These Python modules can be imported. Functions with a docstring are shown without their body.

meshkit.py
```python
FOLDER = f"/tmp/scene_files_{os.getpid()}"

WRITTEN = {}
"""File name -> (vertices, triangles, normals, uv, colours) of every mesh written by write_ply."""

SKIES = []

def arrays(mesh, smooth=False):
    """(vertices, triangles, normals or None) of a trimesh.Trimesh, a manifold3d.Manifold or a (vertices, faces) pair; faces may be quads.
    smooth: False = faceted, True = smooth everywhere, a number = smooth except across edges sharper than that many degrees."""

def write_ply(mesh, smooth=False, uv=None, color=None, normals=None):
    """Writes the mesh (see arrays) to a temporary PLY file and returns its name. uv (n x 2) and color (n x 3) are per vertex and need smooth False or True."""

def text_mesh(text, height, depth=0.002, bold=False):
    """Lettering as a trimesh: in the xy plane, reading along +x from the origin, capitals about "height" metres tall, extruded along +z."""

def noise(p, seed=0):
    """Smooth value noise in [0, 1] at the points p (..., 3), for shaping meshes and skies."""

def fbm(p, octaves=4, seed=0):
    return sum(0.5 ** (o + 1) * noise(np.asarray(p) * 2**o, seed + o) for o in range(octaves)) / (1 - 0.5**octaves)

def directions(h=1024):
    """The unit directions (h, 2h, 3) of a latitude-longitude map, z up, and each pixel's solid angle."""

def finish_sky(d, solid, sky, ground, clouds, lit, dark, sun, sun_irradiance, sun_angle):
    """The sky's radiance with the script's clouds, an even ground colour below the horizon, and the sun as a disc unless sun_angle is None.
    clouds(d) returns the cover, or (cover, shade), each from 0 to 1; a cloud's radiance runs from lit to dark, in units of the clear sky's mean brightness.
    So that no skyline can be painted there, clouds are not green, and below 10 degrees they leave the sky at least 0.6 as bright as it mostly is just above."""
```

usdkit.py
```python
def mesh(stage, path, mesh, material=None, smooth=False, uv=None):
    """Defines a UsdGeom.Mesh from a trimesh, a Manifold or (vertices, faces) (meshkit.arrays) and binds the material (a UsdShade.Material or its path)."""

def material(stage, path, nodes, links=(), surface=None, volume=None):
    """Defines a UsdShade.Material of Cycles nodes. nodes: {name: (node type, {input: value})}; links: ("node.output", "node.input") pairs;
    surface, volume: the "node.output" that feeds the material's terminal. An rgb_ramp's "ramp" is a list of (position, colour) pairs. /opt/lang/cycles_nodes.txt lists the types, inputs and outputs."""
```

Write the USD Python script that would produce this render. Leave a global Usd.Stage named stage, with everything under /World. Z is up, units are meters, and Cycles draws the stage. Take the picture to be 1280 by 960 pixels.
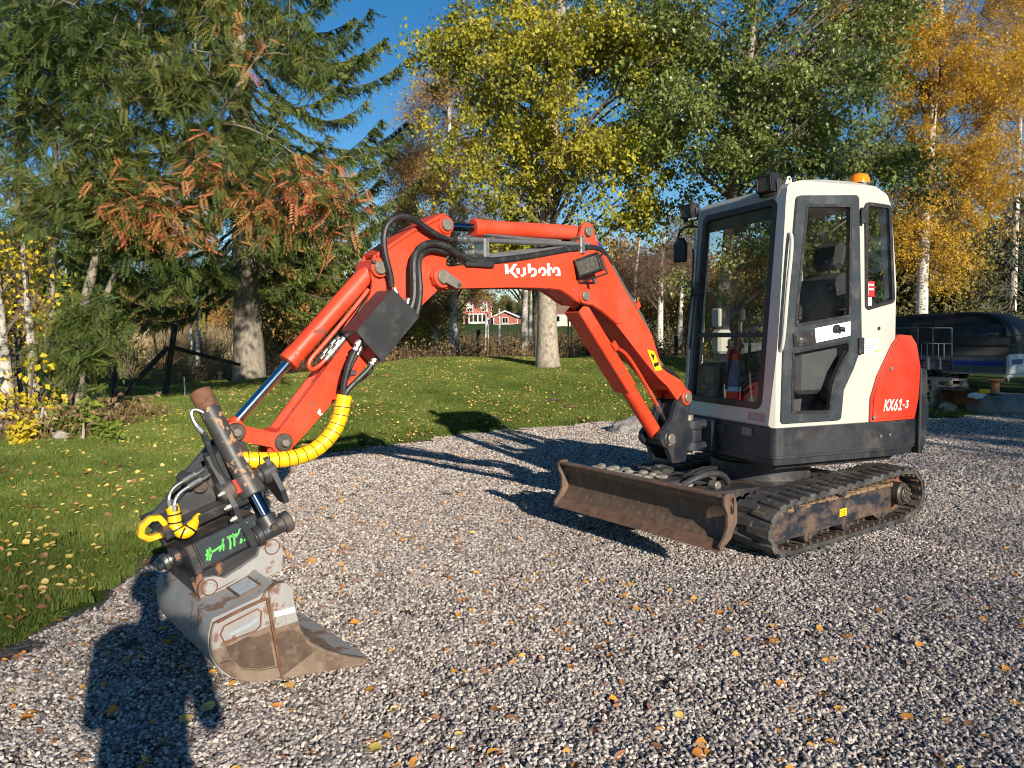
import math, random
import numpy as np, trimesh, manifold3d, shapely
from shapely.geometry import Polygon, LineString, Point, box as sbox
from scipy.spatial import cKDTree
from scipy.interpolate import CubicSpline
from scipy.sparse import coo_matrix
from scipy.sparse.csgraph import connected_components
from pxr import Usd, UsdGeom, UsdLux, UsdShade, Gf, Vt, Sdf
import usdkit, meshkit
PI = math.pi
rng = np.random.default_rng(11)
random.seed(11)
stage = Usd.Stage.CreateInMemory()
UsdGeom.SetStageUpAxis(stage, 'Z')
UsdGeom.SetStageMetersPerUnit(stage, 1.0)
UsdGeom.Xform.Define(stage, '/World')
UsdGeom.Scope.Define(stage, '/World/Looks')

# ------------------------------------------------------------------ camera, sky, sun
F_PX, CAM_H, PITCH, ROLL = 938.75, 1.4305, 0.0674, 0.0112
SUN_AZ, SUN_EL = math.radians(25.0), math.radians(19.0)      # shadows fall 25 degrees left of straight ahead
SUN_INT, SKY_STR, EXPOSURE = 1.32, 0.074, 0.70
TO_SUN = np.array([math.sin(SUN_AZ) * math.cos(SUN_EL), -math.cos(SUN_AZ) * math.cos(SUN_EL), math.sin(SUN_EL)])
cam = UsdGeom.Camera.Define(stage, '/World/camera')
fw = np.array([0, math.cos(PITCH), -math.sin(PITCH)]); up0 = np.array([0, math.sin(PITCH), math.cos(PITCH)]); rt0 = np.array([1.0, 0, 0])
rt = math.cos(ROLL) * rt0 - math.sin(ROLL) * up0
upv = math.sin(ROLL) * rt0 + math.cos(ROLL) * up0
cam.AddTransformOp().Set(Gf.Matrix4d(*rt, 0, *upv, 0, *(-fw), 0, 0, 0, CAM_H, 1))
cam.CreateHorizontalApertureAttr(36.0); cam.CreateVerticalApertureAttr(27.0)
cam.CreateFocalLengthAttr(36.0 * F_PX / 1280.0)
cam.CreateClippingRangeAttr(Gf.Vec2f(0.05, 5000))
cam.CreateExposureAttr(EXPOSURE)
sky_rot = math.atan2(TO_SUN[0], TO_SUN[1])
sky_mat = usdkit.material(stage, '/World/Looks/sky_light', {
    'sky': ('sky_texture', {'sky_type': 'single_scattering', 'sun_disc': False, 'sun_elevation': SUN_EL, 'sun_rotation': sky_rot,
                            'altitude': 200.0, 'air_density': 1.0, 'aerosol_density': 0.12, 'ozone_density': 2.6}),
    'sat': ('hsv', {'saturation': 1.34}),
    'bg': ('background_shader', {'strength': SKY_STR})}, [('sky.color', 'sat.color'), ('sat.color', 'bg.color')], surface='bg.background')
dome = UsdLux.DomeLight.Define(stage, '/World/sky')
UsdShade.MaterialBindingAPI.Apply(dome.GetPrim()).Bind(sky_mat)
dome.GetPrim().SetCustomDataByKey('kind', 'structure')
sun = UsdLux.DistantLight.Define(stage, '/World/sun')
sun.CreateIntensityAttr(SUN_INT); sun.CreateNormalizeAttr(True) if hasattr(sun, 'CreateNormalizeAttr') else None
sun.CreateAngleAttr(0.53); sun.CreateColorAttr(Gf.Vec3f(1.0, 0.90, 0.76))
zz = TO_SUN / np.linalg.norm(TO_SUN); xx = np.cross([0, 0, 1.0], zz); xx /= np.linalg.norm(xx); yy = np.cross(zz, xx)
sun.AddTransformOp().Set(Gf.Matrix4d(*xx, 0, *yy, 0, *zz, 0, 0, 0, 0, 1))

CAM = np.array([0, 0, CAM_H])
def ray(px, py):
    a, b = (px - 640) / F_PX, (480 - py) / F_PX
    d = a * rt + b * upv + fw
    return d
def ground_at(px, py, z=0.0):
    d = ray(px, py); return CAM + d * (z - CAM_H) / d[2]
def depth_at(px, py, Y):
    d = ray(px, py); return CAM + d * Y / d[1]

# ------------------------------------------------------------------ prims
_used = {}
def path_for(parent, name):
    k = (parent, name); n = _used.get(k, -1) + 1; _used[k] = n
    return f'{parent}/{name}' + (f'_{n:03d}' if n else '')
def data(prim, label=None, cat=None, group=None, kind=None):
    prim = prim.GetPrim() if hasattr(prim, 'GetPrim') else prim
    for k, v in (('label', label), ('category', cat), ('group', group), ('kind', kind)):
        if v: prim.SetCustomDataByKey(k, v)
    return prim
def empty(name, loc=(0, 0, 0), rz=0.0, parent='/World', scale=None, **kw):
    x = UsdGeom.Xform.Define(stage, path_for(parent, name))
    x.AddTranslateOp().Set(Gf.Vec3d(*map(float, loc)))
    if rz: x.AddRotateZOp().Set(math.degrees(rz))
    if scale is not None: x.AddScaleOp().Set(Gf.Vec3f(*((scale,) * 3 if np.ndim(scale) == 0 else scale)))
    data(x, **kw)
    return str(x.GetPath())
def part(parent, name, mesh, mat, fr=None, smooth=30, rnd=None, **kw):
    p = path_for(parent, name)
    v, f, n = meshkit.arrays(mesh)
    if fr is not None:
        v = v @ fr[:3, :3].T + fr[:3, 3]
    m = usdkit.mesh(stage, p, (v, f), M[mat] if isinstance(mat, str) else mat, smooth=smooth)
    if mat in RND: set_rnd(m, v, f, rnd)
    data(m, **kw)
    return p
RND = set()
def set_rnd(m, v, f, rnd=None):
    """one random number per loose piece (leaf, stone), kept as a mesh attribute"""
    if rnd is None:
        g = coo_matrix((np.ones(2 * len(f)), (np.r_[f[:, 0], f[:, 1]], np.r_[f[:, 1], f[:, 2]])), shape=(len(v), len(v)))
        n, lab = connected_components(g, directed=False)
        rnd = np.random.default_rng(n).random(n)[lab]
    UsdGeom.PrimvarsAPI(m).CreatePrimvar('rnd', Sdf.ValueTypeNames.FloatArray, 'vertex').Set(Vt.FloatArray.FromNumpy(np.asarray(rnd, np.float32)))
def ref(src, name, loc, rz=0.0, scale=1.0, mat4=None, **kw):
    x = UsdGeom.Xform.Define(stage, path_for('/World', name))
    if mat4 is not None: x.AddTransformOp().Set(mat4)
    else:
        x.AddTranslateOp().Set(Gf.Vec3d(*map(float, loc)))
        if rz: x.AddRotateZOp().Set(math.degrees(rz))
        if scale != 1.0: x.AddScaleOp().Set(Gf.Vec3f(scale, scale, scale))
    x.GetPrim().GetReferences().AddInternalReference(src); x.GetPrim().SetInstanceable(True)
    data(x, **kw)
    return x
def class_thing(name):
    p = stage.CreateClassPrim(f'/World/{name}_kind'); return str(p.GetPath())

# ------------------------------------------------------------------ materials
M = {}
def mat(name, nodes, links, surface='p.BSDF', **k):
    M[name] = usdkit.material(stage, f'/World/Looks/{name}', nodes, links, surface=surface, **k); return M[name]
def painted(name, col, rough=0.45, var=0.12, scale=6.0, dirt=None, dirt_amt=0.5, dirt_scale=5.0, dirt_lo=0.52, dirt_hi=0.62, bump=0.0, bump_scale=60.0, spec=0.5, metallic=0.0, bevel=0.003, stretch=(1, 1, 1), coat=0.0, scratch=None):
    col = np.array(col, float)
    n = {'geo': ('geometry', {}), 'map': ('mapping', {'scale': stretch}),
         'n1': ('noise_texture', {'scale': scale, 'detail': 6.0, 'roughness': 0.6}),
         'r1': ('rgb_ramp', {'ramp': [(0.3, tuple(col * (1 - var))), (0.7, tuple(np.minimum(col * (1 + var), 1)))]}),
         'p': ('principled_bsdf', {'roughness': rough, 'specular_ior_level': spec, 'metallic': metallic, 'coat_weight': coat})}
    l = [('geo.position', 'map.vector'), ('map.vector', 'n1.vector'), ('n1.fac', 'r1.fac')]
    last = 'r1.color'
    if dirt is not None:
        n['n2'] = ('noise_texture', {'scale': dirt_scale, 'detail': 9.0, 'roughness': 0.68})
        n['r2'] = ('rgb_ramp', {'ramp': [(dirt_lo, (0, 0, 0)), (dirt_hi, (dirt_amt,) * 3)]})
        n['bw'] = ('rgb_to_bw', {})
        n['mx'] = ('mix', {'color2': tuple(dirt)})
        n['rr'] = ('map_range', {'from_min': 0.0, 'from_max': 1.0, 'to_min': rough, 'to_max': 0.9})
        l += [('map.vector', 'n2.vector'), ('n2.fac', 'r2.fac'), ('r2.color', 'bw.color'), ('bw.val', 'mx.fac'), (last, 'mx.color1'), ('bw.val', 'rr.value'), ('rr.result', 'p.roughness')]
        last = 'mx.color'
    if scratch is not None:
        n['ms'] = ('mapping', {'scale': (3.0, 3.0, 26.0), 'rotation': (0.5, 0.35, 0.6)}); n['n5'] = ('noise_texture', {'scale': 9.0, 'detail': 7.0, 'roughness': 0.7})
        n['r5'] = ('rgb_ramp', {'ramp': [(0.655, (0, 0, 0)), (0.68, (0.7,) * 3)]}); n['b5'] = ('rgb_to_bw', {}); n['m5'] = ('mix', {'color2': tuple(scratch)})
        n['n6'] = ('noise_texture', {'scale': 1.9, 'detail': 8.0, 'roughness': 0.7}); n['r6'] = ('rgb_ramp', {'ramp': [(0.46, (0, 0, 0)), (0.72, (0.34,) * 3)]}); n['b6'] = ('rgb_to_bw', {}); n['m6'] = ('mix', {'color2': tuple(0.5 * np.array(scratch) + 0.5 * np.array((0.16, 0.14, 0.12)))})
        l += [('geo.position', 'ms.vector'), ('ms.vector', 'n5.vector'), ('n5.fac', 'r5.fac'), ('r5.color', 'b5.color'), ('b5.val', 'm5.fac'), (last, 'm5.color1'),
              ('geo.position', 'n6.vector'), ('n6.fac', 'r6.fac'), ('r6.color', 'b6.color'), ('b6.val', 'm6.fac'), ('m5.color', 'm6.color1')]
        last = 'm6.color'
    l.append((last, 'p.base_color'))
    nrm = None
    if bevel:
        n['bev'] = ('bevel', {'radius': bevel, 'samples': 3}); nrm = 'bev.bevel'
    if bump:
        n['n3'] = ('noise_texture', {'scale': bump_scale, 'detail': 5.0, 'roughness': 0.65})
        n['bmp'] = ('bump', {'strength': bump, 'distance': 0.004})
        l += [('geo.position', 'n3.vector'), ('n3.fac', 'bmp.height')]
        if nrm: l.append((nrm, 'bmp.normal'))
        nrm = 'bmp.normal'
    if nrm: l.append((nrm, 'p.normal'))
    return mat(name, n, l)
ORANGE = (0.57, 0.046, 0.013)
painted('orange_paint', ORANGE, 0.42, 0.13, 3, dirt=(0.13, 0.05, 0.035), dirt_amt=0.8, dirt_scale=15, dirt_lo=0.605, dirt_hi=0.64, bump=0.05, bump_scale=25, scratch=(0.62, 0.20, 0.12))
painted('orange_panel', (0.57, 0.034, 0.013), 0.33, 0.07, 3, scratch=(0.6, 0.14, 0.09))
painted('cab_white', (0.43, 0.42, 0.38), 0.32, 0.03, 3, dirt=(0.37, 0.35, 0.30), dirt_amt=0.6, dirt_scale=4, dirt_lo=0.52, dirt_hi=0.75, coat=0.1)
painted('frame_slate', (0.026, 0.034, 0.042), 0.38, 0.15, 5, dirt=(0.08, 0.08, 0.078), dirt_amt=0.5, dirt_scale=7, dirt_lo=0.5, dirt_hi=0.75)
painted('frame_grey', (0.16, 0.165, 0.175), 0.38, 0.1, 5, dirt=(0.3, 0.28, 0.25), dirt_amt=0.4, dirt_scale=7)
painted('skirt_navy', (0.012, 0.016, 0.023), 0.38, 0.3, 4, dirt=(0.075, 0.05, 0.032), dirt_amt=0.7, dirt_scale=3.4, dirt_lo=0.52, dirt_hi=0.72, bump=0.1, bump_scale=30, scratch=(0.10, 0.10, 0.11))
painted('steel_dark', (0.032, 0.033, 0.037), 0.42, 0.3, 6, dirt=(0.13, 0.085, 0.055), dirt_amt=0.85, dirt_scale=6, dirt_lo=0.52, dirt_hi=0.68, bump=0.15, bump_scale=40)
painted('black_plastic', (0.012, 0.012, 0.014), 0.45, 0.2, 8, dirt=(0.06, 0.055, 0.05), dirt_amt=0.5, dirt_scale=12, bump=0.1, bump_scale=80)
painted('box_cover', (0.024, 0.025, 0.027), 0.42, 0.25, 6, dirt=(0.08, 0.08, 0.08), dirt_amt=0.45, dirt_scale=9, dirt_lo=0.55, dirt_hi=0.75, bump=0.08, bump_scale=60)
painted('rubber', (0.030, 0.030, 0.031), 0.72, 0.3, 8, dirt=(0.17, 0.155, 0.135), dirt_amt=0.75, dirt_scale=7, dirt_lo=0.45, dirt_hi=0.72, bump=0.4, bump_scale=50, bevel=0.006)
painted('track_paint', (0.010, 0.014, 0.024), 0.55, 0.3, 8, dirt=(0.115, 0.075, 0.05), dirt_amt=0.9, dirt_scale=6.5, dirt_lo=0.44, dirt_hi=0.62, bump=0.4, bump_scale=40, stretch=(1, 1, 1.8))
painted('dried_mud', (0.21, 0.145, 0.09), 0.95, 0.3, 25, dirt=(0.09, 0.06, 0.04), dirt_amt=0.8, dirt_scale=18, bump=1.0, bump_scale=70, spec=0.1, bevel=0)
painted('blade_rust', (0.105, 0.066, 0.045), 0.62, 0.30, 16, dirt=(0.23, 0.17, 0.12), dirt_amt=0.75, dirt_scale=26, dirt_lo=0.52, dirt_hi=0.70, bump=0.35, bump_scale=55, stretch=(1, 1, 0.45))
painted('edge_rust', (0.15, 0.085, 0.055), 0.6, 0.25, 14, dirt=(0.06, 0.035, 0.025), dirt_amt=0.7, dirt_scale=16, bump=0.3, bump_scale=60)
painted('rust', (0.15, 0.065, 0.035), 0.8, 0.35, 20, dirt=(0.05, 0.03, 0.025), dirt_amt=0.7, dirt_scale=18, bump=0.5, bump_scale=60)
painted('tilt_paint', (0.045, 0.043, 0.042), 0.45, 0.3, 10, dirt=(0.42, 0.24, 0.13), dirt_amt=0.85, dirt_scale=17, dirt_lo=0.55, dirt_hi=0.585, bump=0.25, bump_scale=35)
painted('bucket_grey', (0.26, 0.255, 0.25), 0.55, 0.14, 8, dirt=(0.15, 0.075, 0.04), dirt_amt=0.9, dirt_scale=8, dirt_lo=0.545, dirt_hi=0.60, bump=0.25, bump_scale=35)
painted('bucket_worn', (0.17, 0.125, 0.09), 0.6, 0.35, 8, dirt=(0.09, 0.05, 0.03), dirt_amt=0.85, dirt_scale=6, dirt_lo=0.47, dirt_hi=0.58, bump=0.3, bump_scale=45)
painted('bucket_floor', (0.30, 0.285, 0.265), 0.42, 0.12, 10, bump=0.1, bump_scale=40)
painted('chipped_black', (0.022, 0.022, 0.025), 0.4, 0.3, 8, dirt=(0.22, 0.10, 0.055), dirt_amt=0.9, dirt_scale=13, dirt_lo=0.59, dirt_hi=0.62, bump=0.15, bump_scale=40)
painted('hose_yellow', (0.83, 0.45, 0.006), 0.38, 0.1, 20, dirt=(0.35, 0.17, 0.02), dirt_amt=0.6, dirt_scale=26, dirt_lo=0.6, dirt_hi=0.7)
painted('paint_yellow', (0.80, 0.42, 0.01), 0.4, 0.1, 20)
painted('hose_black', (0.013, 0.013, 0.014), 0.5, 0.2, 20, dirt=(0.05, 0.048, 0.045), dirt_amt=0.5, dirt_scale=30, bevel=0)
painted('fitting', (0.36, 0.36, 0.34), 0.4, 0.15, 30, metallic=0.9, dirt=(0.2, 0.17, 0.12), dirt_amt=0.6, dirt_scale=40)
painted('pin_grey', (0.24, 0.225, 0.19), 0.45, 0.2, 30, metallic=0.55, dirt=(0.1, 0.07, 0.05), dirt_amt=0.6, dirt_scale=30)
painted('bolt_dark', (0.10, 0.085, 0.07), 0.5, 0.3, 30, metallic=0.6, dirt=(0.13, 0.08, 0.05), dirt_amt=0.7, dirt_scale=30)
mat('chrome', {'p': ('principled_bsdf', {'base_color': (0.62, 0.64, 0.67), 'metallic': 1.0, 'roughness': 0.10})}, [])
mat('chrome_dark', {'p': ('principled_bsdf', {'base_color': (0.16, 0.18, 0.24), 'metallic': 1.0, 'roughness': 0.12})}, [])
painted('pipe_grey', (0.12, 0.125, 0.13), 0.45, 0.2, 12, metallic=0.3)
painted('white_print', (0.80, 0.80, 0.78), 0.4, 0.02, 10, bevel=0)
painted('sticker_yellow', (0.82, 0.52, 0.01), 0.4, 0.02, 10, bevel=0)
painted('print_black', (0.012, 0.012, 0.012), 0.5, 0.02, 10, bevel=0)
painted('sticker_red', (0.72, 0.02, 0.03), 0.4, 0.03, 10, bevel=0)
painted('sticker_pale', (0.60, 0.66, 0.70), 0.35, 0.1, 40, bevel=0)
painted('print_grey', (0.28, 0.31, 0.34), 0.5, 0.1, 40, bevel=0)
painted('crayon_green', (0.10, 0.46, 0.09), 0.5, 0.1, 90, bevel=0)
painted('faded_label', (0.36, 0.22, 0.17), 0.6, 0.2, 60, bevel=0)
painted('blue_print', (0.015, 0.032, 0.26), 0.45, 0.05, 10, bevel=0)
painted('ext_red', (0.62, 0.012, 0.012), 0.3, 0.05, 10)
painted('ext_label', (0.05, 0.10, 0.26), 0.4, 0.5, 60, bevel=0)
painted('ext_cyan', (0.25, 0.55, 0.75), 0.4, 0.1, 60, bevel=0)
painted('seat_cloth', (0.03, 0.031, 0.033), 0.85, 0.2, 40, bump=0.2, bump_scale=150)
painted('cab_inside', (0.05, 0.05, 0.055), 0.6, 0.2, 12)
painted('cab_beige', (0.40, 0.38, 0.33), 0.6, 0.1, 12)
def glass_mat(name, tint, rough=0.02, ior=0.05, dirt=0.05):
    mat(name, {'lw': ('layer_weight', {'blend': 0.5}), 'pw': ('math', {'math_type': 'power', 'value2': 4.0}), 'fr': ('math', {'math_type': 'multiply_add', 'value2': 0.55, 'value3': ior}), 't': ('transparent_bsdf', {'color': tint}), 'g': ('glossy_bsdf', {'color': (0.95, 0.97, 1.0), 'roughness': rough}),
               'mx': ('mix_closure', {}), 'd': ('diffuse_bsdf', {'color': (0.5, 0.48, 0.44)}), 'mx2': ('mix_closure', {}),
               'geo': ('geometry', {}), 'n': ('noise_texture', {'scale': 7.0, 'detail': 5.0}), 'r': ('map_range', {'from_min': 0.35, 'from_max': 0.8, 'to_min': 0.0, 'to_max': dirt})},
        [('lw.facing', 'pw.value1'), ('pw.value', 'fr.value1'), ('fr.value', 'mx.fac'), ('t.BSDF', 'mx.closure1'), ('g.BSDF', 'mx.closure2'), ('geo.position', 'n.vector'), ('n.fac', 'r.value'), ('r.result', 'mx2.fac'),
         ('mx.closure', 'mx2.closure1'), ('d.BSDF', 'mx2.closure2')], surface='mx2.closure')
glass_mat('window_glass', (0.955, 0.965, 0.96), rough=0.0, ior=0.022, dirt=0.010)
glass_mat('house_glass', (0.25, 0.28, 0.30), dirt=0.02)
mat('lamp_amber', {'p': ('principled_bsdf', {'base_color': (0.85, 0.22, 0.005), 'roughness': 0.15, 'subsurface_weight': 0.2, 'subsurface_scale': 0.02})}, [])
mat('lamp_lens', {'geo': ('geometry', {}), 'v': ('voronoi_texture', {'scale': 60.0}), 'r': ('rgb_ramp', {'ramp': [(0.0, (0.20, 0.20, 0.20)), (0.6, (0.10, 0.10, 0.105))]}),
                  'p': ('principled_bsdf', {'roughness': 0.08, 'metallic': 0.5})}, [('geo.position', 'v.vector'), ('v.distance', 'r.fac'), ('r.color', 'p.base_color')])
mat('mirror_glass', {'p': ('principled_bsdf', {'base_color': (0.7, 0.72, 0.74), 'metallic': 1.0, 'roughness': 0.03})}, [])

def leaf_mat(name, cols, trans=0.35, scale=0.7, rough=0.5, spec=0.3, tcol=1.25, boost=1.15):
    """cols: list of (pos, colour) over a per-leaf random value mixed with a slow clump noise."""
    RND.add(name)
    n = {'geo': ('geometry', {}), 'at': ('attribute', {'attribute': 'rnd'}), 'ns': ('noise_texture', {'scale': scale, 'detail': 3.0}),
         'mr': ('map_range', {'from_min': 0.25, 'from_max': 0.75, 'to_min': 0.0, 'to_max': 1.0}),
         'mf': ('mix_float', {'fac': 0.5}), 'r': ('rgb_ramp', {'ramp': [(a_, tuple(np.minimum(np.array(b_) * boost, 0.9))) for a_, b_ in cols]}),
         'p': ('principled_bsdf', {'roughness': rough, 'specular_ior_level': spec}),
         't': ('translucent_bsdf', {}), 'hs': ('hsv', {'value': tcol, 'saturation': 1.1}), 'mx': ('mix_closure', {'fac': trans})}
    l = [('geo.position', 'ns.vector'), ('ns.fac', 'mr.value'), ('mr.result', 'mf.a'), ('at.fac', 'mf.b'), ('mf.result', 'r.fac'),
         ('r.color', 'p.base_color'), ('r.color', 'hs.color'), ('hs.color', 't.color'), ('p.BSDF', 'mx.closure1'), ('t.BSDF', 'mx.closure2')]
    return mat(name, n, l, surface='mx.closure')
leaf_mat('rowan_leaf', [(0.0, (0.026, 0.050, 0.014)), (0.45, (0.066, 0.100, 0.022)), (0.72, (0.135, 0.145, 0.034)), (0.90, (0.22, 0.16, 0.045)), (1.0, (0.28, 0.11, 0.045))])
leaf_mat('rowan_autumn', [(0.0, (0.46, 0.11, 0.05)), (0.4, (0.48, 0.17, 0.08)), (0.7, (0.36, 0.21, 0.065)), (1.0, (0.13, 0.13, 0.045))])
leaf_mat('spruce_needle', [(0.0, (0.022, 0.040, 0.014)), (0.4, (0.060, 0.090, 0.022)), (0.7, (0.16, 0.19, 0.036)), (1.0, (0.27, 0.28, 0.05))], trans=0.2, scale=0.9, boost=1.0)  # pale yellow-green end stands for sunlit clumps, painted into the needle colour
leaf_mat('spruce_grey', [(0.0, (0.03, 0.045, 0.032)), (0.5, (0.06, 0.078, 0.055)), (1.0, (0.11, 0.12, 0.08))], trans=0.1)
leaf_mat('aspen_yellow', [(0.0, (0.10, 0.105, 0.016)), (0.35, (0.22, 0.22, 0.028)), (0.7, (0.40, 0.36, 0.042)), (1.0, (0.56, 0.46, 0.055))], trans=0.4, scale=0.55)
leaf_mat('aspen_green', [(0.0, (0.06, 0.085, 0.022)), (0.5, (0.14, 0.18, 0.045)), (0.85, (0.23, 0.26, 0.075)), (1.0, (0.34, 0.29, 0.06))], trans=0.35, scale=0.55, rough=0.38, spec=0.5)
leaf_mat('birch_gold', [(0.0, (0.24, 0.14, 0.020)), (0.5, (0.46, 0.285, 0.032)), (1.0, (0.62, 0.43, 0.06))], trans=0.4, scale=0.4)
leaf_mat('birch_brown', [(0.0, (0.20, 0.12, 0.045)), (0.5, (0.34, 0.20, 0.06)), (1.0, (0.46, 0.30, 0.08))], trans=0.35, scale=0.4)
leaf_mat('shrub_yellow', [(0.0, (0.30, 0.24, 0.02)), (0.5, (0.52, 0.42, 0.03)), (1.0, (0.62, 0.46, 0.04))], trans=0.4)
leaf_mat('herb_green', [(0.0, (0.06, 0.10, 0.02)), (0.5, (0.14, 0.20, 0.03)), (1.0, (0.34, 0.34, 0.05))], trans=0.4)
leaf_mat('weed_brown', [(0.0, (0.085, 0.055, 0.03)), (0.5, (0.17, 0.11, 0.055)), (1.0, (0.27, 0.20, 0.10))], trans=0.2, scale=1.2)
leaf_mat('reed_straw', [(0.0, (0.30, 0.23, 0.13)), (0.5, (0.42, 0.33, 0.19)), (1.0, (0.5, 0.42, 0.27))], trans=0.2, scale=1.0)
leaf_mat('bush_dark', [(0.0, (0.05, 0.055, 0.022)), (0.5, (0.115, 0.11, 0.042)), (1.0, (0.24, 0.19, 0.065))], trans=0.25)
leaf_mat('grass_blade', [(0.0, (0.050, 0.078, 0.015)), (0.4, (0.112, 0.158, 0.031)), (0.75, (0.195, 0.235, 0.055)), (1.0, (0.38, 0.32, 0.14))], trans=0.35, scale=1.6, spec=0.2)
leaf_mat('fallen_orange', [(0.0, (0.30, 0.10, 0.03)), (0.4, (0.46, 0.20, 0.04)), (0.75, (0.58, 0.30, 0.05)), (1.0, (0.62, 0.42, 0.13))], trans=0.2, scale=3.0, rough=0.6)
leaf_mat('fallen_brown', [(0.0, (0.11, 0.05, 0.03)), (0.5, (0.24, 0.11, 0.055)), (1.0, (0.38, 0.22, 0.11))], trans=0.1, scale=3.0, rough=0.7)
leaf_mat('fallen_yellow', [(0.0, (0.52, 0.36, 0.07)), (0.5, (0.62, 0.46, 0.12)), (1.0, (0.60, 0.46, 0.22))], trans=0.2, scale=3.0, rough=0.6)
def bark(name, base, dark, scale=9.0, lo=0.45, hi=0.62, stretch=(1, 1, 0.35), bump=0.7):
    mat(name, {'geo': ('geometry', {}), 'map': ('mapping', {'scale': stretch}), 'n': ('noise_texture', {'scale': scale, 'detail': 7.0, 'roughness': 0.65}),
               'r': ('rgb_ramp', {'ramp': [(lo - 0.08, dark), (lo, tuple(0.5 * (np.array(dark) + np.array(base)))), (hi, base)]}),
               'n2': ('noise_texture', {'scale': scale * 4, 'detail': 4.0}), 'b': ('bump', {'strength': bump, 'distance': 0.02}),
               'p': ('principled_bsdf', {'roughness': 0.85, 'specular_ior_level': 0.2})},
        [('geo.position', 'map.vector'), ('map.vector', 'n.vector'), ('n.fac', 'r.fac'), ('r.color', 'p.base_color'), ('map.vector', 'n2.vector'), ('n2.fac', 'b.height'), ('b.normal', 'p.normal')])
bark('birch_bark', (0.56, 0.53, 0.47), (0.04, 0.035, 0.03), 7.0, 0.40, 0.47, (1, 1, 2.2))
bark('aspen_bark', (0.36, 0.315, 0.25), (0.13, 0.10, 0.075), 14.0, 0.42, 0.58, (1, 1, 0.8))
bark('grey_bark', (0.27, 0.235, 0.19), (0.09, 0.075, 0.06), 12.0, 0.42, 0.6, (1, 1, 0.5))
bark('dark_bark', (0.10, 0.082, 0.065), (0.03, 0.026, 0.022), 14.0, 0.42, 0.6, (1, 1, 0.4))
bark('twig_brown', (0.17, 0.115, 0.085), (0.08, 0.055, 0.045), 10.0, 0.4, 0.6)
bark('dead_wood', (0.34, 0.30, 0.25), (0.14, 0.12, 0.10), 14.0, 0.42, 0.6, (1, 1, 0.3))
bark('post_dark', (0.05, 0.045, 0.04), (0.02, 0.018, 0.016), 12.0, 0.42, 0.6, (1, 1, 0.3))
bark('pallet_wood', (0.42, 0.32, 0.22), (0.22, 0.16, 0.11), 9.0, 0.4, 0.6, (1, 1, 1))
bark('boulder_stone', (0.24, 0.22, 0.19), (0.10, 0.095, 0.08), 5.0, 0.4, 0.6, (1, 1, 1), bump=1.0)
bark('limb_bark', (0.15, 0.125, 0.10), (0.05, 0.042, 0.035), 12.0, 0.42, 0.6, (1, 1, 0.5))
painted('grey_clod', (0.20, 0.19, 0.165), 0.95, 0.3, 20, dirt=(0.10, 0.085, 0.07), dirt_amt=0.8, dirt_scale=15, bump=1.0, bump_scale=60, spec=0.1, bevel=0)
painted('mud_stain', (0.075, 0.048, 0.032), 0.8, 0.3, 20, dirt=(0.14, 0.10, 0.07), dirt_amt=0.7, dirt_scale=22, bump=0.5, bump_scale=60, bevel=0)
bark('mottled_bark', (0.42, 0.40, 0.35), (0.035, 0.03, 0.026), 9.0, 0.46, 0.56, (1, 1, 1.3))

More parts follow.
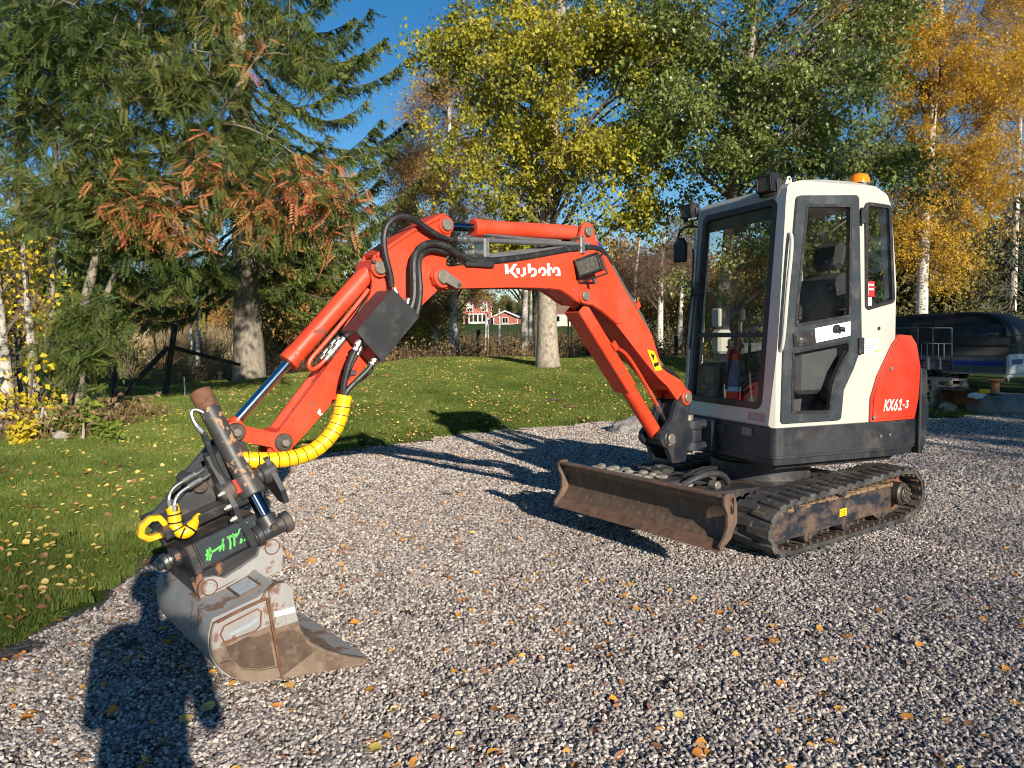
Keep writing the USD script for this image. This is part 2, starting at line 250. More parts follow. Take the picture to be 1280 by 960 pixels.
# ------------------------------------------------------------------ mesh helpers
def cat(ms):
    vs, fs, o = [], [], 0
    for m in ms:
        v, f, _ = meshkit.arrays(m)
        vs.append(v); fs.append(f + o); o += len(v)
    return np.vstack(vs), np.vstack(fs)
def smoothstep(t):
    t = np.clip(t, 0, 1); return t * t * (3 - 2 * t)
def curve(pts, n=24):
    p = np.asarray(pts, float)
    if len(p) == 2: return p[0] + (p[1] - p[0]) * np.linspace(0, 1, n)[:, None]
    t = np.r_[0, np.cumsum(np.linalg.norm(np.diff(p, axis=0), axis=1) ** 0.5)]
    return CubicSpline(t, p)(np.linspace(0, t[-1], n))
def tube(pts, r, sides=8, caps=True):
    p = np.asarray(pts, float); n = len(p)
    r = np.broadcast_to(np.asarray(r, float), (n,))
    t = np.gradient(p, axis=0); t /= np.linalg.norm(t, axis=1, keepdims=True) + 1e-12
    a = np.empty_like(p)
    ref_ = np.array([0, 0, 1.0]) if abs(t[0, 2]) < 0.9 else np.array([1.0, 0, 0])
    a0 = np.cross(t[0], ref_); a0 /= np.linalg.norm(a0)
    for i in range(n):
        a0 = a0 - t[i] * np.dot(a0, t[i]); a0 /= np.linalg.norm(a0) + 1e-12; a[i] = a0
    b = np.cross(t, a)
    ang = np.arange(sides) * 2 * PI / sides
    v = p[:, None] + r[:, None, None] * (np.cos(ang)[None, :, None] * a[:, None] + np.sin(ang)[None, :, None] * b[:, None])
    i, j = np.meshgrid(np.arange(n - 1), np.arange(sides), indexing='ij')
    q = np.stack([i * sides + j, i * sides + (j + 1) % sides, (i + 1) * sides + (j + 1) % sides, (i + 1) * sides + j], -1).reshape(-1, 4)
    f = np.vstack([q[:, [0, 1, 2]], q[:, [0, 2, 3]]])
    v = v.reshape(-1, 3)
    if caps:
        c0, c1 = len(v), len(v) + 1
        v = np.vstack([v, p[:1], p[-1:]])
        j = np.arange(sides)
        f = np.vstack([f, np.stack([np.full(sides, c0), (j + 1) % sides, j], 1), np.stack([np.full(sides, c1), (n - 1) * sides + j, (n - 1) * sides + (j + 1) % sides], 1)])
    return v, f
def cyl(p0, p1, r, n=24, r1=None, ch=0.0):
    p0, p1 = np.asarray(p0, float), np.asarray(p1, float)
    r1 = r if r1 is None else r1
    if ch:
        u = (p1 - p0) / np.linalg.norm(p1 - p0)
        return tube([p0, p0 + u * 1e-4, p0 + u * ch, p1 - u * ch, p1 - u * 1e-4, p1][1:5], [r - ch, r, r1, r1 - ch], n)
    return tube([p0, p1], [r, r1], n)
def box(lo, hi):
    lo, hi = np.minimum(lo, hi), np.maximum(lo, hi)
    m = trimesh.creation.box(np.asarray(hi, float) - lo); m.apply_translation((np.asarray(lo, float) + hi) / 2)
    return np.array(m.vertices), np.array(m.faces)
def rbox(lo, hi, ch=0.01):
    """box with chamfered edges"""
    lo, hi = np.minimum(lo, hi).astype(float), np.maximum(lo, hi).astype(float)
    pts = []
    for sx in (0, 1):
        for sy in (0, 1):
            for sz in (0, 1):
                c = np.where([sx, sy, sz], hi, lo); s = np.where([sx, sy, sz], -1, 1) * ch
                pts += [c + s * [0, 1, 1], c + s * [1, 0, 1], c + s * [1, 1, 0]]
    return manifold3d.Manifold.hull_points(np.array(pts))
def hull(pts): return manifold3d.Manifold.hull_points(np.asarray(pts, float))
def poly2d(pts):
    p = Polygon(pts).buffer(0)
    return max(p.geoms, key=lambda g: g.area) if p.geom_type == 'MultiPolygon' else p
def extrude(poly, h0, h1):
    """manifold: polygon (u,w) extruded between h0 and h1 along +v: returned in axes (u, v, w)"""
    if not hasattr(poly, 'exterior'): poly = poly2d(poly)
    cs = manifold3d.CrossSection([np.array(poly.exterior.coords)[:-1]] + [np.array(i.coords)[:-1] for i in poly.interiors], manifold3d.FillRule.EvenOdd)
    m = manifold3d.Manifold.extrude(cs, abs(h1 - h0)).to_mesh()
    v = np.array(m.vert_properties)[:, :3].astype(float); f = np.array(m.tri_verts)
    w = np.stack([v[:, 0], min(h0, h1) + v[:, 2], v[:, 1]], 1)
    return w, f[:, ::-1]
def man(mesh):
    v, f, _ = meshkit.arrays(mesh)
    return manifold3d.Manifold(manifold3d.Mesh(np.asarray(v, np.float32), np.asarray(f, np.uint32)))
def xform(mesh, R=None, t=None):
    v, f, _ = meshkit.arrays(mesh)
    if R is not None: v = v @ np.asarray(R).T
    if t is not None: v = v + np.asarray(t)
    return v, f
def rot(axis, a):
    return trimesh.transformations.rotation_matrix(a, axis)[:3, :3]
def lathe(profile, axis_p, axis_d, n=32):
    """profile: (r, h) pairs along direction axis_d from axis_p"""
    prof = np.asarray(profile, float); d = np.asarray(axis_d, float); d /= np.linalg.norm(d)
    return tube(np.asarray(axis_p)[None] + prof[:, 1:2] * d[None] + 0.0, np.maximum(prof[:, 0], 1e-4), n) if (np.diff(prof[:, 1]) > 0).all() else _lathe2(prof, np.asarray(axis_p, float), d, n)
def _lathe2(prof, p, d, n):
    ref_ = np.array([0, 0, 1.0]) if abs(d[2]) < 0.9 else np.array([1.0, 0, 0])
    a = np.cross(d, ref_); a /= np.linalg.norm(a); b = np.cross(d, a)
    ang = np.arange(n) * 2 * PI / n
    ring = np.cos(ang)[:, None] * a + np.sin(ang)[:, None] * b
    v = (p + prof[:, 1][:, None, None] * d + prof[:, 0][:, None, None] * ring[None]).reshape(-1, 3)
    i, j = np.meshgrid(np.arange(len(prof) - 1), np.arange(n), indexing='ij')
    q = np.stack([i * n + j, i * n + (j + 1) % n, (i + 1) * n + (j + 1) % n, (i + 1) * n + j], -1).reshape(-1, 4)
    return v, np.vstack([q[:, [0, 1, 2]], q[:, [0, 2, 3]]])
def sphere(c, r, sub=2, sc=(1, 1, 1)):
    m = trimesh.creation.icosphere(sub, r); return np.array(m.vertices) * sc + np.asarray(c), np.array(m.faces)

# ------------------------------------------------------------------ the ground
edge_pts = [(-3.6, -30), (-3.3, -5), (-2.9, 0), (-2.5, 2), (-2.34, 3.3), (-2.32, 3.9), (-2.36, 4.93), (-2.52, 6.5), (-2.58, 7.8), (-2.11, 9.3), (-1.3, 10.0), (-0.47, 10.75), (0.73, 11.4), (1.8, 12.0), (4, 12.1), (6.8, 12.0), (8.7, 12.65), (14, 13.6), (24, 14), (24, -30)]
e2 = np.array(edge_pts[:18]); ec = curve(e2, 260)
ec += np.stack([0.05 * np.sin(ec[:, 1] * 5.1) + 0.03 * np.sin(ec[:, 1] * 13), 0.05 * np.sin(ec[:, 0] * 4.3) + 0.03 * np.sin(ec[:, 0] * 11.7)], 1)
GRAVEL = Polygon(np.vstack([ec, [(24, 14), (24, -30)]])).buffer(0)
shapely.prepare(GRAVEL)
def gdist(x, y):
    p = shapely.points(x, y)
    d = shapely.distance(GRAVEL.exterior, p)
    return np.where(shapely.contains(GRAVEL, p), -d, d)
def land(x, y, d=None):
    x, y = np.asarray(x, float), np.asarray(y, float)
    d = gdist(x, y) if d is None else d
    dd = np.maximum(d, 0)
    A = 0.12 + 0.66 * smoothstep((x + 9.5) / 8.5) * (1 - 0.8 * smoothstep((x - 3.0) / 6.0))
    rise = A * (1 - (1 - np.clip(dd / 7.5, 0, 1)) ** 1.9)
    rise = rise * (1 - smoothstep((y - 18.5) / 9.0)) - 0.25 * smoothstep((y - 19) / 6) * smoothstep((-x - 5) / 4) * (1 - smoothstep((y - 30) / 15))
    lump = 0.035 * np.sin(x * 1.1 + 0.4) * np.sin(y * 0.9) * smoothstep(dd / 2) + 0.02 * np.sin(x * 2.3 + y * 1.7) * smoothstep(dd / 2)
    edge = -0.05 + 0.065 * smoothstep((d + 0.08) / 0.22)
    far = 4.2 * smoothstep((y - 60) / 150) + 16 * smoothstep((y - 215) / 260)
    return edge + rise + lump + far
gx = np.unique(np.r_[np.linspace(-420, -40, 30), np.linspace(-40, -12, 40), np.arange(-12, 14, 0.18), np.linspace(14, 50, 40), np.linspace(50, 420, 30)])
gy = np.unique(np.r_[np.linspace(-60, -2, 20), np.arange(-2, 21, 0.18), np.linspace(21, 60, 50), np.linspace(60, 520, 60)])
X, Y = np.meshgrid(gx, gy)
Z = land(X.ravel(), Y.ravel())
ny, nx = X.shape
i, j = np.meshgrid(np.arange(ny - 1), np.arange(nx - 1), indexing='ij')
q = np.stack([i * nx + j, i * nx + j + 1, (i + 1) * nx + j + 1, (i + 1) * nx + j], -1).reshape(-1, 4)
cx = X.ravel()[q].mean(1); cy = Y.ravel()[q].mean(1)
q = q[~((cx > -1.5) & (cx < 22) & (cy < 8.5) & (cy > -25))]
lawn_v = np.stack([X.ravel(), Y.ravel(), Z], 1)
mat('lawn_soil', {'geo': ('geometry', {}), 'n': ('noise_texture', {'scale': 1.2, 'detail': 8.0, 'roughness': 0.65}), 'n2': ('noise_texture', {'scale': 30.0, 'detail': 5.0}),
                  'r': ('rgb_ramp', {'ramp': [(0.30, (0.030, 0.050, 0.012)), (0.5, (0.052, 0.080, 0.017)), (0.68, (0.085, 0.10, 0.028)), (0.78, (0.13, 0.11, 0.055))]}),
                  'mx': ('mix', {'mix_type': 'multiply', 'fac': 0.6}), 'r2': ('rgb_ramp', {'ramp': [(0.3, (0.4, 0.4, 0.4)), (0.7, (1.3, 1.3, 1.2))]}),
                  'b': ('bump', {'strength': 0.8, 'distance': 0.03}), 'p': ('principled_bsdf', {'roughness': 0.95, 'specular_ior_level': 0.1})},
    [('geo.position', 'n.vector'), ('geo.position', 'n2.vector'), ('n.fac', 'r.fac'), ('n2.fac', 'r2.fac'), ('r.color', 'mx.color1'), ('r2.color', 'mx.color2'), ('mx.color', 'p.base_color'), ('n2.fac', 'b.height'), ('b.normal', 'p.normal')])
part('/World', 'lawn', (lawn_v, q), 'lawn_soil', smooth=True, kind='structure')
STONES = [(0.0, (0.055, 0.049, 0.048)), (0.18, (0.14, 0.123, 0.116)), (0.48, (0.29, 0.256, 0.236)), (0.77, (0.43, 0.38, 0.34)), (0.93, (0.57, 0.50, 0.43)), (1.0, (0.70, 0.64, 0.57))]
mat('gravel_bed', {'geo': ('geometry', {}), 'v': ('voronoi_texture', {'scale': 52.0}), 'vd': ('voronoi_texture', {'scale': 52.0, 'feature': 'distance_to_edge'}), 'bw': ('rgb_to_bw', {}),
                   'r': ('rgb_ramp', {'ramp': [(a_, tuple(0.42 * np.array(b_))) for a_, b_ in STONES]}), 'rd': ('rgb_ramp', {'ramp': [(0.0, (0.25, 0.25, 0.25)), (0.12, (1, 1, 1))]}), 'mx': ('mix', {'mix_type': 'multiply', 'fac': 1.0}),  # bed and cell edges darkened: shade between stones put into the colour
                   'n': ('noise_texture', {'scale': 0.9, 'detail': 5.0}), 'rn': ('rgb_ramp', {'ramp': [(0.35, (0.82, 0.8, 0.78)), (0.65, (1.05, 1.03, 1.0))]}), 'mx2': ('mix', {'mix_type': 'multiply', 'fac': 1.0}),
                   'b': ('bump', {'strength': 0.9, 'distance': 0.012}), 'p': ('principled_bsdf', {'roughness': 0.85, 'specular_ior_level': 0.2})},
    [('geo.position', 'v.vector'), ('geo.position', 'vd.vector'), ('geo.position', 'n.vector'), ('v.color', 'bw.color'), ('bw.val', 'r.fac'), ('vd.distance', 'rd.fac'), ('r.color', 'mx.color1'), ('rd.color', 'mx.color2'),
     ('n.fac', 'rn.fac'), ('mx.color', 'mx2.color1'), ('rn.color', 'mx2.color2'), ('mx2.color', 'p.base_color'), ('vd.distance', 'b.height'), ('b.normal', 'p.normal')])
gv, gf = trimesh.creation.triangulate_polygon(GRAVEL, engine='earcut')
gvv = np.c_[gv, np.zeros(len(gv))]
if np.cross(gvv[gf[0, 1]] - gvv[gf[0, 0]], gvv[gf[0, 2]] - gvv[gf[0, 0]])[2] < 0: gf = gf[:, ::-1]
part('/World', 'gravel_yard', (gvv, gf), 'gravel_bed', smooth=False, kind='structure')

# loose stones of the gravel, in view
RND.add('gravel_stone')
mat('gravel_stone', {'geo': ('geometry', {}), 'at': ('attribute', {'attribute': 'rnd'}), 'r': ('rgb_ramp', {'ramp': STONES}), 'n': ('noise_texture', {'scale': 260.0, 'detail': 3.0}), 
                     'rn': ('rgb_ramp', {'ramp': [(0.3, (0.75, 0.75, 0.76)), (0.7, (1.15, 1.12, 1.1))]}), 'mx': ('mix', {'mix_type': 'multiply', 'fac': 1.0}),
                     'p': ('principled_bsdf', {'roughness': 0.7, 'specular_ior_level': 0.3})},
    [('at.fac', 'r.fac'), ('geo.position', 'n.vector'), ('n.fac', 'rn.fac'), ('r.color', 'mx.color1'), ('rn.color', 'mx.color2'), ('mx.color', 'p.base_color')])
ico = trimesh.creation.icosahedron(); iv, if_ = np.array(ico.vertices), np.array(ico.faces)
def stones(n, half, rmin=0.0042, rmax=0.0098):
    out_v = np.empty((n, 12, 3))
    pos = rng.uniform(-half, half, (n, 2))
    for k in range(n):
        r = rmin + (rmax - rmin) * rng.random() ** 1.6
        sc = r * np.array([1.25, 0.95, 0.72]) * rng.uniform(0.75, 1.25, 3)
        v = iv * (1 + rng.uniform(-0.28, 0.28, (12, 1))) * sc
        R = rot([0, 0, 1], rng.uniform(0, 6.28)) @ rot([1, 0, 0], rng.normal(0, 0.5)) @ rot([0, 1, 0], rng.normal(0, 0.5))
        out_v[k] = v @ R.T + [pos[k, 0], pos[k, 1], r * rng.uniform(0.15, 1.0) + (0.006 if rng.random() < 0.3 else 0.0)]
    f = (if_[None] + 12 * np.arange(n)[:, None, None]).reshape(-1, 3)
    return out_v.reshape(-1, 3), f
def instancer(path, protos, matname, pos, idx, rz, scale=None, quat=None, **kw):
    pi = UsdGeom.PointInstancer.Define(stage, path)
    pp = []
    for k, m in enumerate(protos):
        p = usdkit.mesh(stage, f'{path}/{kw.get("pname", "patch")}' + (f'_{k:03d}' if k else ''), m, M[matname])
        if matname in RND: set_rnd(p, np.asarray(m[0]), np.asarray(m[1]))
        pp.append(p.GetPath())
    pi.CreatePrototypesRel().SetTargets(pp)
    pi.CreatePositionsAttr(Vt.Vec3fArray.FromNumpy(np.asarray(pos, np.float32)))
    pi.CreateProtoIndicesAttr(Vt.IntArray.FromNumpy(np.asarray(idx, np.int32)))
    if quat is None: quat = [(math.cos(a / 2), 0, 0, math.sin(a / 2)) for a in rz]
    pi.CreateOrientationsAttr(Vt.QuathArray([Gf.Quath(*map(float, q_)) for q_ in quat]))
    if scale is not None: pi.CreateScalesAttr(Vt.Vec3fArray.FromNumpy(np.asarray(scale, np.float32)))
    data(pi, kind='stuff', label=kw.get('label'), cat=kw.get('cat'))
    return pi
def in_view(p, margin=60):
    d = p - CAM; z = d @ fw
    u = 640 + F_PX * (d @ rt) / np.maximum(z, 1e-3); w = 480 - F_PX * (d @ upv) / np.maximum(z, 1e-3)
    return (z > 0.2) & (u > -margin) & (u < 1280 + margin) & (w > -margin) & (w < 960 + margin)
hp = 0.25
gxs, gys = np.meshgrid(np.arange(-4, 12, 0.40), np.arange(1.6, 13.6, 0.40))
pp = np.c_[gxs.ravel(), gys.ravel(), np.zeros(gxs.size)]; pp[:, :2] += rng.uniform(-0.06, 0.06, (len(pp), 2))
pp = pp[in_view(pp, 160)]; dd = gdist(pp[:, 0], pp[:, 1]); pp = pp[dd < -0.02 - 0.2 * rng.random(len(pp))]
near = pp[pp[:, 1] < 6.5]; farp = pp[pp[:, 1] >= 6.5]
allp = np.vstack([near, farp])
idx = np.r_[rng.integers(0, 6, len(near)), 6 + rng.integers(0, 3, len(farp))]
protos = [stones(2700, hp) for _ in range(6)] + [stones(1150, hp, 0.0065, 0.0125) for _ in range(3)]
instancer('/World/gravel_stones', protos, 'gravel_stone', allp, idx, rng.uniform(0, 6.28, len(allp)), pname='stone_patch', label='loose grey crushed stones covering the yard', cat='gravel')

# grass blades of the lawn
def blades(n, half, h0, h1):
    p = rng.uniform(-half, half, (n, 2)); h = rng.uniform(h0, h1, n); a = rng.uniform(0, 6.28, n); ln = rng.normal(0, 0.35, (n, 2)) * h[:, None]
    w = rng.uniform(0.0018, 0.0036, n)
    dx, dy = np.cos(a) * w, np.sin(a) * w
    z = np.zeros(n)
    v = np.stack([np.stack([p[:, 0] - dx, p[:, 1] - dy, z - 0.01], 1), np.stack([p[:, 0] + dx, p[:, 1] + dy, z - 0.01], 1),
                  np.stack([p[:, 0] + dx * 0.8 + ln[:, 0] * 0.35, p[:, 1] + dy * 0.8 + ln[:, 1] * 0.35, h * 0.6], 1),
                  np.stack([p[:, 0] - dx * 0.8 + ln[:, 0] * 0.35, p[:, 1] - dy * 0.8 + ln[:, 1] * 0.35, h * 0.6], 1),
                  np.stack([p[:, 0] + ln[:, 0], p[:, 1] + ln[:, 1], h], 1)], 1)
    f = np.array([[0, 1, 2], [0, 2, 3], [3, 2, 4]])
    return v.reshape(-1, 3), (f[None] + 5 * np.arange(n)[:, None, None]).reshape(-1, 3)
sp = 0.30
gxs, gys = np.meshgrid(np.arange(-13, 10, sp), np.arange(1.5, 21, sp))
pp = np.c_[gxs.ravel(), gys.ravel(), np.zeros(gxs.size)]; pp[:, :2] += rng.uniform(-0.08, 0.08, (len(pp), 2))
d = gdist(pp[:, 0], pp[:, 1]); pp[:, 2] = land(pp[:, 0], pp[:, 1], d)
keep = in_view(pp, 100) & (d > 0.01 + 0.10 * rng.random(len(d))); pp, d = pp[keep], d[keep]
e_ = 0.05; nxn = (land(pp[:, 0] + e_, pp[:, 1]) - land(pp[:, 0] - e_, pp[:, 1])) / (2 * e_); nyn = (land(pp[:, 0], pp[:, 1] + e_) - land(pp[:, 0], pp[:, 1] - e_)) / (2 * e_)
quats = []
for k in range(len(pp)):
    a = rng.uniform(0, 6.28); qz = Gf.Quatf(math.cos(a / 2), 0, 0, math.sin(a / 2))
    ax = np.array([nyn[k], -nxn[k], 0]); s = np.linalg.norm(ax) + 1e-9; th = math.atan(s); ax = ax / s * math.sin(th / 2)
    qq = Gf.Quatf(math.cos(th / 2), -0 + ax[0] * 1.0, ax[1], 0) * qz
    quats.append((qq.GetReal(), *qq.GetImaginary()))
nearm = pp[:, 1] < 8
idx = np.where(nearm, rng.integers(0, 4, len(pp)), 4 + rng.integers(0, 3, len(pp)))
scl = np.where(d < 0.3, 0.8, 1.0)[:, None] * rng.uniform(0.8, 1.2, (len(pp), 1)) * np.ones((1, 3)); scl[:, :2] = 1
instancer('/World/lawn_grass', [blades(1500, 0.19, 0.025, 0.055) for _ in range(4)] + [blades(850, 0.19, 0.03, 0.06) for _ in range(3)], 'grass_blade', pp, idx, None, scl, quats, pname='grass_patch', label='short green autumn grass of the lawn', cat='grass')

# fallen leaves
def fallen(kind, size, n=None):
    n = n or {'birch': 7, 'round': 9, 'long': 7}[kind]
    wv = {'birch': 0.72, 'round': 0.95, 'long': 0.42}[kind]
    t = np.linspace(0, 1, n); w = wv * 0.5 * np.sin(PI * t ** 0.8) ** 0.8 * size
    bend = rng.uniform(-0.9, 1.1); cup = rng.uniform(0.05, 0.55)
    xs = (t - 0.5) * size
    zc = 0.22 * size * bend * (4 * (t - 0.5) ** 2 - 0.5) * 0.6
    L = np.stack([xs, w, zc + cup * w], 1); C = np.stack([xs, 0 * w, zc], 1); Rr = np.stack([xs, -w, zc + cup * w * rng.uniform(0.3, 1.3)], 1)
    v = np.vstack([L, C, Rr]); f = []
    for k in range(n - 1):
        for o in (0, n): f += [[o + k, o + n + k, o + n + k + 1], [o + k, o + n + k + 1, o + k + 1]]
    v[:, 2] -= v[:, 2].min()
    return v, np.array(f)
leaf_kinds = []
for kname, kk, sz, mt, lab in (('orange_leaf', 'birch', 0.052, 'fallen_orange', None), ('yellow_leaf', 'round', 0.058, 'fallen_yellow', None), ('brown_leaf', 'long', 0.060, 'fallen_brown', None), ('orange_leaf', 'round', 0.062, 'fallen_orange', None), ('yellow_leaf', 'birch', 0.045, 'fallen_orange', None), ('brown_leaf', 'birch', 0.05, 'fallen_brown', None)):
    cp = class_thing(f'{kname}_{len(leaf_kinds) + 1:03d}'); part(cp, 'blade', fallen(kk, sz), mt, smooth=True); leaf_kinds.append((kname, cp))
def place_leaf(k, x, y, z, label, group, s=1.0):
    R = rot([0, 0, 1], rng.uniform(0, 6.28)) @ rot([1, 0, 0], rng.normal(0, 0.35)) @ rot([0, 1, 0], rng.normal(0, 0.3))
    m = np.eye(4); m[:3, :3] = (R * s).T; m[3, :3] = (x, y, z)
    ref(leaf_kinds[k][1], leaf_kinds[k][0], None, mat4=Gf.Matrix4d(*m.ravel().tolist()), label=label, cat='leaf', group=group)
def sample_ground(n, on_gravel, ymin, ymax):
    out = []
    while len(out) < n:
        px = rng.uniform(-20, 1300, 4000); py = rng.uniform(430, 975, 4000)
        for a, b in zip(px, py):
            dd_ = ray(a, b)
            if dd_[2] > -0.02: continue
            t = (0 - CAM_H) / dd_[2]; p = CAM + dd_ * t
            if ymin < p[1] < ymax: out.append(p)
        pass
    p = np.array(out)[:]
    dd_ = gdist(p[:, 0], p[:, 1])
    p = p[(dd_ < -0.1) if on_gravel else (dd_ > 0.05)]
    return p
gl = sample_ground(4000, True, 2.0, 9.0); gl = gl[np.argsort(gl[:, 1])][:]
foot = Polygon([(0.3, 4.4), (1.7, 3.6), (4.2, 5.6), (3.0, 7.6), (1.4, 6.6)])
gl = gl[~shapely.contains(foot, shapely.points(gl[:, 0], gl[:, 1]))]
gl = gl[rng.permutation(len(gl))]
cnt = {}
glab = {0: ('small curled orange leaf lying loose on the grey gravel', 'orange leaves on the gravel'), 3: ('broad orange leaf lying loose on the grey gravel', 'broad orange leaves on the gravel'), 1: ('round yellow leaf lying loose on the grey gravel', 'yellow leaves on the gravel'),
        4: ('small golden birch leaf lying loose on the grey gravel', 'golden leaves on the gravel'), 2: ('narrow brown leaf lying loose on the grey gravel', 'narrow brown leaves on the gravel'), 5: ('small brown birch leaf lying loose on the grey gravel', 'brown leaves on the gravel')}
for p in gl[:170]:
    k = int(rng.choice([0, 1, 2, 3, 4, 5], p=[0.28, 0.10, 0.16, 0.16, 0.16, 0.14]))
    place_leaf(k, p[0], p[1], 0.012, glab[k][0], glab[k][1], rng.uniform(0.6, 1.1))
sl = sample_ground(6000, False, 3.0, 9.5)
sl = sl[rng.permutation(len(sl))]; sl = sl[sl[:, 0] < -2.3]
llab = {0: ('small curled orange leaf lying in the green grass of the lawn', 'orange leaves on the lawn'), 1: ('round yellow leaf lying in the green grass of the lawn', 'yellow leaves on the lawn'), 2: ('narrow brown leaf lying in the green grass of the lawn', 'brown leaves on the lawn')}
for p in sl[:120]:
    k = int(rng.choice([0, 1, 2], p=[0.35, 0.45, 0.2]))
    place_leaf(k, p[0], p[1], land(p[:1], p[1:2])[0] + 0.035, llab[k][0], llab[k][1], rng.uniform(0.5, 0.95))
def litter(name, pts, zoff, matn, smin, smax, label):
    base = [fallen(k, 1.0, 4) for k in ('birch', 'round', 'long', 'birch', 'round')]
    vs, fs, o = [], [], 0
    for p in pts:
        v, f = base[rng.integers(0, 5)]
        R = rot([0, 0, 1], rng.uniform(0, 6.28)) @ rot([1, 0, 0], rng.normal(0, 0.4)) @ rot([0, 1, 0], rng.normal(0, 0.3))
        vs.append((v * rng.uniform(smin, smax)) @ R.T + [p[0], p[1], p[2] + zoff]); fs.append(f + o); o += len(v)
    part('/World', name, (np.vstack(vs), np.vstack(fs)), matn, smooth=False, kind='stuff', label=label, cat='leaves')
def scatter(n, x0, x1, y0, y1, gravel, thin=None):
    p = np.c_[rng.uniform(x0, x1, 2 * n), rng.uniform(y0, y1, 2 * n), np.zeros(2 * n)]
    w_ = meshkit.fbm(p * [0.9, 0.9, 1] + 2.2, 4); p = p[rng.random(2 * n) < np.clip((w_ - 0.30) * 2.4, 0.4 if gravel else 0.06, 1)]
    dd_ = gdist(p[:, 0], p[:, 1]); m_ = (dd_ < -0.05) if gravel else (dd_ > 0.0)
    p, dd_ = p[m_], dd_[m_]; p[:, 2] = 0.0 if gravel else land(p[:, 0], p[:, 1], dd_)
    return p[in_view(p, 40)]
litter('lawn_leaf_litter', scatter(26000, -13, 9, 3, 20, False), 0.038, 'fallen_yellow', 0.025, 0.050, 'scattered pale yellow fallen leaves over the lawn')
litter('brown_leaf_litter', scatter(9000, -13, 9, 3, 20, False), 0.03, 'fallen_brown', 0.04, 0.07, 'scattered brown fallen leaves over the lawn')
gp_ = scatter(12000, -3, 9, 2.2, 12.5, True)
gp_ = gp_[(rng.random(len(gp_)) < np.where((gp_[:, 0] < 1.5) & (gp_[:, 1] > 3.2), 1.0, 0.35)) & ~shapely.contains(foot, shapely.points(gp_[:, 0], gp_[:, 1]))]
litter('gravel_leaf_litter', gp_[:len(gp_) // 2], 0.012, 'fallen_orange', 0.022, 0.048, 'scattered small orange leaf scraps over the gravel')
litter('gravel_brown_litter', gp_[len(gp_) // 2:], 0.012, 'fallen_brown', 0.015, 0.04, 'scattered small brown leaf scraps over the gravel')

# ------------------------------------------------------------------ the excavator
MX, MY, MH, SWING, BOOM_H = 1.8674, 5.6278, 3.7657, -0.2647, math.radians(219.5)
EX = empty('excavator', (MX, MY, 0), MH, label='orange and white mini excavator with its bucket resting on the gravel', cat='excavator')
def frame(a, t=(0, 0, 0)):
    m = np.eye(4); m[:3, :3] = rot([0, 0, 1], a); m[:3, 3] = t; return m
UP = frame(SWING)                                              # upper structure
post = UP[:3, :3] @ np.array([0.62, -0.03, 0])
BM = frame(BOOM_H - MH, post)                                  # boom plane: s forward, y left, z up
def bpart(par, name, mesh, m, **k): return part(par, name, mesh, m, BM, **k)
def upart(par, name, mesh, m, **k): return part(par, name, mesh, m, UP, **k)

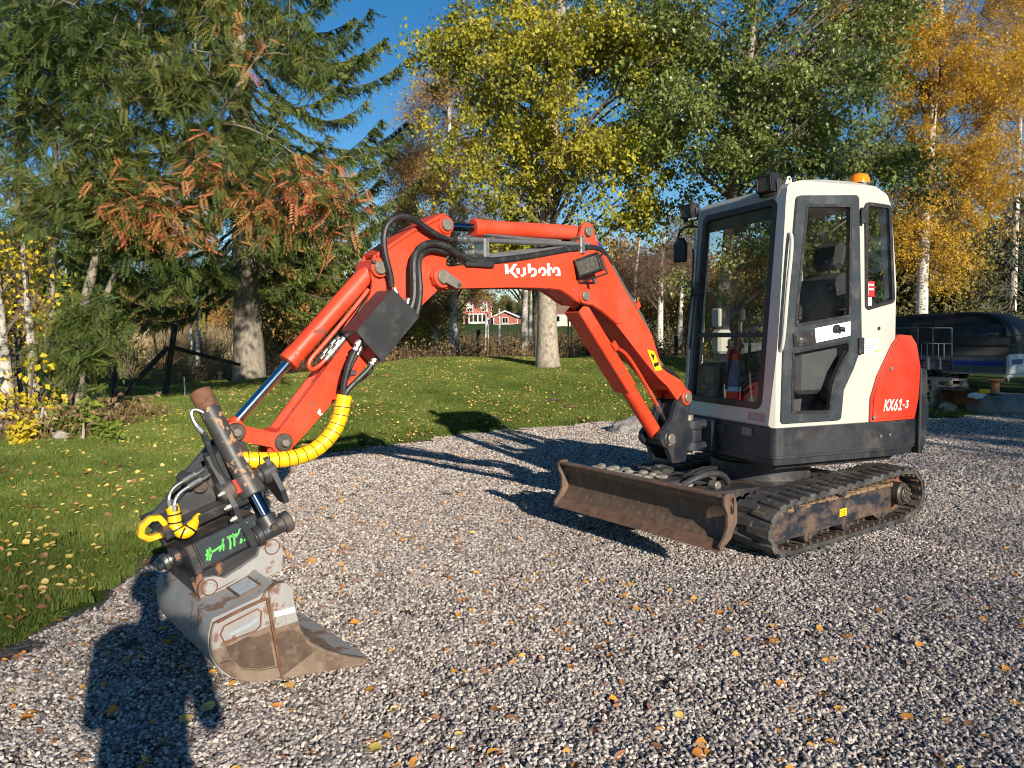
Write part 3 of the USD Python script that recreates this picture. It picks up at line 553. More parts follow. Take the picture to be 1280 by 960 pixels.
# --- undercarriage: tracks
def belt_profile(off, n=160):
    """closed side outline of the belt: sprocket at rear, idler in front; off = inward offset"""
    pts = [(0.70, 0.0), (-0.72, 0.0), (-0.93, 0.045), (-1.02, 0.15), (-0.985, 0.31), (-0.86, 0.405), (-0.68, 0.425), (0.0, 0.405), (0.70, 0.385), (0.86, 0.345), (0.945, 0.245), (0.945, 0.15), (0.865, 0.04)]
    p = Polygon(pts).buffer(-0.10).buffer(0.10 - off, quad_segs=10)
    return p
def ring_points(poly, n):
    ls = LineString(poly.exterior.coords); d = np.linspace(0, ls.length, n, endpoint=False)
    return np.array([ls.interpolate(x).coords[0] for x in d])
def make_track(side):
    yo, yi = (0.75, 0.45) if side > 0 else (-0.75, -0.45)
    belt = Polygon(belt_profile(0.022).exterior.coords, [belt_profile(0.052).exterior.coords])
    t = part(EX, 'track', extrude(belt, yi + 0.004 * side, yo - 0.006 * side), 'rubber', smooth=35, label='left rubber track with muddy frame' if side > 0 else 'right rubber track behind the blade')
    outer = belt_profile(0.024); N = 39
    ls = LineString(outer.exterior.coords)
    for k in range(N):                                         # tread lugs, alternating left and right
        for half in (0, 1):
            d0 = (k + 0.5 * half + 0.25) / N * ls.length
            pa = np.array(ls.interpolate(d0 % ls.length).coords[0]); pb = np.array(ls.interpolate((d0 + 0.004) % ls.length).coords[0])
            tg = (pb - pa) / np.linalg.norm(pb - pa); nr = np.array([tg[1], -tg[0]]) if Polygon(outer).exterior.is_ccw else np.array([-tg[1], tg[0]])
            ya, yb = (yo, yo - side * 0.165) if half == 0 else (yi, yi + side * 0.165)
            pts = []
            for (yy_, w_) in ((ya, 0.031), (yb, 0.019)):
                for u in (-1, 1):
                    for (h_, ww) in ((-0.004, 1.3), (0.016, 0.92)):
                        e = 0.004 if abs(yy_ - ya) < 1e-6 and h_ > 0 else 0
                        c = pa + tg * u * w_ * ww + nr * h_ + tg * (0.012 if half else -0.012) * (1 if yy_ == yb else 0)
                        pts.append((c[0], yy_ - np.sign(ya - yb) * e, c[1]))
            part(t, 'tread_lug', hull(pts), 'rubber', smooth=False)
    inner = belt_profile(0.056); li = LineString(inner.exterior.coords); im = []
    for k in range(52):                                        # drive teeth inside the belt
        pa = np.array(li.interpolate(k / 52 * li.length).coords[0]); pb = np.array(li.interpolate((k / 52 * li.length + 0.003) % li.length).coords[0])
        tg = (pb - pa) / np.linalg.norm(pb - pa); nr = np.array([-tg[1], tg[0]]) * (1 if inner.exterior.is_ccw else -1)
        for yc in (0.16, 0.045):
            y0 = yo - side * yc; pts = [tuple(np.r_[(pa + tg * u * 0.011 + nr * h_)[0], y0 + v_ * 0.028, (pa + tg * u * 0.011 + nr * h_)[1]]) for u in (-1, 1) for h_ in (-0.004, 0.014) for v_ in (-1, 1)]
            im.append(hull(pts))
    part(t, 'drive_teeth', cat(im), 'mud_stain', smooth=False, kind='stuff')
    f = part(EX, 'track_frame', extrude([(0.885, 0.30), (0.86, 0.312), (0.07, 0.288), (-0.555, 0.288), (-0.575, 0.27), (-0.575, 0.10), (-0.40, 0.078), (-0.33, 0.118), (-0.10, 0.118), (-0.04, 0.088), (0.02, 0.086), (0.07, 0.118), (0.33, 0.114), (0.415, 0.074), (0.45, 0.078), (0.50, 0.112), (0.865, 0.118), (0.895, 0.15)], yo - side * 0.045, yi + side * 0.03), 'track_paint')
    mud_v = []
    for k in range(60):
        x0 = rng.uniform(-0.5, 0.85); mud_v.append(sphere((x0, yo - side * rng.uniform(0.06, 0.14), 0.293 + 0.006 * (x0 < 0.1)), rng.uniform(0.012, 0.035), 1, (1.3, 1.0, 0.6)))
    for k in range(14):
        x0 = -0.55 + k * 0.105; mud_v.append(hull([(x0 + dx * 0.07, yo - side * dy, 0.285 + h_) for dx in (-1, 1) for dy in (0.055, 0.15) for h_ in (0, 0.018 + 0.012 * rng.random())]))
    part(f, 'caked_mud', cat(mud_v), 'dried_mud', smooth=False, kind='stuff')
    for x0 in (0.46, 0.02, -0.44):
        part(EX, 'track_roller', cat([cyl((x0, yo - side * 0.035, 0.098), (x0, yi + side * 0.035, 0.098), 0.045, 20, ch=0.008), cyl((x0, yo - side * 0.028, 0.098), (x0, yo - side * 0.04, 0.098), 0.02, 12)]), 'track_paint')
    part(EX, 'carrier_roller', cyl((0.085, yo - side * 0.02, 0.335), (0.085, yo - side * 0.16, 0.335), 0.034, 20, ch=0.006), 'steel_dark')
    hub = part(EX, 'drive_hub', cat([cyl((-0.74, yo - side * 0.03, 0.212), (-0.74, yo - side * 0.17, 0.212), 0.085, 28, ch=0.012), cyl((-0.74, yo - side * 0.012, 0.212), (-0.74, yo - side * 0.04, 0.212), 0.06, 24, ch=0.006)]), 'bolt_dark')
    for a in np.arange(8) * PI / 4:
        part(hub, 'hub_bolt', cyl((-0.74 + 0.048 * math.cos(a), yo - side * 0.014, 0.212 + 0.048 * math.sin(a)), (-0.74 + 0.048 * math.cos(a), yo - side * 0.004, 0.212 + 0.048 * math.sin(a)), 0.009, 6), 'pin_grey', smooth=False)
    sp = Point(0, 0).buffer(0.150, 24)
    teeth = [Point(0.155 * math.cos(a), 0.155 * math.sin(a)).buffer(0.02) for a in np.arange(11) * 2 * PI / 11]
    sp = shapely.union_all([sp] + teeth).difference(Point(0, 0).buffer(0.05))
    part(EX, 'drive_sprocket', xform(extrude(sp, yo - side * 0.17, yo - side * 0.13), None, (-0.74, 0, 0.212)), 'rust', smooth=30)
    part(EX, 'idler_wheel', cat([cyl((0.72, yo - side * 0.06, 0.205), (0.72, yi + side * 0.06, 0.205), 0.135, 30, ch=0.02), ]), 'steel_dark')
    if side > 0:
        dd_ = part(f, 'decal', box((0.01, yo - 0.044, 0.168), (0.096, yo - 0.0425, 0.220)), 'sticker_yellow', smooth=False)
        part(f, 'decal_print', cat([box((0.02 + 0.0, yo - 0.0425, 0.176 + 0.013 * r_), (0.086 - 0.02 * (r_ % 2), yo - 0.0415, 0.180 + 0.013 * r_)) for r_ in range(3)]), 'print_black', smooth=False)
make_track(1); make_track(-1)
part(EX, 'undercarriage_frame', cat([rbox((-0.5, -0.46, 0.20), (0.5, 0.46, 0.36), 0.03), cyl((0, 0, 0.34), (0, 0, 0.48), 0.36, 40), rbox((0.35, -0.30, 0.18), (0.72, 0.30, 0.33), 0.03), cyl((0, 0, 0.40), (0, 0, 0.54), 0.30, 40)]), 'steel_dark')
# --- dozer blade
BX = 1.30
prof = [(BX + 0.055, 0.485), (BX + 0.005, 0.45), (BX - 0.03, 0.38), (BX - 0.03, 0.30), (BX - 0.005, 0.245), (BX + 0.045, 0.205)]
pc = curve(prof, 18)
sheet = Polygon(np.vstack([pc, (pc - [0.014, 0])[::-1]])).buffer(0)
bl = part(EX, 'dozer_blade', extrude(sheet, -0.745, 0.745), 'blade_rust', smooth=40)
part(bl, 'cutting_edge', hull([(BX + 0.042, y, 0.222) for y in (-.75, .75)] + [(BX + 0.028, y, 0.222) for y in (-.75, .75)] + [(BX + 0.105, y, 0.172) for y in (-.75, .75)] + [(BX + 0.088, y, 0.168) for y in (-.75, .75)]), 'edge_rust', smooth=False)
part(bl, 'top_rib', rbox((BX - 0.01, -0.74, 0.472), (BX + 0.056, 0.74, 0.488), 0.004), 'blade_rust')
for s in (-1, 1):
    pl = Polygon([(BX + 0.062, 0.480), (BX + 0.060, 0.43), (BX + 0.03, 0.38), (BX + 0.03, 0.30), (BX + 0.055, 0.25), (BX + 0.10, 0.20), (BX + 0.095, 0.175), (BX + 0.01, 0.24), (BX - 0.055, 0.32), (BX - 0.055, 0.42), (BX - 0.04, 0.47), (BX - 0.02, 0.50), (BX + 0.035, 0.50)])
    slot = Polygon([(BX - 0.02, 0.38), (BX + 0.0, 0.38), (BX + 0.0, 0.465), (BX - 0.02, 0.465)]).buffer(0.005)
    part(bl, 'end_plate', extrude(pl.buffer(-0.012).buffer(0.012).difference(slot), s * 0.735, s * 0.752), 'blade_rust')
    part(EX, 'blade_arm', cat([hull([(BX - 0.05, s * 0.34 + dy, z) for dy in (-.04, .04) for z in (0.26, 0.42)] + [(0.42, s * 0.30 + dy, z) for dy in (-.04, .04) for z in (0.24, 0.36)]), cyl((0.46, s * 0.26, 0.30), (0.46, s * 0.36, 0.30), 0.055, 20)]), 'steel_dark')
part(EX, 'blade_cylinder', cat([cyl((0.55, 0, 0.40), (0.95, 0, 0.385), 0.045, 24, ch=0.006), rbox((0.86, -0.08, 0.33), (1.20, 0.08, 0.43), 0.02)]), 'steel_dark')
part(EX, 'blade_guard', tube(curve([(1.02, 0.10, 0.38), (0.96, 0.16, 0.44), (0.84, 0.20, 0.475), (0.70, 0.20, 0.455), (0.60, 0.18, 0.38)], 24), 0.022, 10), 'steel_dark')
part(EX, 'guard_pin', cyl((0.80, 0.19, 0.40), (0.80, 0.26, 0.40), 0.03, 16, ch=0.005), 'pin_grey')
part(EX, 'blade_hose', cat([tube(curve([(0.9, 0.03 + 0.03 * k, 0.43), (0.7, 0.02 + 0.05 * k, 0.47), (0.5, 0.02, 0.45)], 14), 0.012, 8) for k in range(2)]), 'hose_black')
part(EX, 'mud_on_blade_frame', cat([sphere((rng.uniform(0.95, 1.24), rng.uniform(-0.62, -0.05), 0.425 + rng.uniform(-.01, .02)), rng.uniform(0.012, 0.034), 1, (1.3, 1.2, 0.6)) for _ in range(70)] + [rbox((0.9, -0.62, 0.38), (1.26, 0.14, 0.42), 0.015)]), 'grey_clod', smooth=False, kind='stuff')

# --- upper frame, skirt, counterweight
plan = Polygon([(0.475, 0.71), (0.40, 0.725), (-0.60, 0.725), (-0.80, 0.69), (-0.80, -0.62), (-0.55, -0.70), (0.20, -0.70), (0.475, -0.55)]).buffer(-0.05).buffer(0.05)
def _plan(poly, z0, z1):
    cs = manifold3d.CrossSection([np.array(poly.exterior.coords)[:-1]], manifold3d.FillRule.EvenOdd)
    m = manifold3d.Manifold.extrude(cs, z1 - z0).translate((0, 0, z0)).to_mesh()
    return np.array(m.vert_properties)[:, :3].astype(float), np.array(m.tri_verts)
sk = man(_plan(plan, 0.62, 0.80)) + man(_plan(plan.buffer(-0.006), 0.60, 0.715)) + hull(np.vstack([np.c_[np.array(plan.buffer(-0.008).exterior.coords), np.full(len(plan.buffer(-0.008).exterior.coords), 0.70)], np.c_[np.array(plan.buffer(-0.025).exterior.coords), np.full(len(plan.buffer(-0.025).exterior.coords), 0.555)]]))
skp = upart(EX, 'lower_skirt', sk, 'skirt_navy')
for (y, z, w) in ((0.46, 0.752, 0.052), (0.17, 0.742, 0.052)):
    upart(skp, 'reflector' if y > 0.3 else 'step_pad', rbox((0.474, y - w, z - 0.028), (0.484, y + w, z + 0.028), 0.008), 'frame_grey' if y > 0.3 else 'steel_dark')
for (x, z) in ((-0.42, 0.70), (-0.5, 0.705)):
    upart(skp, 'skirt_bolt', cyl((x, 0.722, z), (x, 0.732, z), 0.010, 8), 'pin_grey', smooth=False)
upart(EX, 'swing_deck', rbox((-0.7, -0.6, 0.50), (0.36, 0.6, 0.60), 0.03), 'steel_dark')
# counterweight: curved, with slots
cwo = Polygon([(-0.785, 0.712), (-0.87, 0.705), (-0.97, 0.63), (-1.06, 0.42), (-1.10, 0.20), (-1.11, 0.0), (-1.10, -0.20), (-1.06, -0.42), (-0.97, -0.60), (-0.87, -0.66), (-0.785, -0.67)]).buffer(-0.03).buffer(0.03)
lo = np.array(cwo.exterior.coords)
def ringz(sh, z, xs=1.0):
    p = lo.copy(); p[:, 0] = -0.785 + (p[:, 0] + 0.785) * xs; return np.c_[p + [sh, 0], np.full(len(p), z)]
cw = hull(np.vstack([ringz(0, 0.555, 0.55), ringz(0, 0.64, 0.85), ringz(0, 0.80, 1.0)])) + hull(np.vstack([ringz(0, 0.80, 1.0), ringz(0, 1.05, 0.97), ringz(0.0, 1.145, 0.80)]))
for z in (0.955, 1.05):
    cw = cw - hull([(x + (z2_ - z) * 0.2, y, z2_) for x in (-0.99, -0.865) for y in (0.52, 0.95) for z2_ in (z - 0.03, z + 0.025)])
cwp = upart(EX, 'counterweight', cw, 'skirt_navy')
upart(EX, 'counterweight_seam', box((-0.792, -0.60, 0.57), (-0.782, 0.712, 1.10)), 'print_black', smooth=False)
upart(cwp, 'drain_hole', cyl((-0.90, 0.585, 0.87), (-0.92, 0.60, 0.87), 0.018, 14), 'print_black')
# engine hood and red side panel
redp = Polygon([(-0.335, 0.80), (-0.742, 0.803), (-0.775, 0.95), (-0.785, 1.17), (-0.745, 1.325), (-0.694, 1.385), (-0.584, 1.392), (-0.522, 1.328), (-0.394, 1.112), (-0.340, 0.964)]).buffer(-0.015).buffer(0.015)
rp = upart(EX, 'side_panel', man(extrude(redp, 0.60, 0.712)) + man(extrude(redp.buffer(-0.02), 0.66, 0.720)), 'orange_panel', smooth=25)
hood = hull([(x, y, z) for (x, z) in ((-0.60, 0.80), (-0.80, 0.80), (-0.86, 1.0), (-0.80, 1.2), (-0.72, 1.36), (-0.60, 1.38)) for y in (-0.60, 0.58)])
upart(EX, 'engine_hood', hood, 'orange_panel')
for (x, z) in ((-0.51, 1.16), (-0.365, 0.83)):
    upart(rp, 'panel_latch', cyl((x, 0.715, z), (x, 0.726, z), 0.014, 16, ch=0.003), 'pin_grey')
tm = meshkit.text_mesh('KX61', 0.074, 0.003, True); t2 = meshkit.text_mesh('-3', 0.05, 0.003, True)
def text_on(tm, R, t, shear=0.0, sx=1.0):
    v = np.array(tm.vertices); v[:, 0] = v[:, 0] * sx + shear * v[:, 1]; return v @ np.array(R).T + t, np.array(tm.faces)
Rside = np.stack([[-1, 0, 0], [0, 0, 1.0], [0, 1.0, 0]], 1)       # reads along -x, up z, out +y
upart(rp, 'lettering', cat([text_on(tm, Rside, (-0.440, 0.7195, 0.873), 0.20, 0.63), text_on(t2, Rside, (-0.606, 0.7195, 0.884), 0.20, 0.70)]), 'white_print', smooth=False)

# --- cab
side_poly = Polygon([(0.475, 0.80), (-0.34, 0.80), (-0.62, 0.80), (-0.62, 1.20), (-0.584, 1.50), (-0.515, 2.25), (-0.475, 2.34), (-0.40, 2.395), (-0.236, 2.425), (0.0, 2.425), (0.20, 2.405), (0.33, 2.372), (0.362, 2.34), (0.372, 2.28)]).buffer(-0.02).buffer(0.02, 8)
fp_ = Polygon([(0.70, 0.80), (0.70, 1.5), (0.685, 2.33), (0.655, 2.395), (0.60, 2.43), (-0.19, 2.43), (-0.25, 2.395), (-0.275, 2.33), (-0.285, 1.5), (-0.285, 0.80)])
pl_ = Polygon([(0.48, -0.285), (0.48, 0.66), (0.44, 0.70), (-0.56, 0.70), (-0.63, 0.62), (-0.63, -0.2), (-0.56, -0.285)]).buffer(-0.02).buffer(0.02, 8)
def front_solid(poly, x0, x1):   # poly in (y, z)
    v, f = extrude(poly, x0, x1); return man((np.stack([v[:, 1], v[:, 0], v[:, 2]], 1), f[:, ::-1]))
def cab_solid(off):
    return man(extrude(side_poly.buffer(-off), -0.6, 1.0)) ^ front_solid(fp_.buffer(-off), -1, 1) ^ man(_plan(pl_.buffer(-off), 0.5, 2.6))
def slant(z): return 0.475 - (z - 0.80) * (0.475 - 0.372) / 1.48
cab = cab_solid(0.0) - cab_solid(0.045)
door_poly = Polygon([(0.300, 2.290), (-0.203, 2.318), (-0.257, 1.278), (-0.226, 1.256), (-0.182, 1.159), (-0.105, 1.027), (-0.085, 0.825), (0.412, 0.825), (0.401, 1.343)])
cab = cab - man(extrude(door_poly.buffer(-0.012), 0.5, 0.9))
rearw = Polygon([(-0.276, 2.275), (-0.494, 2.262), (-0.545, 1.615), (-0.288, 1.558)]).buffer(-0.03).buffer(0.03, 6)
cab = cab - man(extrude(rearw, 0.5, 0.9))
fw_poly = Polygon([(-0.215, 0.935), (0.565, 0.935), (0.585, 2.262), (-0.180, 2.262)]).buffer(-0.04).buffer(0.04, 6)
cab = cab - front_solid(fw_poly, 0.2, 0.7)
rightw = Polygon([(0.36, 0.98), (0.29, 2.28), (-0.46, 2.28), (-0.52, 1.40), (-0.2, 1.34), (-0.1, 0.98)]).buffer(-0.03).buffer(0.03, 6)
cab = cab - man(extrude(rightw, -0.5, -0.1))
backw = Polygon([(-0.20, 1.47), (0.62, 1.47), (0.60, 2.28), (-0.18, 2.28)]).buffer(-0.03).buffer(0.03, 6)
cab = cab - front_solid(backw, -0.8, -0.4)
cabp = upart(EX, 'cab_shell', cab, 'cab_white', smooth=28)
upart(cabp, 'keyhole', cyl((-0.41, 0.69, 1.436), (-0.41, 0.7025, 1.436), 0.013, 14), 'print_black')
upart(cabp, 'data_sticker', box((-0.402, 0.699, 1.267), (-0.274, 0.7015, 1.366)), 'sticker_pale', smooth=False)
upart(cabp, 'sticker_print', cat([box((-0.29 - w_, 0.7015, z_), (-0.285, 0.7025, z_ + 0.006)) for z_, w_ in ((1.350, 0.02), (1.334, 0.05), (1.318, 0.08), (1.305, 0.06), (1.288, 0.075))]), 'print_grey', smooth=False)
upart(cabp, 'sticker_seal', box((-0.397, 0.7015, 1.272), (-0.376, 0.7025, 1.292)), 'sticker_yellow', smooth=False)
fl = [(slant(z) + 0.0015, y, z) for y, z in ((0.46, 0.832), (0.635, 0.832), (0.635, 0.888), (0.46, 0.888))]
upart(cabp, 'faded_label', (np.array(fl), np.array([[0, 1, 2], [0, 2, 3]])), 'faded_label', smooth=False)
upart(cabp, 'label_print', (np.array([(slant(z) + 0.003, y, z) for y, z in ((0.50, 0.845), (0.57, 0.845), (0.57, 0.868), (0.50, 0.868))]), np.array([[0, 1, 2], [0, 2, 3]])), 'print_grey', smooth=False)
# windscreen frame, upper and lower panes
def front_prism(poly, d0, d1):
    """poly in (y, z) laid on the sloping front, between depths d0 and d1 behind its face"""
    v, f = extrude(poly, 0, 1); x = slant(v[:, 2]) - np.where(v[:, 1] > 0.5, d1, d0)
    return np.stack([x, v[:, 0], v[:, 2]], 1), f
upart(EX, 'windscreen_frame', front_prism(fw_poly.buffer(0.025).difference(fw_poly.buffer(-0.018)), -0.004, 0.03), 'black_plastic')
upart(EX, 'windscreen_bar', front_prism(sbox(-0.20, 1.385, 0.57, 1.418), 0.0, 0.03), 'black_plastic')
upart(EX, 'front_window', front_prism(fw_poly.buffer(-0.012).intersection(sbox(-1, 1.41, 1, 3)), 0.012, 0.017), 'window_glass', smooth=False)
upart(EX, 'lower_front_window', front_prism(fw_poly.buffer(-0.012).intersection(sbox(-1, 0, 1, 1.392)), 0.012, 0.017), 'window_glass', smooth=False)
upart(EX, 'sun_visor', front_prism(sbox(-0.16, 2.16, 0.56, 2.25), 0.03, 0.034), 'black_plastic', smooth=False)
# front grey trim on the right and top of the front
upart(EX, 'front_trim', front_prism(Polygon([(-0.275, 0.94), (-0.215, 0.94), (-0.205, 2.25), (-0.17, 2.285), (0.60, 2.285), (0.62, 2.33), (-0.25, 2.33), (-0.27, 2.30)]), -0.004, 0.01), 'frame_grey')
upart(EX, 'pillar_rail', tube([(slant(z) + 0.012, -0.265, z) for z in (0.95, 1.4, 2.2)], 0.016, 10), 'fitting')
upart(EX, 'grab_rail', tube(curve([(0.415, 0.702, 1.30), (0.418, 0.728, 1.36), (0.39, 0.732, 1.7), (0.362, 0.730, 1.98), (0.352, 0.702, 2.05)], 24), 0.013, 10), 'cab_white')
upart(EX, 'windscreen_wiper', cat([tube([(slant(1.30) + 0.03, -0.235, 1.30), (slant(1.75) + 0.02, -0.20, 1.80)], 0.006, 6), tube([(slant(1.5) + 0.012, -0.195, 1.50), (slant(2.05) + 0.010, -0.175, 2.05)], 0.007, 6), rbox((slant(1.7), -0.262, 1.70), (slant(1.7) + 0.03, -0.15, 1.75), 0.008)]), 'black_plastic')
upart(EX, 'washer_hose', tube(curve([(slant(2.0) + 0.03, -0.27, 2.05), (slant(1.6) + 0.035, -0.262, 1.6), (slant(1.4) + 0.03, -0.30, 1.35), (slant(1.25) + 0.03, -0.27, 1.25)], 20), 0.006, 6), 'hose_black')
# door
dw1 = Polygon([(0.233, 2.235), (-0.142, 2.252), (-0.150, 1.512), (0.317, 1.450)]).buffer(-0.02).buffer(0.02, 6)
dw2 = Polygon([(0.331, 1.296), (-0.145, 1.361), (-0.155, 1.285), (-0.066, 1.162), (-0.016, 1.044), (0.006, 0.880), (0.332, 0.888)]).buffer(-0.02).buffer(0.02, 6)
dr = upart(EX, 'door', man(extrude(door_poly.buffer(-0.03).buffer(0.028, 6).difference(dw1).difference(dw2), 0.665, 0.713)), 'frame_slate')
for w_ in (dw1, dw2):
    upart(dr, 'window_seal', extrude(w_.difference(w_.buffer(-0.018)), 0.69, 0.7165), 'black_plastic')
    upart(dr, 'window_pane', extrude(w_.buffer(-0.015), 0.695, 0.70), 'window_glass', smooth=False)
upart(dr, 'white_plate', extrude(Polygon([(0.153, 1.441), (-0.145, 1.485), (-0.146, 1.390), (0.140, 1.347)]).buffer(-0.005).buffer(0.005), 0.712, 0.7165), 'white_print')
upart(dr, 'door_handle', cat([extrude(Polygon([(0.331, 1.408), (0.165, 1.430), (0.150, 1.334), (0.320, 1.322)]), 0.71, 0.722), extrude(Polygon([(0.315, 1.392), (0.225, 1.403), (0.225, 1.347), (0.308, 1.340)]), 0.72, 0.727)]), 'black_plastic')
upart(dr, 'door_lock', cyl((0.272, 0.722, 1.372), (0.272, 0.731, 1.372), 0.011, 14, ch=0.002), 'fitting')
upart(dr, 'door_stop', cat([cyl((-0.02, 0.714, 1.437), (-0.02, 0.742, 1.437), 0.026, 20, ch=0.006), cyl((-0.035, 0.735, 1.434), (-0.062, 0.755, 1.430), 0.016, 14)]), 'black_plastic')
for (z0, z1) in ((2.13, 2.235), (1.265, 1.375)):
    upart(dr, 'hinge', rbox((-0.262, 0.705, z0), (-0.214, 0.728, z1), 0.005), 'black_plastic')
# rear side window
rw = upart(EX, 'rear_window', extrude(rearw.buffer(-0.014), 0.690, 0.695), 'window_glass', smooth=False)
upart(rw, 'window_seal', extrude(rearw.buffer(0.004).difference(rearw.buffer(-0.02)), 0.675, 0.7035), 'black_plastic')
upart(rw, 'red_sticker', box((-0.368, 0.695, 1.652), (-0.300, 0.697, 1.755)), 'sticker_red', smooth=False)
upart(rw, 'sticker_lines', cat([box((-0.360, 0.697, z_), (-0.326 + 0.004, 0.698, z_ + 0.014)) for z_ in (1.722, 1.694)] + [box((-0.314, 0.697, 1.665), (-0.304, 0.698, 1.742))]), 'white_print', smooth=False)
upart(rw, 'white_sticker', box((-0.346, 0.695, 1.590), (-0.302, 0.697, 1.645)), 'white_print', smooth=False)
upart(rw, 'sticker_mark', extrude(Point(-0.318, 1.618).buffer(0.013).difference(Point(-0.318, 1.618).buffer(0.008)), 0.697, 0.698), 'print_grey', smooth=False)
upart(EX, 'right_window', extrude(rightw.buffer(0.005), -0.262, -0.257), 'window_glass', smooth=False)
bw_v, bw_f = extrude(backw.buffer(0.005), 0, 1)
upart(EX, 'back_window', (np.stack([-0.60 + (bw_v[:, 2] - 1.5) * 0.09 + 0.02 + 0.005 * bw_v[:, 1], bw_v[:, 0], bw_v[:, 2]], 1), bw_f), 'window_glass', smooth=False)
# roof fittings
upart(EX, 'lifting_eye', man(extrude(Polygon([(0.31, 2.36), (0.245, 2.385), (0.25, 2.415), (0.265, 2.435), (0.285, 2.43), (0.295, 2.40)]), 0.575, 0.595)) - man(cyl((0.268, 0.5, 2.415), (0.268, 0.7, 2.415), 0.009, 12)), 'cab_white')
bc = np.array([-0.385, 0.53, 2.40])
bea = upart(EX, 'beacon', lathe([(0.0, 0.075), (0.03, 0.072), (0.055, 0.058), (0.066, 0.035), (0.068, 0.0)][::-1], bc + [0, 0, 0.03], [0, 0, 1], 28), 'lamp_amber')
upart(bea, 'beacon_base', lathe([(0.078, 0.0), (0.078, 0.032), (0.06, 0.036)], bc, [0, 0, 1], 28), 'black_plastic')
def work_light(par, name, c, Rm, w, h, d, fr, **kw):
    """c: centre of the lens; local axes: x out of the lens, y left, z up"""
    T = np.eye(4); T[:3, :3] = Rm; T[:3, 3] = c
    F_ = fr @ T
    body = hull([(x, y * s, z * s) for x, s in ((0.0, 1.0), (-d * 0.55, 1.0), (-d, 0.72)) for y in (-w / 2, w / 2) for z in (-h / 2, h / 2)])
    b = part(par, name, body, 'black_plastic', F_, **kw)
    part(b, 'lens', rbox((0.0005, -w / 2 + 0.010, -h / 2 + 0.010), (0.006, w / 2 - 0.010, h / 2 - 0.010), 0.003), 'lamp_lens', F_)
    part(b, 'lamp_bracket', cat([rbox((-d * 0.8, -w / 2 - 0.012, -h / 2 - 0.02), (-d * 0.3, -w / 2 - 0.004, h * 0.15), 0.002), rbox((-d * 0.8, w / 2 + 0.004, -h / 2 - 0.02), (-d * 0.3, w / 2 + 0.012, h * 0.15), 0.002), rbox((-d * 0.8, -w / 2 - 0.012, -h / 2 - 0.028), (-d * 0.3, w / 2 + 0.012, -h / 2 - 0.02), 0.002), cyl((-d * 0.5, 0, -h / 2 - 0.06), (-d * 0.5, 0, -h / 2 - 0.025), 0.012, 10)]), 'steel_dark', F_)
    part(b, 'lens_bezel', cat([rbox((0.0, -w / 2, sz * (h / 2 - 0.010) - 0.006), (0.010, w / 2, sz * (h / 2 - 0.010) + 0.006), 0.003) for sz in (-1, 1)] + [rbox((0.0, sy * (w / 2 - 0.010) - 0.006, -h / 2), (0.010, sy * (w / 2 - 0.010) + 0.006, h / 2), 0.003) for sy in (-1, 1)]), 'black_plastic', F_)
    return b
work_light(EX, 'work_light', (0.43, 0.545, 2.385), rot([0, 0, 1], 0.25) @ rot([0, 1, 0], 0.16), 0.125, 0.115, 0.11, UP, label='work light above the door-side front pillar')
work_light(EX, 'work_light', (0.42, -0.36, 2.345), rot([0, 0, 1], 0.20) @ rot([0, 1, 0], 0.16), 0.125, 0.105, 0.10, UP, label='work light at the far front corner of the cab roof')
mr = upart(EX, 'mirror', xform(hull([(x, y, z) for x, s in ((0.0, 1), (-0.018, 0.8)) for y, z in ((-0.055 * s, -0.09 * s), (0.055 * s, -0.09 * s), (0.06 * s, 0.05 * s), (0.03 * s, 0.10 * s), (-0.03 * s, 0.10 * s), (-0.06 * s, 0.05 * s))]), rot([0, 0, 1], PI + 0.55), (0.40, -0.47, 2.06)), 'black_plastic', label='rear view mirror on a bent arm at the far front corner')
upart(mr, 'mirror_arm', tube(curve([(0.36, -0.28, 2.22), (0.38, -0.42, 2.235), (0.39, -0.50, 2.20), (0.395, -0.505, 2.10), (0.40, -0.47, 2.05)], 20), 0.009, 8), 'black_plastic')
# cab interior
st = upart(EX, 'operator_seat', cat([rbox((-0.28, 0.02, 1.14), (0.16, 0.50, 1.26), 0.05), xform(rbox((-0.06, 0.04, 0.0), (0.06, 0.48, 0.62), 0.05), rot([0, 1, 0], -0.16), (-0.26, 0, 1.22)), xform(rbox((-0.05, 0.12, 0), (0.05, 0.40, 0.20), 0.04), rot([0, 1, 0], -0.16), (-0.37, 0, 1.86))]), 'seat_cloth')
upart(st, 'seat_base', rbox((-0.25, 0.06, 0.84), (0.12, 0.46, 1.14), 0.02), 'cab_inside')
for y in (-0.03, 0.56):
    cs = upart(EX, 'control_console', cat([rbox((-0.22, y - 0.06, 1.0), (0.20, y + 0.06, 1.34), 0.03)]), 'cab_inside')
    upart(cs, 'joystick', cat([tube(curve([(0.14, y, 1.33), (0.16, y, 1.42), (0.15, y, 1.52)], 10), 0.012, 8), rbox((0.125, y - 0.022, 1.49), (0.175, y + 0.022, 1.60), 0.015)]), 'black_plastic')
for y in (0.14, 0.30):
    upart(EX, 'travel_lever', cat([tube(curve([(0.30, y, 0.86), (0.34, y, 1.15), (0.33, y, 1.42)], 12), 0.010, 8), rbox((0.31, y - 0.015, 1.38), (0.35, y + 0.015, 1.48), 0.01), rbox((0.26, y - 0.05, 0.85), (0.36, y + 0.05, 0.90), 0.01)]), 'black_plastic')
upart(EX, 'cab_floor', rbox((-0.55, -0.24, 0.80), (0.42, 0.655, 0.845), 0.01), 'cab_inside')
upart(EX, 'rear_bulkhead', rbox((-0.57, -0.24, 0.85), (-0.36, 0.655, 1.46), 0.03), 'cab_inside')
upart(EX, 'headliner', rbox((-0.40, -0.22, 2.345), (0.30, 0.62, 2.37), 0.01), 'cab_inside')
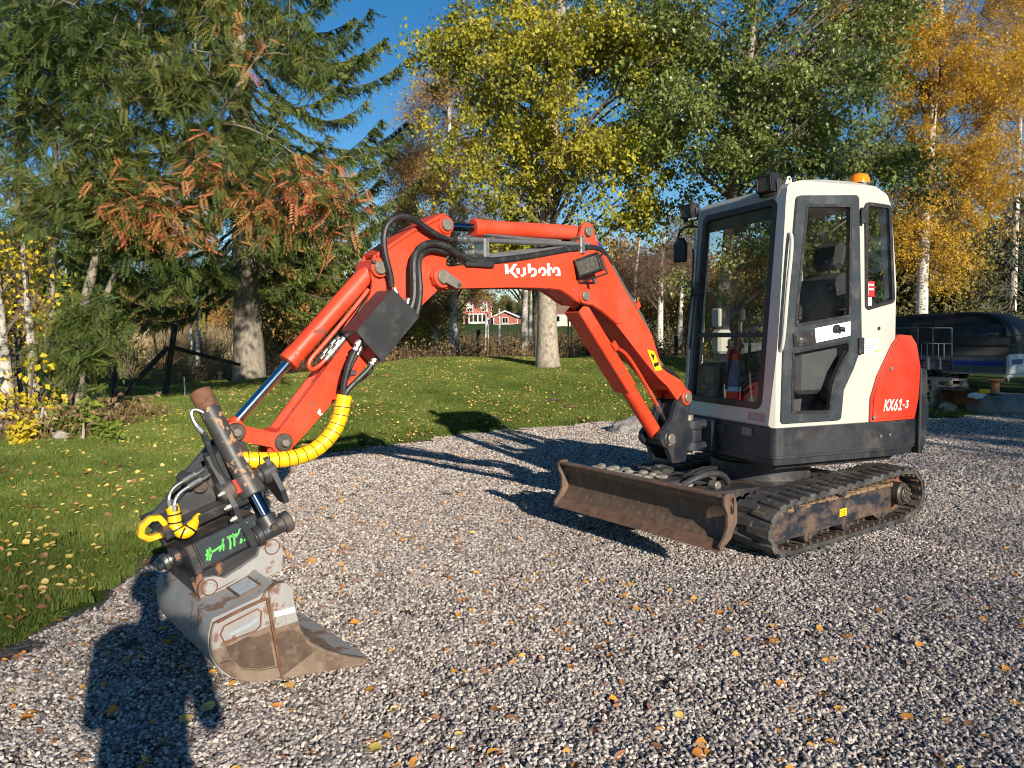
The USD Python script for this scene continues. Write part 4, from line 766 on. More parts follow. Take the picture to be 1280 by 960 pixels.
upart(EX, 'display_panel', cat([rbox((0.18, -0.21, 1.26), (0.30, -0.10, 1.44), 0.02), rbox((0.28, -0.19, 1.46), (0.31, -0.09, 1.60), 0.01)]), 'cab_beige')
upart(EX, 'red_floor_lever', hull([(0.36, 0.46, 0.86), (0.39, 0.60, 0.86), (0.36, 0.60, 1.16), (0.34, 0.56, 1.18), (0.33, 0.60, 0.86), (0.35, 0.44, 0.90)]), 'orange_panel')
upart(EX, 'heater_duct', rbox((0.22, -0.23, 0.85), (0.40, 0.0, 1.20), 0.03), 'cab_inside')

# fire extinguisher standing inside the cab
ew = UP[:3, :3] @ np.array([0.37, 0.165, 0.846])
Rm = rot([0, 0, 1], MH)
FE = empty('fire_extinguisher', Rm @ ew + [MX, MY, 0], MH + SWING, label='red fire extinguisher with blue label behind the lower cab windscreen', cat='extinguisher')
part(FE, 'cylinder', lathe([(0.045, 0.0), (0.052, 0.012), (0.052, 0.30), (0.045, 0.335), (0.02, 0.36), (0.016, 0.375)], (0, 0, 0.09), [0, 0, 1], 24), 'ext_red')
part(FE, 'label_band', lathe([(0.0528, 0.0), (0.0529, 0.22)], (0, 0, 0.155), [0, 0, 1], 24), 'ext_label')
part(FE, 'label_stripe', lathe([(0.0535, 0.0), (0.0536, 0.03)], (0, 0, 0.158), [0, 0, 1], 24), 'ext_cyan')
part(FE, 'valve', cat([cyl((0, 0, 0.455), (0, 0, 0.50), 0.018, 14), rbox((-0.02, -0.02, 0.485), (0.02, 0.02, 0.52), 0.006)]), 'fitting')
part(FE, 'handle', cat([rbox((-0.015, -0.075, 0.462), (0.015, 0.075, 0.476), 0.005), rbox((-0.012, -0.06, 0.50), (0.012, 0.065, 0.512), 0.004)]), 'ext_red')
part(FE, 'hose', tube(curve([(0.02, 0.0, 0.47), (0.055, 0.04, 0.44), (0.062, 0.02, 0.33), (0.06, 0.0, 0.17)], 16), 0.009, 8), 'hose_black')
part(FE, 'bracket_foot', cyl((0, 0, 0), (0, 0, 0.092), 0.05, 20, ch=0.01), 'cab_beige')

# --- swing yoke on the upper frame, and the swing bracket in the boom plane
yk = man(rbox((0.44, -0.19, 0.56), (0.52, 0.13, 0.80), 0.015)) + man(rbox((0.46, -0.13, 0.73), (0.66, 0.07, 0.79), 0.02)) + man(rbox((0.46, -0.13, 0.575), (0.66, 0.07, 0.635), 0.02)) + man(cyl((0.62, -0.03, 0.575), (0.62, -0.03, 0.635), 0.105, 28)) + man(cyl((0.62, -0.03, 0.73), (0.62, -0.03, 0.79), 0.105, 28))
upart(EX, 'swing_yoke', yk, 'skirt_navy')
upart(EX, 'swing_pin', cat([cyl((0.62, -0.03, 0.54), (0.62, -0.03, 0.825), 0.04, 20), rbox((0.61, -0.045, 0.80), (0.66, -0.015, 0.83), 0.005)]), 'pin_grey')
brk = Polygon([(0.20, 0.98), (0.245, 0.944), (0.263, 0.911), (0.297, 0.83), (0.375, 0.77), (0.418, 0.735), (0.432, 0.693), (0.40, 0.650), (0.345, 0.620), (0.310, 0.55), (0.296, 0.515), (0.149, 0.511), (0.131, 0.60), (0.15, 0.75), (0.110, 0.86), (0.09, 0.93), (0.10, 0.99), (0.15, 1.01)]).buffer(-0.012).buffer(0.012)
sb = bpart(EX, 'swing_bracket', cat([extrude(brk, 0.062, 0.098), extrude(brk, -0.098, -0.062), rbox((0.11, -0.07, 0.60), (0.20, 0.07, 0.80), 0.02), cyl((0, 0, 0.64), (0, 0, 0.725), 0.10, 28), hull([(0.0, -0.09, 0.64), (0.0, 0.09, 0.64), (0.0, -0.09, 0.725), (0.0, 0.09, 0.725), (0.17, -0.07, 0.62), (0.17, 0.07, 0.62), (0.17, -0.07, 0.77), (0.17, 0.07, 0.77)]), rbox((0.14, -0.07, 0.512), (0.30, 0.07, 0.545), 0.01)]), 'skirt_navy')
for (s_, z_) in ((0.335, 0.694),):
    bpart(sb, 'pin_boss', cyl((s_, -0.115, z_), (s_, 0.112, z_), 0.056, 26, ch=0.008), 'skirt_navy')
    bpart(sb, 'pin_cap', cat([cyl((s_, 0.112, z_), (s_, 0.128, z_), 0.036, 22, ch=0.005), hull([(s_ - 0.012, 0.112, z_ - 0.012), (s_ - 0.012, 0.124, z_ - 0.012), (s_ + 0.03, 0.112, z_ - 0.05), (s_ + 0.03, 0.124, z_ - 0.05), (s_ - 0.045, 0.112, z_ - 0.03), (s_ - 0.045, 0.124, z_ - 0.03), (s_ - 0.01, 0.118, z_ + 0.03)])]), 'pin_grey')
bpart(EX, 'bracket_hose_guard', cat([tube(curve([(0.10, y, 1.02), (0.20, y, 0.93), (0.235, y, 0.84), (0.22, y, 0.74)], 14), 0.012, 8) for y in np.linspace(-0.05, 0.05, 6)]), 'hose_black')
for y in np.linspace(-0.05, 0.05, 5):
    bpart(EX, 'hose_fitting', cat([cyl((0.232, y, 0.80), (0.228, y, 0.775), 0.011, 8)]), 'fitting')

# --- boom
boom_out = Polygon([(2.262, 1.732), (2.240, 1.775), (2.198, 1.790), (2.14, 1.786), (1.967, 1.806), (1.718, 1.841), (1.40, 1.893), (1.065, 1.940), (1.005, 1.932), (0.945, 1.905), (0.905, 1.862), (0.738, 1.663), (0.507, 1.413), (0.398, 1.183), (0.351, 1.156), (0.198, 1.091), (0.115, 1.01), (0.092, 0.965), (0.105, 0.925), (0.142, 0.908), (0.197, 0.923), (0.25, 0.966), (0.341, 1.054), (0.432, 1.114), (0.559, 1.216), (0.86, 1.482), (0.992, 1.560), (1.078, 1.598), (1.162, 1.603), (1.225, 1.622), (1.275, 1.651), (1.349, 1.683), (1.512, 1.694), (1.72, 1.690), (2.029, 1.676), (2.118, 1.672), (2.19, 1.668), (2.245, 1.690)]).buffer(-0.006).buffer(0.006)
core = boom_out.intersection(Polygon([(2.02, 1.2), (2.02, 2.1), (0.3, 2.1), (0.3, 1.0), (0.45, 1.08), (1.0, 1.55), (1.25, 1.62), (1.4, 1.66), (1.4, 1.2)])).buffer(-0.004)
pad = Polygon([(1.50, 1.6935), (1.28, 1.72), (1.02, 1.70), (0.88, 1.60), (0.80, 1.48), (0.86, 1.482), (0.992, 1.560), (1.078, 1.598), (1.162, 1.603), (1.225, 1.622), (1.275, 1.651), (1.349, 1.683)]).buffer(-0.004)
bm = cat([extrude(boom_out, 0.068, 0.088), extrude(boom_out, -0.088, -0.068), extrude(core, -0.07, 0.07), extrude(pad, 0.086, 0.096), extrude(pad, -0.096, -0.086)])
boom = bpart(EX, 'boom', bm, 'orange_paint', smooth=25)
for (s_, z_, r_, nm, m_) in ((1.154, 1.654, 0.030, 'boom_pin', 'pin_grey'), (2.199, 1.728, 0.038, 'arm_pin', 'pin_grey'), (0.143, 0.966, 0.036, 'foot_pin', 'pin_grey')):
    bpart(boom, 'pin_boss', cyl((s_, -0.108, z_), (s_, 0.108, z_), r_ + 0.018, 28, ch=0.004), 'orange_paint' if nm != 'foot_pin' else 'orange_paint')
    bpart(boom, nm, cyl((s_, -0.122, z_), (s_, 0.122, z_), r_, 24, ch=0.005), m_)
bpart(boom, 'pin_lock', hull([(s_, y, z_) for s_, z_ in ((2.18, 1.75), (2.20, 1.70), (2.10, 1.705), (2.095, 1.675), (2.13, 1.67)) for y in (0.118, 0.130)]), 'pin_grey')
bpart(boom, 'pin_bolt', cyl((2.115, 0.128, 1.688), (2.115, 0.138, 1.688), 0.012, 6), 'bolt_dark', smooth=False)
# lettering: strokes of the logotype, traced on a 1280 x 512 grid
def stroke(pts, w): return LineString(pts).buffer(w / 2, cap_style='flat', join_style='round')
def arc(cx_, cy_, rx, ry, a0, a1, n=18):
    a = np.radians(np.linspace(a0, a1, n)); return [(cx_ + rx * math.cos(t), cy_ + ry * math.sin(t)) for t in a]
LT = [stroke([(163, 130), (175, 320)], 48), Polygon([(280, 122), (332, 122), (255, 262), (345, 388), (298, 388), (202, 262)]),
      stroke([(340, 205), (348, 312)], 46), stroke([(440, 195), (448, 330)], 44), Point(410, 352).buffer(26), stroke([(448, 318), (425, 345)], 30),
      stroke([(516, 118), (524, 302)], 44), stroke(arc(574, 285, 50, 70, -155, 118), 40),
      stroke(arc(732, 272, 47, 68, -205, 100), 40), stroke([(830, 105), (842, 358)], 44), stroke([(842, 205), (888, 205)], 50),
      stroke(arc(960, 260, 46, 64, -215, -5), 42), stroke([(1008, 250), (1016, 352)], 42), stroke([(958, 335), (1016, 340)], 34)]
lt = shapely.union_all([p.buffer(0) for p in LT])
LA, LB, LC = np.array([1.772, 1.748]), np.array([1.342, 1.766]), np.array([1.771, 1.820])     # bottom left, bottom right, top left
def let_map(xy):
    u = (np.asarray(xy)[:, 0] - 140) / 900.0; w = (370 - np.asarray(xy)[:, 1]) / 250.0
    return LA + u[:, None] * (LB - LA) + w[:, None] * (LC - LA)
lm = []
for g in (lt.geoms if hasattr(lt, 'geoms') else [lt]):
    lm.append(extrude(Polygon(let_map(g.exterior.coords), [let_map(i.coords) for i in g.interiors]).buffer(0), 0.0875, 0.0905))
bpart(boom, 'lettering', cat(lm), 'white_print', smooth=False)
dq = np.array([(0.564, 1.309), (0.478, 1.292), (0.402, 1.171), (0.473, 1.161)])
dqp = np.array([(0.555, 1.312), (0.486, 1.300), (0.402, 1.171), (0.471, 1.166)])
dcl = bpart(boom, 'warning_decal', extrude(Polygon(dqp), 0.0875, 0.0895), 'sticker_yellow', smooth=False)
def dmap(u, w): return dqp[0] * (1 - u) * (1 - w) + dqp[1] * u * (1 - w) + dqp[2] * u * w + dqp[3] * (1 - u) * w
tri = Polygon([dmap(0.25, 0.18), dmap(0.85, 0.20), dmap(0.35, 0.52)])
bpart(boom, 'warning_symbol', cat([extrude(tri.difference(tri.buffer(-0.007)), 0.0893, 0.0905), extrude(Point(*dmap(0.45, 0.30)).buffer(0.010), 0.0893, 0.0905), extrude(Point(*dmap(0.32, 0.72)).buffer(0.015), 0.0893, 0.0905), extrude(Point(*dmap(0.70, 0.68)).buffer(0.014), 0.0893, 0.0905)]), 'print_black', smooth=False)
# pipes and hoses along the boom
def bt(name, pts, r, m, par=None, n=40, sides=10): return bpart(par or EX, name, tube(curve(pts, n), r, sides), m)
top = [(2.02, 1.835), (1.72, 1.872), (1.40, 1.925), (1.06, 1.972), (0.98, 1.962), (0.90, 1.90), (0.72, 1.69), (0.52, 1.46), (0.44, 1.30), (0.36, 1.20)]
for k, y in enumerate((0.055, 0.02)):
    bt('boom_pipe', [(s_, y, z_ + 0.012 * k) for s_, z_ in top], 0.013, 'pipe_grey')
bt('boom_hose', [(2.445, 0.15, 1.535), (2.415, 0.155, 1.60), (2.405, 0.15, 1.70), (2.385, 0.13, 1.825), (2.30, 0.115, 1.892), (2.18, 0.11, 1.885), (2.05, 0.10, 1.832), (1.90, 0.09, 1.828), (1.72, 0.082, 1.848), (1.40, 0.078, 1.905), (1.06, 0.075, 1.955), (0.965, 0.072, 1.935), (0.88, 0.07, 1.86)], 0.020, 'hose_black')
bt('boom_hose', [(2.415, 0.165, 1.515), (2.385, 0.16, 1.60), (2.372, 0.145, 1.70), (2.352, 0.115, 1.81), (2.28, 0.095, 1.866), (2.18, 0.09, 1.862), (2.05, 0.08, 1.85), (1.88, 0.06, 1.855)], 0.017, 'hose_black')
bt('boom_pipe', [(2.10, 0.075, 1.935), (1.90, 0.075, 1.942), (1.60, 0.07, 1.952), (1.30, 0.068, 1.965), (1.05, 0.06, 1.975)], 0.015, 'pipe_grey')
bt('boom_pipe', [(1.90, 0.02, 1.985), (1.60, 0.02, 1.980), (1.30, 0.02, 1.985)], 0.011, 'pipe_grey')
bt('arm_hose', [(2.10, 0.09, 1.932), (2.20, 0.10, 1.935), (2.32, 0.105, 1.985), (2.43, 0.11, 2.02), (2.53, 0.112, 1.97), (2.55, 0.112, 1.85), (2.52, 0.11, 1.73), (2.51, 0.10, 1.67)], 0.016, 'hose_black')
for (a, b) in (((2.10, 0.09, 1.932), (1.97, 0.082, 1.938)), ((2.05, 0.085, 1.862), (1.90, 0.07, 1.872)), ((1.12, 0.062, 1.972), (1.05, 0.058, 1.975))):
    bpart(EX, 'hose_fitting', cat([cyl(a, b, 0.019, 12), cyl(np.array(a) * 0.65 + np.array(b) * 0.35, np.array(a) * 0.45 + np.array(b) * 0.55, 0.025, 6)]), 'fitting', smooth=25)
for (s_, z_) in ((1.90, 1.895), (1.16, 1.958)):
    bpart(EX, 'pipe_clamp', rbox((s_ - 0.02, 0.0, z_ - 0.05), (s_ + 0.02, 0.098, z_ + 0.06), 0.006), 'fitting')
bpart(EX, 'clamp_block', rbox((1.86, 0.086, 1.792), (2.05, 0.112, 1.825), 0.004), 'box_cover')
bt('blue_hose', [(1.05, 0.05, 1.982), (0.99, 0.045, 1.985), (0.94, 0.04, 1.955)], 0.017, 'blue_print')
bpart(EX, 'pipe_guard', hull([(s_, y, z_) for s_, z_ in ((0.47, 1.42), (0.36, 1.16), (0.33, 1.17), (0.44, 1.44)) for y in (-0.075, -0.03)]), 'orange_paint')
bpart(EX, 'pipe_guard', hull([(s_, y, z_) for s_, z_ in ((0.655, 1.60), (0.635, 1.57), (0.60, 1.60), (0.62, 1.635)) for y in (-0.06, 0.075)]), 'orange_paint')
bt('foot_hose', [(0.40, 0.02, 1.25), (0.30, 0.03, 1.17), (0.17, 0.02, 1.12), (0.06, 0.0, 0.98), (0.06, 0.0, 0.85)], 0.017, 'hose_black')
bt('foot_hose', [(0.40, -0.03, 1.25), (0.28, -0.03, 1.18), (0.14, -0.03, 1.13), (0.03, -0.03, 0.98), (0.05, -0.03, 0.85)], 0.017, 'hose_black')
# lamp on the boom
Rl = rot([0, 1, 0], 0.05) @ rot([0, 0, 1], 0.62) @ rot([1, 0, 0], 0.28)
bl_ = work_light(boom, 'work_light', (1.185, 0.165, 1.835), Rl, 0.155, 0.115, 0.085, BM, label='square work light on the side of the boom')
bt('lamp_cable', [(1.10, 0.13, 1.84), (1.02, 0.11, 1.90), (0.97, 0.09, 1.93), (0.93, 0.07, 1.93)], 0.007, 'hose_black', n=16, sides=6)

# --- cylinders
def ram(name, a, b, split, r, rr, rodmat, eye, y=0.0, barrel='orange_paint', swap=False, **kw):
    """hydraulic ram from pin a (barrel end) to pin b (rod end), both (s, z)"""
    a3, b3 = np.array([a[0], y, a[1]]), np.array([b[0], y, b[1]]); u = (b3 - a3) / np.linalg.norm(b3 - a3); L = np.linalg.norm(b3 - a3)
    e0 = a3 + u * eye; e1 = a3 + u * (split * L)
    p = bpart(EX, name, cat([cyl(e0, e1, r, 28, ch=0.004), cyl(e1 - u * 0.05, e1 + u * 0.012, r + 0.005, 28, ch=0.003), cyl(a3 - [0, 0.055, 0], a3 + [0, 0.055, 0], eye * 0.9, 24), hull(np.vstack([np.array(meshkit.arrays(cyl(a3 + u * eye * .4 - [0, .04, 0], a3 + u * eye * .4 + [0, .04, 0], eye * .7, 12))[0]), meshkit.arrays(cyl(e0, e0 + u * 0.02, r * 0.95, 16))[0]]))]), barrel, **kw)
    bpart(p, 'piston_rod', cyl(e1, b3, rr, 22), rodmat)
    bpart(p, 'rod_eye', cat([cyl(b3 - [0, 0.05, 0], b3 + [0, 0.05, 0], eye * 0.95, 24, ch=0.004), cyl(b3 - u * eye * 1.4, b3, rr * 1.25, 18)]), barrel)
    return p
ac = ram('arm_cylinder', (1.104, 2.050), (2.150, 2.008), 0.775, 0.046, 0.023, 'chrome_dark', 0.045)
bpart(boom, 'cylinder_bracket', cat([extrude(Polygon([(1.22, 1.90), (0.985, 1.935), (1.03, 2.02), (1.06, 2.095), (1.10, 2.11), (1.145, 2.09), (1.165, 2.03)]).buffer(-0.01).buffer(0.01), s * 0.058, s * 0.078) for s in (-1, 1)]), 'orange_paint')
bpart(boom, 'bracket_pin', cyl((1.104, -0.10, 2.05), (1.104, 0.10, 2.05), 0.03, 20, ch=0.004), 'pin_grey')
bcyl = ram('boom_cylinder', (0.334, 0.690), (1.172, 1.652), 0.50, 0.050, 0.027, 'chrome_dark', 0.05)
u_ = np.array([1.172 - 0.334, 0, 1.652 - 0.690]); u_ /= np.linalg.norm(u_); n_ = np.array([u_[2], 0, -u_[0]])
def along(t, y, h): return np.array([0.334, y, 0.690]) + u_ * t + n_ * h
bpart(bcyl, 'rod_guard', cat([hull([along(t, y, h) for t in (0.50, 1.20) for y in (-0.062, 0.062) for h in (0.052, 0.062)]), hull([along(t, y, h) for t in (0.50, 1.20) for y in (0.052, 0.062) for h in (-0.03, 0.06)]), hull([along(t, y, h) for t in (0.50, 1.20) for y in (-0.062, -0.052) for h in (-0.03, 0.06)]), hull([along(t, y, h) for t in (0.80, 0.86) for y in (0.06, 0.075) for h in (-0.02, -0.06)])]), 'orange_paint')
bpart(bcyl, 'feed_pipe', tube(curve([along(0.80, 0.075, -0.045), along(0.72, 0.08, -0.075), along(0.55, 0.08, -0.085), along(0.30, 0.075, -0.085), along(0.24, 0.07, -0.085)], 30), 0.012, 8), 'orange_paint')
bpart(bcyl, 'pipe_fitting', cyl(along(0.25, 0.07, -0.085), along(0.18, 0.065, -0.085), 0.016, 10), 'fitting')
bpart(bcyl, 'feed_hose', tube(curve([along(0.18, 0.065, -0.085), along(0.10, 0.05, -0.09), along(0.02, 0.0, -0.12)], 12), 0.014, 8), 'hose_black')
# --- arm
arm_out = Polygon([(2.150, 2.062), (2.105, 2.035), (2.110, 1.980), (2.144, 1.894), (2.150, 1.80), (2.148, 1.70), (2.170, 1.655), (2.206, 1.662), (2.335, 1.558), (2.818, 1.111), (3.015, 0.925), (3.075, 0.880), (3.115, 0.870), (3.150, 0.900), (3.135, 0.945), (3.095, 0.995), (2.713, 1.434), (2.600, 1.640), (2.592, 1.690), (2.600, 1.715), (2.606, 1.770), (2.575, 1.830), (2.500, 1.880), (2.356, 1.973), (2.236, 2.033), (2.185, 2.062)]).buffer(-0.008).buffer(0.008)
abox = Polygon([(2.22, 1.95), (2.55, 1.80), (2.56, 1.66), (2.70, 1.43), (3.06, 1.0), (2.99, 0.955), (2.80, 1.12), (2.33, 1.55), (2.22, 1.66)])
arm = bpart(EX, 'arm', cat([extrude(arm_out, 0.046, 0.063), extrude(arm_out, -0.063, -0.046), extrude(abox.buffer(-0.003), -0.047, 0.047), extrude(Polygon([(2.15, 2.062), (2.185, 2.062), (2.236, 2.033), (2.356, 1.973), (2.50, 1.88), (2.575, 1.83), (2.57, 1.815), (2.35, 1.955), (2.17, 2.045)]), -0.075, 0.075)]), 'orange_paint', smooth=25)
bpart(arm, 'side_gusset', extrude(Polygon([(2.18, 1.80), (2.33, 1.70), (2.36, 1.58), (2.206, 1.668), (2.16, 1.70)]).difference(Polygon([(2.23, 1.745), (2.31, 1.69), (2.325, 1.625), (2.24, 1.672)])), 0.062, 0.067), 'orange_paint')
for (s_, z_, rr_, yy_) in ((2.150, 2.006, 0.033, 0.09), (2.560, 1.762, 0.034, 0.10), (3.084, 0.945, 0.042, 0.10)):
    bpart(arm, 'pin_boss', cyl((s_, -yy_ + 0.015, z_), (s_, yy_ - 0.015, z_), rr_ + 0.014, 26, ch=0.003), 'orange_paint')
    bpart(arm, 'arm_end_pin', cyl((s_, -yy_, z_), (s_, yy_, z_), rr_, 22, ch=0.005), 'pin_grey' if z_ > 1.5 else 'bolt_dark')
bpart(arm, 'pin_bolt', cat([cyl((2.60, 0.09, 1.79), (2.60, 0.10, 1.79), 0.010, 6), cyl((2.525, 0.09, 1.725), (2.525, 0.10, 1.725), 0.010, 6)]), 'bolt_dark', smooth=False)
bpart(arm, 'hose_bracket', cat([rbox((2.70, 0.063, 1.235), (2.78, 0.075, 1.262), 0.002), hull([(2.695, 0.063, 1.262), (2.715, 0.063, 1.262), (2.805, 0.063, 1.17), (2.79, 0.063, 1.165), (2.695, 0.072, 1.262), (2.715, 0.072, 1.262), (2.805, 0.072, 1.17), (2.79, 0.072, 1.165)])]), 'steel_dark')
bpart(arm, 'paint_chip', extrude(Polygon([(2.905, 1.065), (2.89, 1.085), (2.885, 1.06), (2.875, 1.058), (2.89, 1.05)]), 0.0628, 0.0640), 'white_print', smooth=False)
bcy = ram('bucket_cylinder', (2.565, 1.762), (3.300, 1.012), 0.60, 0.047, 0.023, 'chrome', 0.045)
ub = np.array([3.300 - 2.565, 0, 1.012 - 1.762]); ub /= np.linalg.norm(ub); nb = np.array([ub[2], 0, -ub[0]]) * -1
def al2(t, y, h): return np.array([2.565, y, 1.762]) + ub * t + nb * h
nb = nb if nb[2] < 0 else -nb
bpart(bcy, 'feed_pipe', tube(curve([al2(0.10, 0.03, 0.05), al2(0.30, 0.04, 0.055), al2(0.52, 0.045, 0.055), al2(0.585, 0.045, 0.062), al2(0.60, 0.045, 0.085), al2(0.575, 0.045, 0.105), al2(0.50, 0.045, 0.11)], 36), 0.011, 8), 'orange_paint')
for dy in (0.045, 0.0):
    bpart(bcy, 'pipe_fitting', cat([cyl(al2(0.52, dy, 0.112), al2(0.37, dy, 0.112), 0.017, 10), cyl(al2(0.49, dy, 0.112), al2(0.46, dy, 0.112), 0.022, 6), cyl(al2(0.43, dy, 0.112), al2(0.40, dy, 0.112), 0.022, 6)]), 'fitting', smooth=25)
    bpart(EX, 'arm_hose', tube(curve([al2(0.37, dy, 0.112), al2(0.25, dy, 0.105), al2(0.10, dy, 0.085), al2(0.02, dy, 0.06)], 16), 0.014, 8), 'hose_black')
# link between the bucket cylinder and the arm
for s in (-1, 1):
    bpart(EX, 'bucket_link', extrude(LineString([(3.300, 1.012), (3.084, 0.945)]).buffer(0.034).union(Point(3.300, 1.012).buffer(0.05)).union(Point(3.084, 0.945).buffer(0.048)), s * 0.066, s * 0.086), 'orange_paint')
bpart(EX, 'link_pin', cyl((3.300, -0.105, 1.012), (3.300, 0.105, 1.012), 0.042, 24, ch=0.006), 'bolt_dark')
for s_, z_ in ((3.300, 1.012), (3.084, 0.945)): bpart(EX, 'pin_bolt', cyl((s_, 0.10, z_), (s_, 0.122, z_), 0.018, 14, ch=0.003), 'pin_grey')
# valve cover box on the arm
bx = [(2.571, 1.650), (2.425, 1.520), (2.640, 1.300), (2.775, 1.448)]
bxp = Polygon(bx)
vc = bpart(EX, 'valve_cover', extrude(bxp.buffer(-0.01).buffer(0.01), 0.070, 0.225), 'box_cover', smooth=30, label='black sheet metal cover over the valve on the arm')
for (s_, z_) in ((2.60, 1.585), (2.745, 1.44)):
    bpart(vc, 'cover_bolt', cyl((s_, 0.12, z_ + 0.008), (s_ + 0.012, 0.12, z_ + 0.016), 0.010, 8), 'fitting', smooth=False)
hs = [((2.745, 0.20, 1.405), (2.80, 0.20, 1.30), (2.825, 0.19, 1.20)), ((2.72, 0.16, 1.375), (2.775, 0.165, 1.29), (2.815, 0.17, 1.20)), ((2.665, 0.20, 1.315), (2.715, 0.20, 1.255), (2.80, 0.19, 1.18)), ((2.640, 0.155, 1.305), (2.69, 0.155, 1.24), (2.79, 0.165, 1.18))]
for a, b, c in hs:
    a, b, c = map(np.array, (a, b, c)); m_ = a * 0.55 + b * 0.45
    bpart(EX, 'hose_fitting', cat([cyl(a, m_, 0.014, 10), cyl(a * 0.75 + m_ * 0.25, a * 0.5 + m_ * 0.5, 0.019, 6), cyl(a * 0.25 + m_ * 0.75, m_, 0.018, 6)]), 'fitting', smooth=25)
    bt('valve_hose', [tuple(m_), tuple(b), tuple(c), (2.822, 0.185, 1.14)], 0.013, 'hose_black', n=18, sides=8)
for a in ((2.455, 0.14, 1.56), (2.425, 0.16, 1.50)):
    bpart(EX, 'hose_fitting', cat([cyl(a, np.array(a) + [-0.02, 0, 0.05], 0.013, 10)]), 'fitting')
bt('valve_hose', [(2.50, 0.115, 1.66), (2.48, 0.13, 1.60), (2.455, 0.14, 1.56)], 0.012, 'fitting', n=10, sides=8)
# yellow spiral hose guard
yh = curve([(2.822, 0.185, 1.150), (2.838, 0.185, 1.085), (2.868, 0.185, 1.010), (2.930, 0.180, 0.938), (3.010, 0.175, 0.895), (3.125, 0.165, 0.880), (3.235, 0.15, 0.888), (3.33, 0.12, 0.895)], 120)
LL = np.r_[0, np.cumsum(np.linalg.norm(np.diff(yh, axis=0), axis=1))]
rr_ = 0.037 * (1 - 0.06 * (np.mod(LL / 0.042, 1.0) > 0.86))
yg = bpart(EX, 'hose_guard', tube(yh, rr_, 16), 'hose_yellow', smooth=40, label='yellow spiral hose guard curving below the arm')
for d_ in np.arange(0.042, LL[-1], 0.042):
    i_ = int(np.searchsorted(LL, d_)); i_ = min(max(i_, 2), len(yh) - 3); tg = yh[i_ + 1] - yh[i_ - 1]; tg /= np.linalg.norm(tg)
    c_ = yh[i_]; a_ = np.cross(tg, [0, 1, 0.3]); a_ /= np.linalg.norm(a_); b_ = np.cross(tg, a_)
    ring = [c_ + 0.0365 * (math.cos(t) * a_ + math.sin(t) * b_) + tg * 0.006 * t / PI for t in np.linspace(0, 2 * PI, 20)]
    bpart(yg, 'spiral_edge', tube(ring, 0.0022, 5, False), 'print_black')

# --- tilting coupler and bucket
TH = math.radians(18); TO = np.array([3.42, 0.0, 0.47])
TL = np.eye(4); TL[:3, 0] = (-math.cos(TH), 0, math.sin(TH)); TL[:3, 1] = (0, 1, 0); TL[:3, 2] = (math.sin(TH), 0, math.cos(TH)); TL[:3, 3] = TO
TL = BM @ TL                                                    # tool frame: a towards the machine, y left, n up; (a, y, n) is left handed in y -> faces flipped below
def tpart(par, name, mesh, m, **k):
    v, f, _ = meshkit.arrays(mesh); return part(par, name, (v, f[:, ::-1]), m, TL, **k)
cp = tpart(EX, 'tilt_coupler', cat([rbox((-0.115, -0.15, 0.000), (0.235, 0.245, 0.026), 0.004), rbox((-0.085, -0.13, 0.026), (0.20, 0.232, 0.148), 0.006), rbox((-0.112, -0.15, 0.02), (-0.078, 0.25, 0.155), 0.006), cyl((-0.15, 0.05, 0.18), (0.30, 0.05, 0.18), 0.045, 20)]), 'steel_dark', label='black tilting coupler between arm and bucket')
tpart(cp, 'side_plate', rbox((-0.070, 0.2325, 0.036), (0.185, 0.240, 0.146), 0.003), 'frame_slate')
gr = []
for (u0, w0, u1, w1, th_) in ((0.06, 0.25, 0.12, 0.62, .010), (0.10, 0.20, 0.16, 0.60, .012), (0.14, 0.30, 0.17, 0.65, .010), (0.08, 0.45, 0.34, 0.50, .012), (0.30, 0.35, 0.42, 0.72, .010), (0.36, 0.30, 0.40, 0.70, .008), (0.47, 0.22, 0.52, 0.72, .011), (0.55, 0.25, 0.59, 0.74, .010), (0.50, 0.72, 0.66, 0.66, .012), (0.62, 0.55, 0.72, 0.80, .008), (0.72, 0.80, 0.88, 0.92, .006), (0.66, 0.25, 0.69, 0.36, .012), (0.74, 0.26, 0.76, 0.34, .010), (0.86, 0.36, 0.92, 0.46, .016)):
    a0, n0, a1, n1 = -0.066 + u0 * 0.245, 0.04 + w0 * 0.10, -0.066 + u1 * 0.245, 0.04 + w1 * 0.10
    gr.append(extrude(LineString([(a0, n0), ((a0 + a1) / 2 + 0.003, (n0 + n1) / 2 - 0.002), (a1, n1)]).buffer(th_ * 0.38), 0.2398, 0.2412))
tpart(cp, 'green_marking', cat(gr), 'crayon_green', smooth=False)
tpart(cp, 'chipped_flange', cat([hull([(a, y, n) for a, n in ((-0.13, -0.005), (0.225, 0.01), (0.22, 0.034), (-0.12, 0.030)) for y in (0.236, 0.262)]), hull([(a, y, n) for a, n in ((-0.128, -0.055), (0.0, -0.03), (0.10, -0.015), (0.225, 0.0), (0.225, 0.012), (-0.128, 0.0)) for y in (0.240, 0.254)])]), 'chipped_black')
tpart(cp, 'end_plate', hull([(-0.138, y, n) for y, n in ((-0.16, -0.04), (0.25, -0.05), (0.25, 0.03), (-0.16, 0.03))] + [(-0.122, y, n) for y, n in ((-0.16, -0.04), (0.25, -0.05), (0.25, 0.03), (-0.16, 0.03))]), 'chipped_black')
tpart(cp, 'lock_pin', cat([cyl((-0.20, 0.02, 0.06), (-0.09, 0.02, 0.06), 0.026, 18, ch=0.004), cyl((-0.175, 0.02, 0.06), (-0.15, 0.02, 0.06), 0.036, 18, ch=0.004)]), 'fitting')
tpart(cp, 'lock_housing', cyl((-0.14, 0.06, 0.075), (-0.08, 0.06, 0.075), 0.045, 18, ch=0.006), 'chipped_black')
